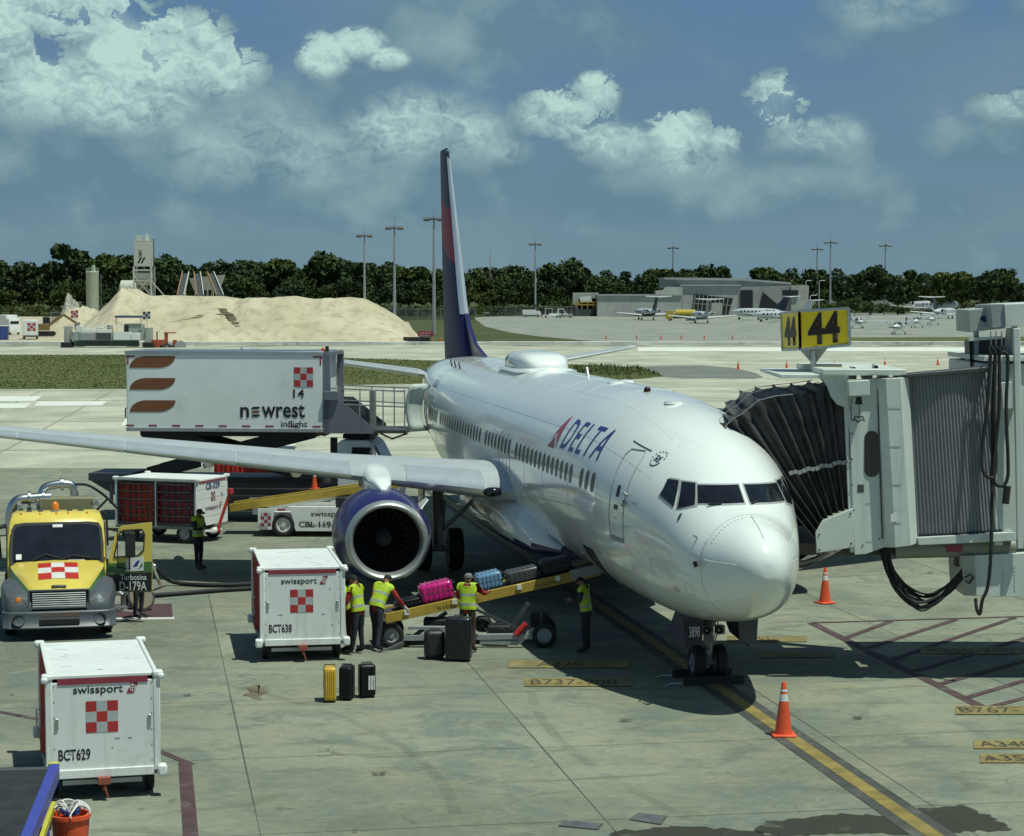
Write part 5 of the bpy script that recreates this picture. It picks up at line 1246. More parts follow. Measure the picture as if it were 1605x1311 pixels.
u_ = (D2-D1); v_ = (C1-D1)
M_num = mat('sign_black', (.018,.012,.008), .5)
text('gate_number', '44', M_num, bx, D1+u_*.17+v_*.09, u_.normalized(), v_.normalized(), u_.length*.64, v_.length*.82, .012, bold=.03)
u_ = (D1-D0_); v_ = (C0_-D0_); text('gate_number', '44', M_num, bx, D0_+u_*.18+v_*.11, u_.normalized(), v_.normalized(), u_.length*.62, v_.length*.76, .012, bold=.045)
a, b, c = at(1254,549,41.8)-SG, at(1298,545,41.8)-SG, at(1276,573,41.8)-SG
mb = MB(); mb.add([a,b,c]+[p+Vector((0,.06,0)) for p in (a,b,c)], [(0,1,2),(5,4,3),(0,3,4,1),(1,4,5,2),(2,5,3,0)]); mb.build('gusset', M_grey, sg)
mb = MB(); p = at(1274.5,550,41.8)-SG; q = at(1275.5,592,41.8)-SG; mb.cyl(p, q, .06, n=10); mb.build('post', M_steel, sg, smooth=50)
# ------------------------------------------------------------------ cables of the bridge
cb = thing('cable_bundle', 'drooping bundle of black cables slung under the boarding bridge cab', 'cables', at(1450,900,YN+.2))
o3 = Vector(cb.location); mb = MB()
for i in range(15):
    s0 = at(1378+random.uniform(0,14), 862, YN+.2+random.uniform(-.15,.2))-o3; e0 = at(1512+random.uniform(-2,2), 888+random.uniform(-6,22), YN+.1+random.uniform(-.1,.2))-o3; lo = random.uniform(930,946) if i < 8 else random.uniform(944,962)
    m1 = at(1405+random.uniform(-7,7), 905+(lo-930)*.6, YN+.1)-o3; m2 = at(1445+random.uniform(-8,8), lo, YN+.1+random.uniform(-.1,.1))-o3; m3 = at(1486+random.uniform(-5,5), 917+(lo-930)*.5, YN+.1)-o3
    P = []; K = [s0, m1, m2, m3, e0]
    for j in range(4):
        p0, p1, p2, p3 = K[max(0,j-1)], K[j], K[j+1], K[min(4,j+2)]
        for t in [k/6 for k in range(6)]: P.append(.5*((2*p1)+(p2-p0)*t+(2*p0-5*p1+4*p2-p3)*t*t+(3*p1-p0-3*p2+p3)*t**3))
    P.append(e0); mb.tube(P, random.choice((.017,.021,.026)), 6)
mb.build('cable', M_black, cb, smooth=60)
def catmull(K, n=8):
    P = []
    for j in range(len(K)-1):
        p0, p1, p2, p3 = K[max(0,j-1)], K[j], K[j+1], K[min(len(K)-1,j+2)]
        for t in [k/n for k in range(n)]: P.append(.5*((2*p1)+(p2-p0)*t+(2*p0-5*p1+4*p2-p3)*t*t+(3*p1-p0-3*p2+p3)*t**3))
    return P+[K[-1]]
hc = thing('hanging_cable', 'thick black power cable looped over hooks on the right of the boarding bridge', 'cable', at(1555,560,YN-.35))
o3 = Vector(hc.location); L = lambda *P: catmull([at(u, v, YN-.35+dy)-o3 for u, v, dy in P])
mb = MB(); mb.tube(L((1553,552,0),(1547,640,0),(1540,700,0),(1540,735,-.05),(1548,748,-.05),(1558,746,0),(1561,720,.05),(1558,640,.05),(1560,556,.05)), .034, 8)
mb.tube(L((1560,552,.1),(1556,640,.1),(1555,760,.1),(1553,870,.05),(1548,920,.05),(1540,940,.05),(1536,962,.05),(1531,955,.05),(1529,938,.1)), .034, 8)
mb.tube(L((1566,553,.05),(1566,640,.05),(1557,745,0),(1570,762,0),(1579,750,0),(1580,720,0),(1577,640,0),(1580,570,.05),(1577,554,.05),(1571,552,.05)), .034, 8)
hc_ = mb.build('cable', M_black, hc, smooth=60); mb = MB()
for u in (1553,1561,1570): mb.tube([at(u,540,YN-.35)-o3, at(u-3,546,YN-.35)-o3, at(u,553,YN-.35)-o3, at(u+3,546,YN-.35)-o3, at(u,540,YN-.35)-o3], .012, 5); mb.tube([at(u,540,YN-.35)-o3, at(u,520,YN+.3)-o3], .012, 5)
mb.build('hook', M_dgrey, hc); mb = MB(); mb.cyl(at(1579,762,YN-.35)-o3, at(1576,790,YN-.35)-o3, .07, n=10); mb.build('plug', M_black, hc, smooth=40)

# seams, bolts and small plates on the bridge walls
mb = MB()
for v in (640,700,760,820):
    a, b = bp(1388,v,YN-.236), bp(1412,v,YN-.236); mb.bar(a, b, .004, .012)
mb.build('panel_seams', M_grey, BR)
mb = MB()
for u, v in ((1334,640),(1335,680),(1336,760),(1338,800),(1352,855),(1378,845),(1376,640),(1335,720)): p = bp(u, v, YN); mb.cyl(p+Vector((0,.01,0)), p+Vector((0,-.012,0)), .016, n=8)
mb.add([bp(1344,760,YN-.006), bp(1354,760,YN-.006), bp(1354,772,YN-.006), bp(1344,772,YN-.006)], [(0,1,2,3)]); mb.build('bolts', M_dgrey, wl)
slab('notice_plate', [(1396,806),(1406,805.5),(1406,818),(1396,818.5)], YN-.24, .012, M_refl)
MB().tube([bp(1376,610,YN-.03), bp(1378,700,YN-.03), bp(1383,845,YN-.03)], .014, 6).build('conduit', M_dgrey, BR)
for u, dy in ((1530,1.0),(1530,2.0),(1590,.6),(1640,.6),(1640,1.6)):
    a = bp(u, 512, YN+dy); MB().bar((a.x, a.y, zb+.02), (a.x, a.y, a.z+.1), .09, .09).build('unit_post', M_grey, ac)
# ================================================================== baggage carts
M_deck = mat('cart_deck', (.20,.205,.20), .6)
def curtain_mb(x0, x1, y, z0, z1, waves=14, amp=.035):
    mb = MB(); n = waves*4; m = 6; vs = []
    for j in range(m+1):
        for i in range(n+1):
            f = i/n; t = j/m
            vs.append((x0+(x1-x0)*f, y+amp*(math.sin(f*waves*2*math.pi)+.5*math.sin(f*waves*3.7+t*3))*(1-.35*t)+(.05*math.sin(f*9+t*4))*(1-t), z0+(z1-z0)*t+(.04*math.sin(f*11) if j == 0 else 0)))
    return mb.add(vs, [(j*(n+1)+i, j*(n+1)+i+1, (j+1)*(n+1)+i+1, (j+1)*(n+1)+i) for j in range(m) for i in range(n)])
def closed_cart(label, loc, rz, L=3.2, Wd=1.66, H=1.80, number=None, company=True, group='white baggage carts with red curtains', zb=.40, front=True):
    t = thing('baggage_cart', label, 'baggage cart', loc, rz, group); x, y = L/2, Wd/2
    mb = MB(); mb.box((0,0,zb), (L,Wd,.12)); mb.box((0,.0,zb-.12), (L*.9,.18,.12)); mb.build('deck', M_deck, t, bevel=.015)
    for sx in (1,-1):
        MB().box((sx*(x-.02),0,(zb+H)/2), (.05,Wd-.16,H-zb-.10)).build('end_panel', M_cartw, t, bevel=.006)
        for sy in (1,-1):
            MB().box((sx*(x-.03),sy*(y-.05),(zb+H)/2), (.10,.10,H-zb)).build('corner_post', M_cartw, t, bevel=.015)
            mb = MB(); mb.box((sx*(x-.05),sy*(y-.03),H+.03), (.17,.16,.10)); mb.box((sx*(x+.02),sy*(y+.01),H-.0), (.09,.10,.09)); mb.build('corner_cap', M_cartw, t, bevel=.03)
            mb = MB(); mb.box((sx*(x-.0),sy*(y+.02),zb), (.2,.14,.17)); mb.build('corner_bumper', M_cartw, t, bevel=.03)
    mb = MB(); mb.box((0,0,H+.02), (L-.14,Wd-.12,.05)); 
    mb.bar((-x+.08,y-.06,H+.05),(x-.08,y-.06,H+.05),.06,.05); mb.bar((-x+.08,-y+.06,H+.05),(x-.08,-y+.06,H+.05),.06,.05); rf = mb.build('roof', M_cartw, t, bevel=.01)
    for sy in (1,-1):
        curtain_mb(-x+.08, x-.08, sy*(y-.06), zb+.05, H, 16).build('curtain', M_redc, t, smooth=60)
    mb = MB(); mb.box((x+.012,0,H-.035), (.012,Wd-.36,.085)); mb.build('maroon_band', M_mar, t)
    mb = MB(); mb.box((x,0,zb), (.06,Wd-.2,.13)); mb.build('end_beam', M_cartw, t, bevel=.01)
    for sx in (1,-1):
        ax = MB(); ax.cyl((sx*(x-.5),-y+.2,.22),(sx*(x-.5),y-.2,.22),.035,n=8); ax.bar((sx*(x-.5),0,.22),(sx*(x-.5),0,zb-.1),.3,.1); ax.build('axle', M_deck, t)
        for sy in (1,-1): wheel(t, (sx*(x-.5),sy*(y-.13),.225), .225, .13, 'y', M_grey)
    mb = MB(); mb.bar((x-.3,0,.22), (x+.1,0,.18), .05, .05); mb.box((x+.08,0,.30), (.12,.18,.10)); mb.tube([(x+.1,.0,.26),(x+.12,.02,.16),(x+.1,.05,.05)], .018, 6); mb.build('hitch', mat('hitch_red', (.30,.08,.05), .6), t)
    MB().bar((x-.35,-y+.25,.20),(x-.35,y-.25,.20),.07,.07).build('lower_beam', M_cartw, t)
    if front:
        U, V = (0,1,0), (0,0,1); fx = x+.006
        if number: text('cart_number', number, M_txtk, t, (fx,-y+.18,zb+.20), U, V, .46, .17, .004, bold=.02)
        s = .155; checker(t, (fx,-.28+.03,zb+.60), U, V, s)
        text('company_lettering', 'swissport', M_txtk, t, (fx,-.43,zb+1.145), U, V, .72, .15, .004, bold=.012); flag_logo(t, (fx,.34,zb+1.16), U, V, .17, .17)
        mb = MB()
        for i in range(5): mb.box((fx+.002, random.uniform(-.6,.6), random.uniform(zb+.2,H-.3)), (.003,random.uniform(.02,.10),.012))
        mb.build('scuff_mark', mat('scuff', (.25,.25,.23), .7), t)
        mb = MB()
        for i in range(9): mb.box((random.uniform(-x+.3,x-.3), random.uniform(-y+.2,y-.2), H+.047), (random.uniform(.05,.35), .008, .003), 0, Matrix.Rotation(random.uniform(-.5,1.9), 3, 'Z'))
        mb.build('roof_scratch', M_grey, rf)
        for sy in (1,-1):
            MB().box((fx+.01, sy*(y-.16), zb+.75), (.02,.05,.16)).build('latch', M_steel, t, bevel=.005); mb = MB()
            for i in range(6): mb.cyl((fx-.004, sy*(y-.125), zb+.16+i*.23), (fx+.006, sy*(y-.125), zb+.16+i*.23), .010, n=8)
            mb.build('rivet_row', M_steel, t)
        MB().tube([(.4,-y-.02,zb+.45),(.4,-y-.09,zb+.45),(.4,-y-.09,zb+.75),(.4,-y-.02,zb+.75)], .014, 6).build('side_handle', M_steel, t)
    return t
c1_ = Vector((-6.0,31.0,0)); a1 = R(-75.6); d1_ = Vector((math.cos(a1), math.sin(a1), 0))
closed_cart('nearest white baggage cart with number BCT629, in the lower left corner', c1_-d1_*1.6, a1, number='BCT629')
c2_ = Vector((-4.22,42.7,0)); a2 = R(-80.2); d2_ = Vector((math.cos(a2), math.sin(a2), 0))
closed_cart('white baggage cart with number BCT638 in front of the blue engine', c2_-d2_*1.65, a2, L=3.3, Wd=1.72, H=1.86, number='BCT638')
p = at(398, 765, 77.0); closed_cart('white cart with red curtains standing behind the lift truck scissor, under the wing line', (p.x,77.0,0), R(3), L=2.9, Wd=1.6, H=1.8, front=False)
# cart with nets
def net_cart():
    a = math.atan2(-.34, .94); L, Wd, H, zb = 2.75, 1.95, 1.85, .48
    cn = Vector((-9.29,62.63,0)); f = Vector((math.cos(a), math.sin(a), 0)); l = Vector((-f.y, f.x, 0)); c = cn-f*L/2+l*Wd/2
    t = thing('baggage_cart', 'white baggage cart CE-329 with red bags behind black nets, man standing before it', 'baggage cart', c, a); x, y = L/2, Wd/2
    mb = MB(); mb.box((0,0,zb), (L,Wd,.12)); mb.build('deck', M_deck, t, bevel=.015)
    mb = MB(); mb.box((0,0,H+.02), (L+.04,Wd+.04,.06)); mb.bar((-x,-y,H+.06),(x,-y,H+.06),.06,.05); mb.build('roof', M_cartw, t, bevel=.012)
    mb = MB()
    for i in range(5): mb.box((x-.02,0,zb+.14+i*(H-zb)/5+.0), (.045,Wd-.1,(H-zb)/5-.012))
    ep = mb.build('end_panel', M_cartw, t, bevel=.006); MB().box((-x+.02,0,(zb+H)/2), (.045,Wd-.1,H-zb)).build('end_panel', M_cartw, t)
    for sx in (1,0,-1):
        for sy in (1,-1): MB().box((sx*(x-.04),sy*(y-.03),(zb+H)/2), (.08 if sx else .05,.08,H-zb)).build('corner_post', M_cartw, t, bevel=.015)
    for sx in (1,-1):
        for sy in (1,-1): MB().box((sx*(x-.02),sy*(y-.02),H+.05), (.16,.16,.1)).build('corner_cap', M_cartw, t, bevel=.03)
    for i, (x0, x1, m, nm) in enumerate(((-x+.12,-.06,mat('bag_red', (.66,.06,.025), .5, var=.25, scale=4, bump=.4, bscale=8),'red_load'),(.06,x-.12,mat('bag_wine', (.36,.045,.07), .4, var=.3, scale=4, bump=.4, bscale=8),'wine_red_load'))):
        mb = MB(); n, k = 16, 14; vs = []
        for j in range(k+1):
            for q in range(n+1):
                fx_, fz = q/n, j/k; vs.append((x0+(x1-x0)*fx_, -y+.12-.07*math.sin(math.pi*fx_)*math.sin(math.pi*fz)+.03*mnoise.noise((fx_*5+i*9, fz*5, 0)), zb+.08+(H-zb-.22)*fz))
        mb.add(vs, [(j*(n+1)+q, j*(n+1)+q+1, (j+1)*(n+1)+q+1, (j+1)*(n+1)+q) for j in range(k) for q in range(n)]); mb.box(((x0+x1)/2,.1,(zb+H)/2-.08), (x1-x0,Wd-.5,H-zb-.2))
        mb.build(nm, m, t, smooth=60)
        mb = MB()
        for q in range(7): xx = x0+(x1-x0)*q/6; mb.tube([(xx,-y+.0,zb+.08),(xx,-y-.02,(zb+H)/2),(xx,-y+.0,H-.05)], .026, 5)
        for q in range(6): zz = zb+.1+(H-zb-.2)*q/5; mb.tube([(x0,-y+.0,zz),((x0+x1)/2,-y-.03,zz-.02),(x1,-y+.0,zz)], .026, 5)
        mb.build('net', M_black, t)
    for sx in (1,-1):
        MB().cyl((sx*(x-.45),-y+.1,.28),(sx*(x-.45),y-.1,.28),.04,n=8).build('axle', M_deck, t)
        for sy in (1,-1): wheel(t, (sx*(x-.45),sy*(y-.12),.28), .28, .16, 'y', M_grey)
    mb = MB(); mb.bar((x+.1,.1,.30),(x+.42,.3,1.42),.09,.09); mb.box((x+.44,.31,1.48),(.12,.2,.16)); mb.bar((x-.2,.1,.3),(x+.2,.1,.3),.1,.1); mb.build('tow_bar', M_red, t, bevel=.01)
    mb = MB(); mb.cyl((x+.05,-.15,.32),(x+.05,.35,.32),.09,n=10); mb.bar((x-.1,-.5,.36),(x+.1,-.1,.32),.07,.07); mb.build('tow_bracket', M_cartw, t)
    MB().tube([(-.2,-y-.02,.50),(-.9,-y-.02,.36),(-1.9,-y+.05,.34)], .04, 6).build('rod', M_black, t)
    U, V = (0,1,0), (0,0,1); fx = x+.012
    text('cart_number', 'CE-329', M_txtb, t, (fx,-.42,H-.27), U, V, .86, .19, .006, bold=.02); checker(t, (fx,-.10,H-.62), U, V, .085, mats=[M_mar, M_ggrey]); text('company_lettering', 'swissport', M_txtk, t, (fx,-.45,H-.92), U, V, .78, .15, .006, bold=.012)
    text('small_mark', 'T2', M_txtk, t, (fx,.52,H-.54), U, V, .13, .10, .006); flag_logo(t, (fx,.40,H-.87), U, V, .16, .16)
    MB().box((fx,0,H-.03), (.012,Wd-.3,.06)).build('maroon_band', M_mar, t)
net_cart()

# ================================================================== catering lift truck
def catering():
    a = R(-6); D = 70.0; c = at(368, 700, D); t = thing('catering_truck', 'white high lift catering truck with raised box and three brown leaf stripes', 'truck', (c.x, D, 0), a)
    x0, x1, yn, z0, z1 = -3.28, 3.18, -1.22, 3.02, 5.46
    mb = MB(); mb.box(((x0+x1)/2,0,(z0+z1)/2), (x1-x0,2.44,z1-z0)); bx = mb.build('box_body', mat('box_white', (.80,.84,.82), .28, var=.05, scale=.7, bump=.12, bscale=.9, dirt=((.52,.55,.55), .5, .5)), t, bevel=.03)
    mb = MB(); mb.box(((x0+x1)/2,0,z1+.02), (x1-x0+.08,2.5,.10)); mb.build('roof_rail', M_steel, bx, bevel=.01)
    mb = MB(); mb.box(((x0+x1)/2,0,z0-.03), (x1-x0+.04,2.5,.12)); mb.build('sill', M_grey, bx, bevel=.01)
    U, V = (1,0,0), (0,0,1); f = yn-.006
    leaf = [(0,0)]+[(i/16*.55,.0) for i in range(1,17)]+[(.55+.45*math.sin(R(90*i/10)),.46*(1-math.cos(R(90*i/10)))*1.0) for i in range(1,11)]
    def leafp(w_, h):
        P = [(0,0),(.62*w_,0)]
        for i in range(1,9): b = R(90*i/8); P.append((.62*w_+.38*w_*math.sin(b), h*(1-math.cos(b))))
        P += [(.38*w_,h)]
        for i in range(1,8): b = R(90*i/8); P.append((.38*w_-.38*w_*math.sin(b), h-h*(1-math.cos(b))))
        return P
    M_leaf = mat('leaf_brown', (.20,.075,.03), .45)
    for z in (z1-.47, z1-1.18, z1-1.90): MB().prism(leafp(1.52,.38), (x0+.11,f,z), U, V, .004).build('leaf_stripe', M_leaf, bx)
    checker(bx, (x1-.93,f,z1-1.06), U, V, .208, mats=[M_red, M_ggrey])
    text('unit_number', '14', M_txtk, bx, (x1-.96,f,z1-1.42), U, V, .36, .28, .006, bold=.015)
    zb = z1-2.06; xq = x1-2.70
    text('company_lettering', 'n', M_txtk, bx, (xq,f,zb), U, V, .29, .34, .006, bold=.02)
    for i in range(3): MB().prism(leafp(.29,.075), (xq+.36,f,zb+.02+i*.125), U, V, .006).build('letter_stripe', M_leaf if i % 2 else M_txtk, bx)
    text('company_lettering', 'wrest', M_txtk, bx, (xq+.70,f,zb), U, V, 1.42, .44, .006, bold=.018)
    text('company_lettering', 'inflight', M_txtk, bx, (x1-1.36,f,zb-.36), U, V, .86, .26, .006)
    for i in range(9): MB().box((x0+.10+i*(x1-x0-.3)/8,f,z0+.10), (.27,.008,.05)).build('reflector_tape', M_mar, bx)
    for q in ((x0+.15,z1-.10,.28,.05),(x0+.06,z1-.22,.05,.28),(x1-.17,z1-.10,.28,.05),(x1-.06,z1-.22,.05,.28)): MB().box((q[0],f,q[1]), (q[2],.008,q[3])).build('reflector_tape', M_mar, bx)
    MB().tube([(x0-.02,-1.0,z0+.3),(x0-.10,-1.0,z0+.35),(x0-.10,-1.0,z0+.62),(x0-.02,-1.0,z0+.68)], .025, 6).build('handle', M_dgrey, bx)
    M_pl = mat('platform_grey', (.15,.165,.20), .5)
    mb = MB(); mb.box((x1+.14,-1.18,(z0+z1)/2-.05), (.22,.12,z1-z0+.1)); mb.box((x1+.14,1.18,(z0+z1)/2-.05), (.22,.12,z1-z0+.1)); mb.box((x1+.14,0,z1-.0), (.22,2.3,.12)); mb.build('front_frame', M_pl, bx, bevel=.01)
    mb = MB(); mb.lathe([(z1+.05,.06),(z1+.16,.06),(z1+.2,.02)], (x1-.02,-1.0,0), 'z', 10); mb.build('marker_lamp', M_org, bx); MB().box((x1+.12,-1.05,z1+.14),(.1,.1,.2)).build('work_lamp', M_black, bx)
    # forward platform with side plates and rails
    for y, dx in ((-1.24,0),(1.2,.12)):
        MB().prism([(x1+.06,z0-.12),(x1+1.66,z0-.12),(x1+1.66,z0+.06),(x1+.55,z0+.95),(x1+.06,z0+.95)], (0,y,0), U, V, -.05).build('platform_side', M_pl if y < 0 else M_dgrey, t)
    MB().box((x1+.3,-1.2,z0+1.1),(.45,.3,.28)).build('control_box', M_pl, t, bevel=.01)
    mb = MB(); mb.box((x1+1.35,0,z0-.06), (2.7,2.3,.10)); mb.box((x1+3.0,.25,z0-.02), (.9,1.4,.08)); mb.build('platform', M_dgrey, t)
    MB().box((x1+1.62,-1.15,z0+.62), (.20,.16,1.36)).build('rail_column', mat('olive_grey', (.20,.215,.19), .6), t, bevel=.03)
    for y in (-1.15,1.1):
        mb = MB()
        for z in (z0+1.28,z0+.78): mb.tube([(x1+.25,y,z+.05),(x1+1.6,y,z),(x1+2.65,y,z-.04)], .022, 6)
        for xx in (x1+1.2,x1+1.95,x1+2.65): mb.cyl((xx,y,z0),(xx,y,z0+1.3),.022,n=6)
        mb.build('guard_rail', M_steel, t)
    mb = MB(); mb.box((x1+2.65,.2,z0+.75), (.14,.18,1.1)); mb.box((x1+2.6,.1,z0+.6),(.2,.3,.3)); mb.build('gate_post', M_dgrey, t); mb = MB(); mb.tube([(x1+1.8,-.9,z0-.12),(x1+2.2,-.9,z0-.3),(x1+2.7,-.9,z0-.12)], .03, 6); mb.build('hose', M_black, t)
    # scissor
    for y in (-.85,.85):
        m1 = MB(); m1.prism([(-2.85,z0-.08),(-2.3,z0-.08),(-1.2,z0-.22),(2.75,1.72),(2.75,1.42),(2.2,1.42),(-2.85,z0-.30)], (0,y,0), U, V, .14); m1.build('scissor_arm', M_black, t)
        m1 = MB(); m1.prism([(2.85,z0-.08),(2.85,z0-.30),(-2.2,1.42),(-2.75,1.42),(-2.75,1.72),(1.2,z0-.22),(2.3,z0-.08)], (0,y+.16,0), U, V, .14); m1.build('scissor_arm', M_black, t)
    mb = MB(); mb.box((0,0,z0-.16), (5.8,2.0,.18)); mb.cyl((-2.1,-1,z0-.28),(-2.1,1,z0-.28),.09,n=10); mb.cyl((2.4,-1,z0-.28),(2.4,1,z0-.28),.09,n=10); mb.build('subframe', M_black, t)
    mb = MB(); mb.bar((1.6,-.4,1.6),(.6,-.4,2.5),.16,.2); mb.build('lift_cylinder', M_dgrey, t)
    # chassis, cab and wheels
    mb = MB(); mb.box((.1,0,.82), (6.8,2.2,.55)); mb.box((0,0,1.25),(6.2,1.9,.36)); mb.box((.2,-1.1,.62), (3.4,.3,.5)); ch = mb.build('chassis', M_blackp, t, bevel=.02)
    mb = MB(); 
    for i in range(5): mb.box((-1.8+i*.9,-1.262,.78), (.25,.01,.07))
    mb.build('side_reflector', M_grey, ch)
    mb = MB(); mb.box((-3.9,-.2,1.42), (1.4,1.9,.24)); mb.prism([(-4.55,1.3),(-3.2,1.3),(-3.2,.55),(-3.7,.8)], (0,-1.1,0), U, V, -.08); mb.bar((-3.85,-1.1,1.2),(-3.85,-1.1,.55),.1,.1); mb.build('tail_platform', mat('tail_dark', (.035,.038,.055), .45), t)
    x = x1+.42
    cp = [(x,.55),(x+1.9,.55),(x+1.95,1.35),(x+1.62,1.62),(x+1.18,2.55),(x+1.0,2.68),(x+.15,2.68),(x,2.55)]
    mb = MB(); mb.prism(cp, (0,-1.05,0), U, V, -2.1); cab = mb.build('cab', mat('cab_white', (.60,.63,.64), .3), t, bevel=.05)
    for y in (-1.06,1.06): MB().prism([(x+.45,1.72),(x+1.30,1.70),(x+1.10,2.45),(x+.5,2.45)], (0,y-.015,0), U, V, -.03).build('side_window', M_glass, cab)
    mb = MB(); mb.prism([(-.95,0),(.95,0),(.85,.92),(-.85,.92)], (x+1.625,0,1.66), (0,1,0), Vector((-.44,0,.9)).normalized(), .03); mb.build('windshield', M_glass, cab)
    mb = MB(); mb.box((x+.6,0,2.78),(.9,1.6,.14)); mb.cyl((x+.8,-.7,2.86),(x+.8,-.3,2.86),.19,n=16); mb.cyl((x+.8,-.72,2.86),(x+.8,-.70,2.86),.1,n=12); mb.build('roof_unit', M_black, cab, bevel=.02)
    mb = MB(); mb.bar((x-.12,-.9,.9),(x-.12,-.9,2.75),.2,.2); mb.build('exhaust_stack', M_black, t); mb = MB(); mb.tube([(x-.1,-1,3.0),(x-.4,-1,2.85),(x-.7,-1,2.9)], .06, 8); mb.build('hydraulic_hose', mat('hose_brown', (.16,.08,.06), .6), t)
    mb = MB(); mb.box((x+1.15,-1.28,2.1),(.09,.16,.5)); mb.bar((x+1.3,-1.05,2.3),(x+1.15,-1.25,2.3),.03,.03); mb.build('mirror', M_dgrey, cab, bevel=.02)
    for xx in (-1.9, x+.95):
        for y in (-1.0,1.0): wheel(t, (xx,y,.48), .48, .3, 'y', M_grey)
catering()
# ================================================================== belt loaders
def loader_cbl():
    D = 65.6; p = at(412, 836, D); t = thing('belt_loader', 'white self propelled belt loader CBL 119 with yellow edged belt behind the blue engine', 'belt loader', (p.x, D, 0), R(-2)); U, V = (1,0,0), (0,0,1)
    L = 4.2
    mb = MB(); mb.prism([(0,.22),(.42,.22),(.5,.78),(1.0,.78),(1.15,.18),(L,.18),(L,.90),(0,.86)], (0,-.95,0), U, V, -.06); mb.prism([(0,.22),(.42,.22),(.5,.78),(1.0,.78),(1.15,.18),(L,.18),(L,.90),(0,.86)], (0,.95,0), U, V, -.06)
    mb.box((L/2,0,.5),(L,1.75,.5)); bd = mb.build('body', M_cartw, t)
    checker(bd, (.09,-1.012,.32), U, V, .105, 3, 4, [M_mar, M_ggrey])
    text('company_lettering', 'swissport', M_txtk, bd, (1.62,-1.012,.58), U, V, 1.15, .2, .006, bold=.02); text('unit_number', 'CBL 119', M_txtk, bd, (1.25,-1.012,.29), U, V, .98, .19, .006, bold=.03)
    MB().box((.72,-1.01,.835),(.24,.01,.06)).build('side_reflector', M_mar, bd)
    for xx in (.77, L-.8):
        for y in (-.86,.86): wheel(t, (xx,y,.36), .36, .24, 'y', mat('wheel_white', (.52,.53,.51), .45), rim=.62)
    a, b = Vector((-.95,0,.80)), Vector((5.2,0,1.72))
    MB().bar(a, b, .70, .16).build('belt', mat('belt_black', (.05,.048,.045), .75), t)
    for y in (-.42,.42): MB().bar(a+Vector((0,y,.02)), b+Vector((0,y,.02)), .10, .24).build('side_rail', M_yel, t, bevel=.01)
    mb = MB(); mb.bar(Vector((.2,-.3,.8)), Vector((4.2,-.3,1.45)), .1, .1); mb.bar((2.2,-.62,1.02),(3.4,-.62,1.22),.08,.1); mb.box((.0,-.2,.72),(.5,.4,.2)); mb.build('lift_frame', M_cartw, t)
    mb = MB(); mb.box((2.6,-.55,1.0),(.5,.4,.4)); mb.build('driver_seat', M_black, t, bevel=.05)
loader_cbl()
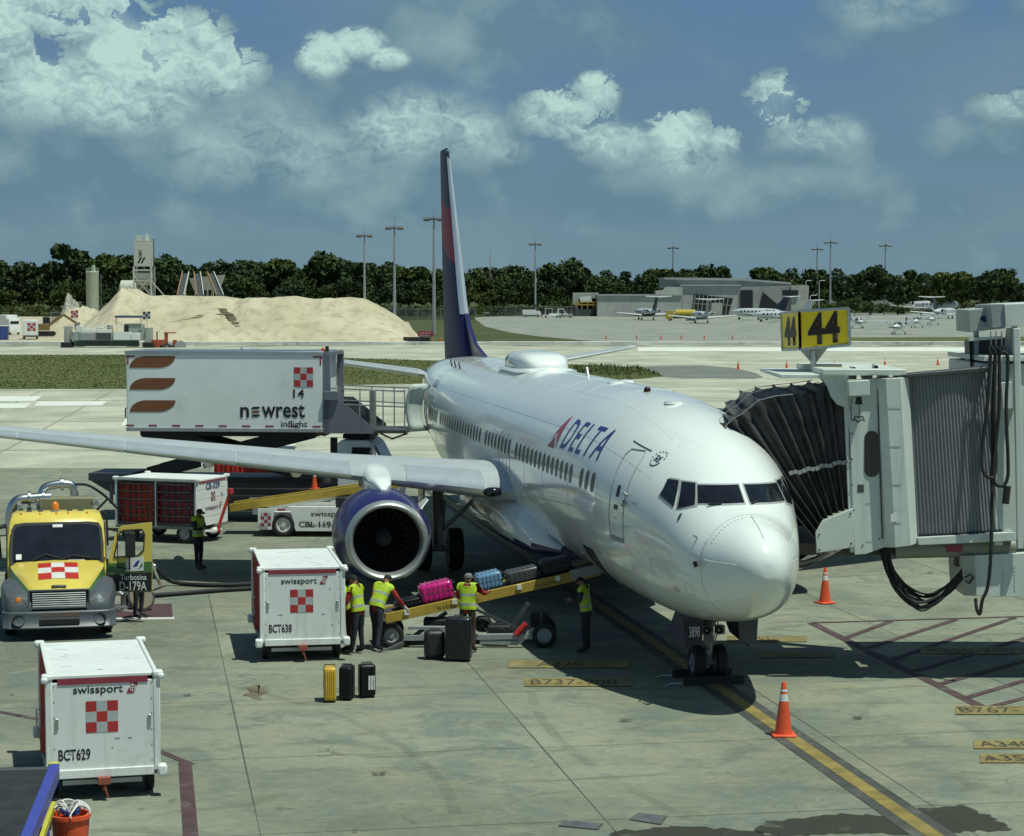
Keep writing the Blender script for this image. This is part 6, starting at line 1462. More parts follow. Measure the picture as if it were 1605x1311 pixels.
def loader_front():
    A, B = at(603,969,44.4), at(940,893,45.2); A.z -= .0
    t = thing('towed_belt_loader', 'towed belt loader with yellow sides lifting suitcases into the nose hold', 'belt loader', (A.x, A.y, 0)); o = Vector((A.x, A.y, 0)); a, b = A-o, B-o
    d = (b-a).normalized(); per = Vector((-d.y, d.x, 0)).normalized()
    cp_ = lambda f, y, z=0: a.lerp(b, f)+per*y+Vector((0,0,z))
    MB().bar(cp_(0,.42,0), cp_(1,.42,0), .74, .10).build('belt', mat('belt_black', (.05,.048,.045), .75), t)
    for y in (0,.84): r_ = MB().bar(cp_(0,y,-.02), cp_(1,y,-.02), .06, .21).build('side_rail', M_yel, t, bevel=.01)
    u = (b-a).normalized(); v = u.cross(-per).normalized(); v = v if v.z > 0 else -v
    worn_marks(t, M_txtk, cp_(.24,-.034,-.07), u, v, .95, .075, 14); worn_marks(t, M_txtk, cp_(.70,-.034,-.06), u, v, .6, .065, 9)
    for f in (.10,.32,.62,.80): MB().box(cp_(f,-.05,.02), (.10,.05,.10)).build('bracket', M_cartw, t)
    MB().cyl(cp_(0,0,0), cp_(0,.84,0), .07, n=12).build('end_roller', M_steel, t)
    MB().bar(cp_(.86,0,.02), cp_(1.02,0,.02), .07, .19).build('upper_guide', M_grey, t)
    G0 = lambda u_, v_, y=0: at(u_, v_, 44.4+y)-o
    mb = MB(); mb.bar(G0(625,1000), G0(868,997), .10, .12); mb.bar(G0(625,1000,.9), G0(868,997,.9), .10, .12); mb.bar(G0(640,998), G0(640,998,.9), .12, .12); mb.bar(G0(850,998), G0(850,998,.9), .12, .12)
    mb.bar(G0(640,984), G0(735,985), .12, .07); mb.bar(G0(752,1006), G0(812,1008), .08, .10); mb.bar(G0(812,1008), G0(838,985), .08, .10); mb.build('chassis', M_grey, t, bevel=.008)
    for p_, q_, w_ in ((G0(820,990,.3), G0(745,955,.3), .06),(G0(790,1002,.4), G0(828,945,.4), .09),(G0(645,1000,.4), G0(700,960,.4), .08),(G0(848,990,.1), G0(848,948,.1), .05)): MB().bar(p_, q_, w_, w_).build('lift_arm', M_dgrey, t)
    mb = MB(); mb.box(G0(782,990,.4), (.5,.5,.32)); mb.build('motor', M_black, t, bevel=.04); MB().box(G0(690,976,.4), (.7,.4,.2)).build('pump_housing', M_black, t, bevel=.04); MB().ball(G0(757,978,.5), .2, 8).build('accumulator', M_black, t, smooth=40); MB().box(G0(846,975,.45),(.4,.45,.35)).build('engine_cover', M_black, t, bevel=.04); MB().box(G0(716,1000,.5),(.3,.3,.5)).build('jack_column', M_black, t, bevel=.03)
    mb = MB(); mb.cyl(G0(808,996,-.05), G0(825,978,-.05), .07, n=12); mb.build('extinguisher', M_red, t, smooth=40)
    mb = MB(); mb.tube(catmull([G0(760,985,.2), G0(772,1000,.1), G0(785,985,.05), G0(800,1000,.1)], 5), .02, 6); mb.build('hose', M_black, t)
    for u_, v_ in ((614,1002),(853,1003)):
        for y in (0,.9): c = G0(u_, v_, y); c.z = .26; wheel(t, tuple(c), .26, .17, 'y', M_grey)
    mb = MB(); mb.bar(G0(632,1008,-.1), G0(585,1030,-.6), .09, .08); mb.bar(G0(585,1030,-.6)+Vector((0,0,-.05)), G0(598,1020,-.6), .12, .06); mb.build('tow_bar', M_dgrey, t, bevel=.01)
    t['ld'] = 1; del t['ld']
    return A, B, per
LA, LB, LPER = loader_front()
# near belt loader at the lower left corner
def loader_near():
    A = Vector((-6.42,27.3,1.22)); B = Vector((-5.9,22.6,1.05)); t = thing('blue_belt_loader', 'blue sided belt loader with a wide black belt cut by the lower left corner', 'belt loader', (A.x, A.y, 0), 0); o = Vector((A.x,A.y,0)); a, b = A-o, B-o
    per = Vector((1,.11,0)).normalized(); M_bl = mat('loader_blue', (.055,.07,.36), .4, dirt=((.03,.03,.15), .5, 3.))
    MB().bar(a, b, .84, .14).build('belt', mat('belt_rubber', (.022,.025,.028), .7, var=.3, bump=.2), t)
    for s_ in (-1,1):
        MB().bar(a+per*.49*s_+Vector((0,0,.02)), b+per*.49*s_+Vector((0,0,.02)), .13, .22).build('side_rail', M_bl, t, bevel=.02)
        MB().box(a+per*.47*s_+Vector((0,.05,.10)), (.14,.10,.07)).build('end_cap', mat('cap_yellow', (.55,.5,.06), .5), t, bevel=.02)
    MB().cyl(a-per*.44, a+per*.44, .09, n=14).build('end_roller', M_dgrey, t, smooth=40)
    mb = MB(); mb.bar(a+per*.62+Vector((0,-.7,-.25)), b+per*.62+Vector((0,0,-.1)), .05, .09); mb.build('guard_strip', mat('cap_yellow', (.55,.5,.06), .5), t)
    mb = MB(); mb.box((a+b)/2+Vector((0,-.6,-.62)), (.9,3.4,.7)); mb.build('body', M_bl, t, bevel=.04)
    for y in (-1.2,-4.0):
        for x in (-.5+.2,.5+.2): wheel(t, (x+(-y)*.09,y,.28), .28, .2, 'x', M_grey)
    mb = MB()
    for y in (-.6,-1.8): mb.bar((.0,y,.5),(.0,y,1.1),.08,.08)
    mb.build('support_frame', M_dgrey, t)
loader_near()
def tub():
    p = at(110,1275,26.6); h = p.z; t = thing('orange_tub', 'orange plastic tub full of blue and white rope at the bottom left edge', 'tub', (p.x,26.6,0))
    MB().lathe([(0,.17),(.02,.175),(h-.06,.235),(h-.05,.26),(h,.26),(h,.225),(.1,.17),(.1,.001)], axis='z', n=28).build('tub', M_org, t, smooth=40)
    mb = MB()
    for i in range(14):
        a = random.uniform(0,6.28); b = a+random.uniform(-1.4,1.4); r0, r1 = random.uniform(.0,.15), random.uniform(.18,.3); e = random.uniform(-.35,.03)
        mb.tube(catmull([Vector((r0*math.cos(a+1),r0*math.sin(a+1),h)), Vector((.12*math.cos(a),.12*math.sin(a),h+random.uniform(.08,.16))), Vector((.24*math.cos(b),.24*math.sin(b),h+.04)), Vector((r1*math.cos(b),r1*math.sin(b),h+e))], 5), .013, 6)
    mb.build('rope', M_rope, t, smooth=60)
    mb = MB()
    for i in range(5):
        a = random.uniform(0,6.28); mb.tube([(.12*math.cos(a+k*.5),.12*math.sin(a+k*.5),h+.03+.03*math.sin(k)) for k in range(8)], .016, 6)
    mb.build('blue_rope', mat('rope_blue', (.03,.05,.25), .7), t, smooth=60)
tub()
# ================================================================== fuel hydrant truck
def fueltruck():
    a = math.atan2(-.975,.222); t = thing('fuel_truck', 'yellow and green fuel dispenser truck facing the viewer with its left door open', 'truck', (-9.93,46.4,0), a)
    M_ty = mat('truck_yellow', (.72,.56,.10), .3, var=.05, coat=.4, dirt=((.55,.45,.14), .5, 1.5)); M_tg = mat('truck_green', (.07,.17,.05), .35, coat=.3); M_fd = mat('fender_grey', (.075,.088,.10), .42, var=.1)
    U, V = Vector((0,1,0)), Vector((0,0,1))
    # hood: yellow crown narrowing to the grille, green cheeks below it
    def ring(x, wt, wb, zt, zb): return [(x,-wb,zb),(x,-wt,zt-.10),(x,-wt*.86,zt-.015),(x,0,zt+.02),(x,wt*.86,zt-.015),(x,wt,zt-.10),(x,wb,zb)]
    hd = [(-1.12,1.04,1.06,1.46,1.0),(-.6,.98,1.02,1.41,.95),(0,.86,.95,1.33,.9),(.55,.72,.86,1.23,.85),(.92,.60,.75,1.13,.8),(1.03,.55,.70,1.04,.75)]
    mb = MB(); mb.loft([ring(*q) for q in hd], cap=True)
    for i, f in enumerate(mb.f):
        if len(f) == 4 and (set(k % 7 for k in f) in ({0,1},{5,6})): mb.m[i] = 1
    hood = mb.build('hood', [M_ty, M_tg], t, smooth=40)
    # checker on the hood
    mb = MB()
    def hp(x, y): 
        i = max(k for k in range(len(hd)) if hd[k][0] <= x); p, q = hd[i], hd[min(i+1, len(hd)-1)]; s = (x-p[0])/max(1e-6, q[0]-p[0]); zt = p[4-1]+(q[3]-p[3])*s; wt = p[1]+(q[1]-p[1])*s
        r_ = abs(y)/(wt*.86); return Vector((x, y, zt+.02-.035*r_+.008))
    for i in range(3):
        for j in range(3):
            x0, x1 = -.75+j*.42, -.75+(j+1)*.42; y0, y1 = -.43+i*.287, -.43+(i+1)*.287; vs = []
            for q in range(5):
                for r_ in range(5): vs.append(hp(x0+(x1-x0)*q/4, y0+(y1-y0)*r_/4))
            mb.add(vs, [(q*5+r_, q*5+r_+1, (q+1)*5+r_+1, (q+1)*5+r_) for q in range(4) for r_ in range(4)], (i+j) % 2)
    mb.build('checker_emblem', [mat('emblem_red', (.50,.03,.02), .4), M_refl], hood)
    mb = MB(); mb.box((.93,0,1.135),(.10,.32,.07)); mb.build('badge', M_dgrey, hood, bevel=.03)
    # fenders, bumper, grille, lamps
    for s_ in (1,-1):
        mb = MB(); rings = []
        for x, yi, yo, zt, zb in ((-1.0,.98,1.18,1.02,.75),(-.6,.92,1.22,1.13,.9),(-.1,.84,1.23,1.17,.95),(.4,.74,1.22,1.12,.90),(.8,.66,1.17,1.02,.62),(1.05,.60,1.08,.88,.60),(1.14,.58,1.0,.78,.60)):
            rings.append([(x,s_*yi,zb),(x,s_*yi,zt-.02),(x,s_*(yi*.6+yo*.4),zt+.02),(x,s_*(yo-.05),zt-.04),(x,s_*yo,zt-.16),(x,s_*yo,zb)])
        mb.loft(rings); mb.build('fender', M_fd, t, smooth=45)
        mb = MB(); P = [(.64,.76),(.98,.80),(1.05,.92),(.98,1.0),(.78,.97),(.64,.86)]
        ln = MB(); ln.add([(1.10-.30*max(0,y-.62)-(.06 if z > .9 else 0)+.06, s_*y, z) for y, z in P], [tuple(range(6))]); hl = ln.build('headlight', mat('headlight_glass', (.16,.165,.16), .1, spec=.8), t); sm = hl.modifiers.new('solid', 'SOLIDIFY'); sm.thickness = .05
        MB().lathe([(0,.075),(.03,.06),(.04,.001)], (1.06,s_*.84,.87), 'x', 12).build('reflector', M_chrome if s_ > 0 else M_amber, hl)
        wheel(t, (0,s_*1.02,.44), .44, .28, 'y', M_grey); 
        for k in (0,.32): wheel(t, (-3.9,s_*(1.05-k),.44), .44, .26, 'y', M_grey)
    mb = MB(); P = [(-1.2,1.02),(-1.06,1.17),(-.6,1.22),(.6,1.22),(1.06,1.17),(1.2,1.02),(1.2,.70),(-1.2,.70)]
    mb.loft([[(x,y,z) for y, x in P] for z in (.27,.30,.60,.64)]); bp_ = mb.build('bumper', M_fd, t, bevel=.03)
    mb = MB(); mb.box((1.222,0,.42),(.02,.85,.12)); mb.build('lower_grille', M_black, bp_, bevel=.02)
    for s_ in (1,-1): mb = MB(); mb.lathe([(0,.001),(.0,.12),(.03,.14),(.035,.12)], (1.175,s_*.85,.47), 'x', 16); mb.build('fog_lamp', M_dgrey, bp_, smooth=40)
    text('bumper_lettering', 'SALIDA LIBRE', mat('rust_letter', (.30,.13,.07), .5), bp_, (1.222,-.38,.535), U, V, .80, .085, .004, bold=.01)
    mb = MB(); mb.box((1.06,0,.88),(.05,1.24,.36)); gr = mb.build('grille', M_black, t, bevel=.02)
    for i in range(7): MB().box((1.105,0,.74+i*.046),(.035,1.12,.020))  .build('grille_bar', M_refl, gr, bevel=.006)
    mb = MB()
    for p, q in (((-.62,.70),(.62,.70)),((.62,.70),(.64,1.08)),((.64,1.08),(-.64,1.08)),((-.64,1.08),(-.62,.70))): mb.bar((1.10,p[0],p[1]),(1.10,q[0],q[1]),.05,.04)
    mb.build('grille_surround', M_fd, gr, bevel=.01)
    # cab
    cw = 1.08
    mb = MB(); rings = []
    for z, xf, xb, w_ in ((.85,-.95,-2.35,cw),(1.40,-1.02,-2.40,cw+.01),(1.9,-1.36,-2.42,cw),(2.24,-1.58,-2.42,cw-.04),(2.40,-1.72,-2.42,cw-.10),(2.46,-1.9,-2.36,cw-.2)):
        rings.append([(xf,-w_+.16,z),(xf-.12,-w_,z),(xb,-w_,z),(xb,w_,z),(xf-.12,w_,z),(xf,w_-.16,z)])
    mb.loft(rings); cab = mb.build('cab', M_ty, t, smooth=35, bevel=.02)
    # windshield lies on the sloping front
    n_ = Vector((.56,0,.22)).normalized()
    def ws(y, z, o=.0): x = np.interp(z, [1.40,1.9,2.24], [-1.02,-1.36,-1.58]); return Vector((x,y,z))+Vector((.84,0,.54))*o
    def wsp(name, g, m, par, o):
        P = []; 
        for (y, z) in ((-.99+g,1.41+g),(.99-g,1.41+g),(1.0-g,1.75),(.97-g,2.10),(.90-g,2.19-g),(.7,2.22-g),(-.7,2.22-g),(-.90+g,2.19-g),(-.97+g,2.10),(-1.0+g,1.75)): P.append(ws(y, z, o))
        c = ws(0,1.8,o); mb = MB(); mb.add(P+[c], [(i, (i+1) % 10, 10) for i in range(10)]); return mb.build(name, m, par)
    wr = wsp('windshield', -.03, M_black, cab, .025); wsp('pane', .035, M_glass, wr, .04)
    mb = MB(); mb.add([ws(-.09,2.13,.05), ws(.13,2.13,.05), ws(.13,2.19,.05), ws(-.09,2.19,.05)], [(0,1,2,3)]); mb.add([ws(-.9,1.47,.05), ws(-.78,1.47,.05), ws(-.78,1.58,.05), ws(-.9,1.58,.05)], [(0,1,2,3)]); mb.build('sticker', M_refl, wr)
    mb = MB(); mb.box((-1.2,.42,1.42),(.4,.36,.10)); mb.box((-1.2,-.35,1.42),(.4,.35,.06)); mb.build('papers_on_dash', M_refl, cab)
    for y0, y1, z1 in ((-.55,.05,1.56),(.0,.72,1.52)): MB().tube([ws(y0,1.43,.07), ws((y0+y1)/2,z1-.0,.07), ws(y1,1.47,.07)], .014, 5).build('wiper', M_black, wr)
    for y in (-.78,-.36,0,.26,.68): MB().lathe([(0,.03),(.03,.026),(.045,.002)], (-1.80,y,2.42), 'z', 10).build('marker_lamp', M_amber, cab, smooth=40)
    mb = MB(); mb.lathe([(2.44,.10),(2.50,.10),(2.50,.085)], (-2.0,-.02,0), 'z', 16); bs = mb.build('beacon_base', M_grey, cab); MB().lathe([(2.50,.085),(2.62,.08),(2.68,.04),(2.69,.001)], (-2.0,-.02,0), 'z', 16).build('beacon', M_amber, bs, smooth=50)
    mb = MB()
    for y in (-.6,-.35,.3,.55): mb.box((-2.1,y,2.47),(.16,.12,.02))
    mb.build('roof_marks', M_dgrey, cab)
    # side windows, right door closed
    MB().prism([(-1.2,1.45),(-2.1,1.45),(-2.1,2.15),(-1.6,2.15)], (0,-cw-.012,0), (1,0,0), V, .02).build('side_window', M_glass, cab)
    MB().prism([(-1.12,.9),(-2.2,.9),(-2.2,2.2),(-1.6,2.2),(-1.12,1.45)], (0,cw+.012,0), (1,0,0), V, .02).build('door_opening', M_blackp, cab)
    # left door, swung wide open: its outer face looks forward
    hx, hy = -1.05, cw+.03; dd = Vector((.14,.99,0)).normalized(); nn = Vector((.99,-.14,0))
    def dp(s, z, o=0.0): return Vector((hx,hy,0))+dd*s+V*z+nn*o
    O = [(0,.72),(.98,.70),(.99,1.3),(.99,2.28),(.30,2.20),(.18,2.05),(.02,1.45)]
    Wd_ = [(.14,1.50),(.66,1.52),(.80,1.66),(.82,2.02),(.76,2.12),(.34,2.10),(.26,2.02)]
    def dplate(name, poly, m, par, o, th=.05, hole=None):
        bm = bmesh.new()
        if hole is None:
            mb = MB(); mb.prism(poly, dp(0,0,o), dd, V, th); return mb.build(name, m, par, bevel=.008)
        mb = MB(); n1, n2 = len(poly), len(hole); P = [dp(*p, o) for p in poly]+[dp(*p, o) for p in hole]
        fs = []; ang = lambda p: math.atan2(p[1]-1.8, p[0]-.5)
        # stitch the outline to the window hole
        bm.verts.ensure_lookup_table(); vo = [bm.verts.new(p) for p in P]; eo = [bm.edges.new((vo[i], vo[(i+1) % n1])) for i in range(n1)]+[bm.edges.new((vo[n1+i], vo[n1+(i+1) % n2])) for i in range(n2)]
        bmesh.ops.triangle_fill(bm, use_beauty=True, edges=eo); me = bpy.data.meshes.new(name); bm.to_mesh(me); bm.free(); me.materials.append(m)
        ob = bpy.data.objects.new(name, me); COL.objects.link(ob); ob.parent = par; sm = ob.modifiers.new('solid', 'SOLIDIFY'); sm.thickness = th; sm.offset = 0; return ob
    door_ = dplate('door', O, M_ty, t, 0, .06, Wd_)
    dplate('lower_panel', [(.01,.73),(.97,.71),(.98,1.16),(.0,1.10)], M_blackp, door_, .035, .01)
    dplate('green_band', [(.0,1.11),(.98,1.17),(.985,1.40),(.0,1.36)], M_tg, door_, .035, .008)
    dplate('white_label', [(.40,1.17),(.80,1.19),(.80,1.52),(.40,1.46)], M_refl, door_, .047, .004)
    dplate('label_mark', [(.56,1.28),(.64,1.40),(.72,1.44),(.66,1.30)], M_txtb, door_, .053, .003); dplate('label_mark', [(.66,1.22),(.78,1.30),(.76,1.38),(.70,1.26)], M_tg, door_, .053, .003)
    nd = nn*.05
    text('door_lettering', 'Turbosina', M_refl, door_, dp(.28,.98)+nd, dd, V, .58, .13, .006, bold=.01); text('door_lettering', 'D-179A', M_refl, door_, dp(.26,.74)+nd, dd, V, .60, .21, .006, bold=.01)
    mb = MB()
    for i in range(len(Wd_)): mb.bar(dp(*Wd_[i],.03), dp(*Wd_[(i+1) % len(Wd_)],.03), .03, .03)
    mb.build('window_gasket', M_black, door_)
    mb = MB(); mb.box(dp(.52,1.80,.22), (.12,.22,.52)); mb.tube([dp(.10,2.12,.04), dp(.14,2.12,.25), dp(.5,2.09,.25), dp(.5,1.25,.22), dp(.2,1.28,.04)], .018, 6); mb.tube([dp(.24,2.1,.25), dp(.24,1.3,.22)], .014, 6); mb.build('mirror', M_black, door_, bevel=.02)
    mb = MB(); mb.tube([(-1.0,-cw-.02,2.05),(-.9,-cw-.35,2.05),(-.9,-cw-.36,1.4),(-1.0,-cw-.02,1.35)], .02, 6); mb.box((-.92,-cw-.38,1.75),(.10,.22,.5)); mb.box((-.92,-cw-.36,1.2),(.12,.22,.26)); mb.build('mirror', M_black, cab, bevel=.02)
    mb = MB(); mb.tube([(-2.42,cw-.05,2.42),(-2.40,cw+.06,2.3),(-2.40,cw+.08,1.6)], .025, 6); mb.build('grab_rail', M_black, cab)
    # chassis, deck and pumping gear
    mb = MB(); mb.box((-2.2,0,.60),(6.2,.9,.28)); mb.box((-4.0,0,.95),(3.0,2.2,.16)); mb.build('chassis', M_blackp, t)
    mb = MB(); mb.box((-4.2,0,1.55),(2.3,2.0,1.1)); mb.build('equipment_cabinet', mat('cabinet_grey', (.28,.30,.29), .5), t, bevel=.03)
    mb = MB(); mb.box((-2.9,.25,2.35),(.5,1.25,.7)); mb.build('filter_box', mat('gear_olive', (.20,.20,.12), .6), t, bevel=.03)
    mb = MB(); mb.tube(catmull([Vector((-2.9,-1.0,1.7)),Vector((-2.9,-1.02,2.3)),Vector((-2.9,-.88,2.62)),Vector((-2.9,-.55,2.68)),Vector((-2.9,-.1,2.70))], 6), .12, 12)
    mb.tube(catmull([Vector((-3.2,-.35,2.62)),Vector((-3.2,-.25,2.88)),Vector((-3.2,0,2.96)),Vector((-3.2,.3,2.97)),Vector((-3.2,.42,2.86)),Vector((-3.2,.43,2.6))], 6), .10, 12)
    mb.cyl((-2.9,-.62,2.68),(-2.9,-.56,2.68),.17,n=14); mb.cyl((-2.9,-.3,2.69),(-2.9,-.25,2.69),.16,n=14); mb.cyl((-3.2,.12,2.97),(-3.2,.2,2.97),.15,n=14); mb.build('pipe', M_steel, t, smooth=45)
    mb = MB()
    for i in range(14): mb.box((-2.7-random.uniform(0,.5),random.uniform(-.95,-.2),random.uniform(2.3,2.6)),(.1,.1,.12)); 
    for i in range(6): mb.box((-2.7,.9+random.uniform(-.1,.15),2.3+random.uniform(0,.35)),(.1,.08,.1))
    mb.build('valve', M_grey, t, bevel=.01); mb = MB(); mb.tube(catmull([Vector((-3.0,.45,2.98)),Vector((-3.0,.75,2.95)),Vector((-3.0,1.1,2.72)),Vector((-2.9,1.4,2.42))], 6), .03, 6); mb.bar((-2.95,1.2,2.64),(-2.9,.9,2.35),.03,.05); mb.build('hose_arc', M_black, t, smooth=60)
    mb = MB(); mb.tube([(-3.1,-1.25,1.3),(-2.9,-1.3,2.05),(-2.9,-1.05,2.1)], .03, 6); mb.tube([(-2.7,-1.5,2.0),(-2.9,-1.05,2.05)], .03, 6); mb.build('side_rail', M_black, t)
    return t
fueltruck()
# hydrant pit: painted square, open lid, coupler and hoses
mb = MB(); P = [G(u, v) for u, v in ((150,969),(271,968),(269,947),(160,948))]; mb.add([(p.x,p.y,.009) for p in P], [(0,1,2,3)]); struct('painted_pit_square', mb, mat('pit_maroon', (.075,.035,.042), .8, var=.2, dirt=((.13,.11,.10), .5, 2.)))
mb = MB(); P = [G(u, v) for u, v in ((145,972.5),(274,971),(271.5,966),(150,967.5))]; mb.add([(p.x,p.y,.006) for p in P], [(0,1,2,3)]); struct('pit_border', mb, M_refl)
c = G(221,957); t = thing('pit_lid', 'round brown pit lid propped open beside the fuel truck door', 'lid', c); mb = MB()
ax = Vector((.45,-.75,.50)).normalized(); e1 = ax.cross(Vector((0,0,1))).normalized(); e2 = ax.cross(e1)
def disc(r, o): return [Vector((0,0,.30))+e1*r*math.cos(k*math.pi/14)+e2*r*math.sin(k*math.pi/14)+ax*o for k in range(28)]
mb.loft([disc(.33,-.03), disc(.33,.03)]); o = mb.build('lid_rim', M_black, t); MB().loft([disc(.28,.02), disc(.28,.036)]).build('lid_face', mat('lid_brown', (.15,.125,.08), .6), t); MB().lathe([(0,.34),(.04,.34),(.04,.26)], (-.25,.1,0), 'z', 24).build('pit_ring', M_refl, t)
c = G(196,957); t = thing('hydrant_coupler', 'steel hydrant coupler with valves on the maroon square under the open truck door', 'coupler', c); mb = MB()
mb.lathe([(0,.16),(.12,.16),(.14,.10),(.34,.10),(.36,.15),(.40,.15),(.42,.05)], axis='z', n=16); mb.tube(catmull([Vector((0,0,.35)),Vector((-.15,-.05,.42)),Vector((-.35,-.05,.30)),Vector((-.5,0,.15))], 5), .06, 10); mb.build('valve_body', M_steel, t, smooth=40); mb = MB(); mb.tube([(.0,-.1,.4),(.12,-.2,.5),(.05,-.2,.62)], .018, 6); mb.bar((-.2,-.2,.1),(.2,-.15,.12),.05,.05); mb.build('lever', M_grey, t)
def hose(label, pts, r, tip=False):
    t = thing('fuel_hose', label, 'hose', G(*pts[0][:2])); o = Vector(t.location); P = catmull([G(u, v, z)-o for u, v, z in pts], 10)
    MB().tube(P, r, 10).build('tube', M_black, t, smooth=60)
    if tip:
        mb = MB(); q = P[:9]; mb.tube(q, [r*1.5,r*1.2,r*1.6,r*1.2,r*1.4,r*1.1,r*1.5,r*1.2,r*1.2], 10); mb.build('coupling', M_steel, t, smooth=30)
hose('black fuel hose with a steel coupling held by the man behind the truck door', [(233,882,.75),(246,893,.55),(262,908,.18),(285,915,.06),(320,917,.06),(360,917,.06),(400,915,.06),(470,912,.06),(540,905,.06)], .055, True)
hose('straight black fuel hose lying on the apron in front of the curved hose', [(226,934,.08),(262,932,.06),(300,929,.06),(350,925,.06),(400,922,.06),(470,918,.06),(545,912,.06)], .055)

# ================================================================== cones
def cone(loc, label, h=.92, group='orange traffic cones', proto=[None]):
    if proto[0] is None:
        t = thing('traffic_cone', label, 'traffic cone', loc, group=group); r0, r1 = .155, .035; rz = lambda z: r0+(r1-r0)*z/.92
        MB().lathe([(.04,rz(.04)),(.62,rz(.62))], axis='z', n=24).build('cone_body', M_org, t, smooth=50)
        MB().lathe([(.60,rz(.60)+.003),(.72,rz(.72)+.003)], axis='z', n=24).build('reflective_collar', M_refl, t, smooth=50)
        MB().lathe([(.72,rz(.72)),(.76,rz(.76))], axis='z', n=24).build('cone_ring', M_org, t, smooth=50); MB().lathe([(.76,rz(.76)+.003),(.80,rz(.80)+.003)], axis='z', n=24).build('reflective_collar', M_refl, t, smooth=50)
        MB().lathe([(.80,rz(.80)),(.90,rz(.90)),(.92,rz(.92)-.005),(.92,.001)], axis='z', n=24).build('cone_tip', M_org, t, smooth=50)
        mb = MB(); mb.box((0,0,.025),(.40,.40,.045)); mb.build('base', M_org, t, bevel=.015); proto[0] = t
    else: dup(proto[0], loc, random.uniform(0,1.5), label, h/.92)
cone(G(1228,1154), 'nearest orange cone with white collars, on the yellow lead-in line')
cone(G(1293,946), 'orange cone with white collars under the boarding bridge canopy', .86)
p = at(493,771,68.6); cone((p.x, 68.6, 1.095), 'orange cone standing on the dark chassis of the catering truck', .62)
for i, (u, v) in enumerate(((1157,579),(1233,578),(1308,577),(1387,575),(1470,573))): cone(G(u, v), ('leftmost','second','third','fourth','rightmost')[i]+' of the five small cones in a row across the pale taxiway', .84)
for i, (u, v) in enumerate(((950,532),(998,532),(1036,532),(1068,531.5),(1104,531.5),(1148,532))): cone(G(u, v), ('leftmost','second','third','fourth','fifth','rightmost')[i]+' of the six tiny cones along the near edge of the jet parking apron', .84)
for u, v, lb in ((614,535,'tiny orange cone at the right foot of the sand mound'),(677,534,'tiny orange cone right of the low black panel'),(691,536,'tiny orange cone nearest to the airliner tail fin')): cone(G(u, v), lb, .8)
# ================================================================== suitcases
def suitcase(label, loc, w_, d_, h_, m, rz=0, rot=None, ribs=True, handle=True, strap=None, tagm=None, soft=False):
    """upright case: w wide, d thick, h tall"""
    t = thing('suitcase', label, 'suitcase', loc, rz)
    if rot is not None: t.rotation_euler = rot
    lift = .035 if rot is None else 0
    MB().box((0,0,h_/2+lift), (w_,d_,h_-.0), taper=.97 if soft else 1.0).build('shell', m, t, bevel=min(w_,d_,h_)*(.28 if soft else .18), seg=4)
    if ribs:
        mb = MB(); n = 5
        for i in range(n):
            x = -w_/2+w_*(i+1)/(n+1); mb.bar((x,-d_/2-.004,h_*.08+lift),(x,-d_/2-.004,h_*.92+lift),.025,.014, upv=(0,1,0))
        mb.build('rib', m, t, bevel=.004)
    mb = MB(); mb.tube([(-w_*.48,0,lift+.02),(-w_*.5-.003,0,h_*.5+lift),(-w_*.48,0,h_+lift-.02)], .008, 5); mb.tube([(w_*.48,0,lift+.02),(w_*.5+.003,0,h_*.5+lift),(w_*.48,0,h_+lift-.02)], .008, 5); mb.build('zip', M_dgrey, t)
    if handle: MB().tube([(-.09,0,h_+lift-.005),(-.09,0,h_+lift+.035),(.09,0,h_+lift+.035),(.09,0,h_+lift-.005)], .012, 6).build('handle', M_dgrey, t)
    if rot is None or True:
        for sx in (-1,1):
            for sy in (-1,1): MB().cyl((sx*w_*.38-.012,sy*d_*.3,.028),(sx*w_*.38+.012,sy*d_*.3,.028),.028,n=10).build('wheel', M_black, t)
    if strap: MB().box((0,0,h_*.55+lift), (w_+.012,d_+.012,.04)).build('strap', strap, t)
    if tagm: mb = MB(); mb.box((w_*.22,-d_/2-.008,h_*.5),(.12,.006,.26)); mb.build('label_tag', tagm, t)
    return t
M_cy = mat('case_yellow', (.60,.38,.03), .3); M_cb = mat('case_black', (.007,.0075,.009), .35, var=.3, spec=.3); M_cg = mat('case_grey', (.06,.065,.068), .3); M_cp = mat('case_pink', (.58,.015,.20), .22, coat=.5); M_cbl = mat('case_blue', (.12,.26,.42), .25, coat=.5); M_cd = mat('case_dark', (.016,.017,.02), .5)
suitcase('yellow suitcase standing upright on the apron, leftmost of the three standing apart', G(517,1099), .22,.40,.60, M_cy, R(8), tagm=None)
suitcase('narrow black suitcase between the yellow case and the wider black case', G(544,1096), .24,.40,.58, M_cb, R(-6))
suitcase('wider black suitcase with a white sticker, right of the narrow black case', G(575,1093), .30,.26,.58, M_cb, R(14), tagm=M_refl, strap=None)
suitcase('black soft bag standing left of the tall wrapped suitcase by the belt loader', G(681,1033), .42,.34,.56, M_cd, R(10), soft=True, ribs=False)
suitcase('tall shiny black suitcase wrapped in film, in front of the belt loader worker', G(719,1036), .52,.34,.86, mat('case_film', (.007,.010,.014), .3, var=.6, scale=6, spec=.6, bump=.6, bscale=12), R(-8), strap=None)
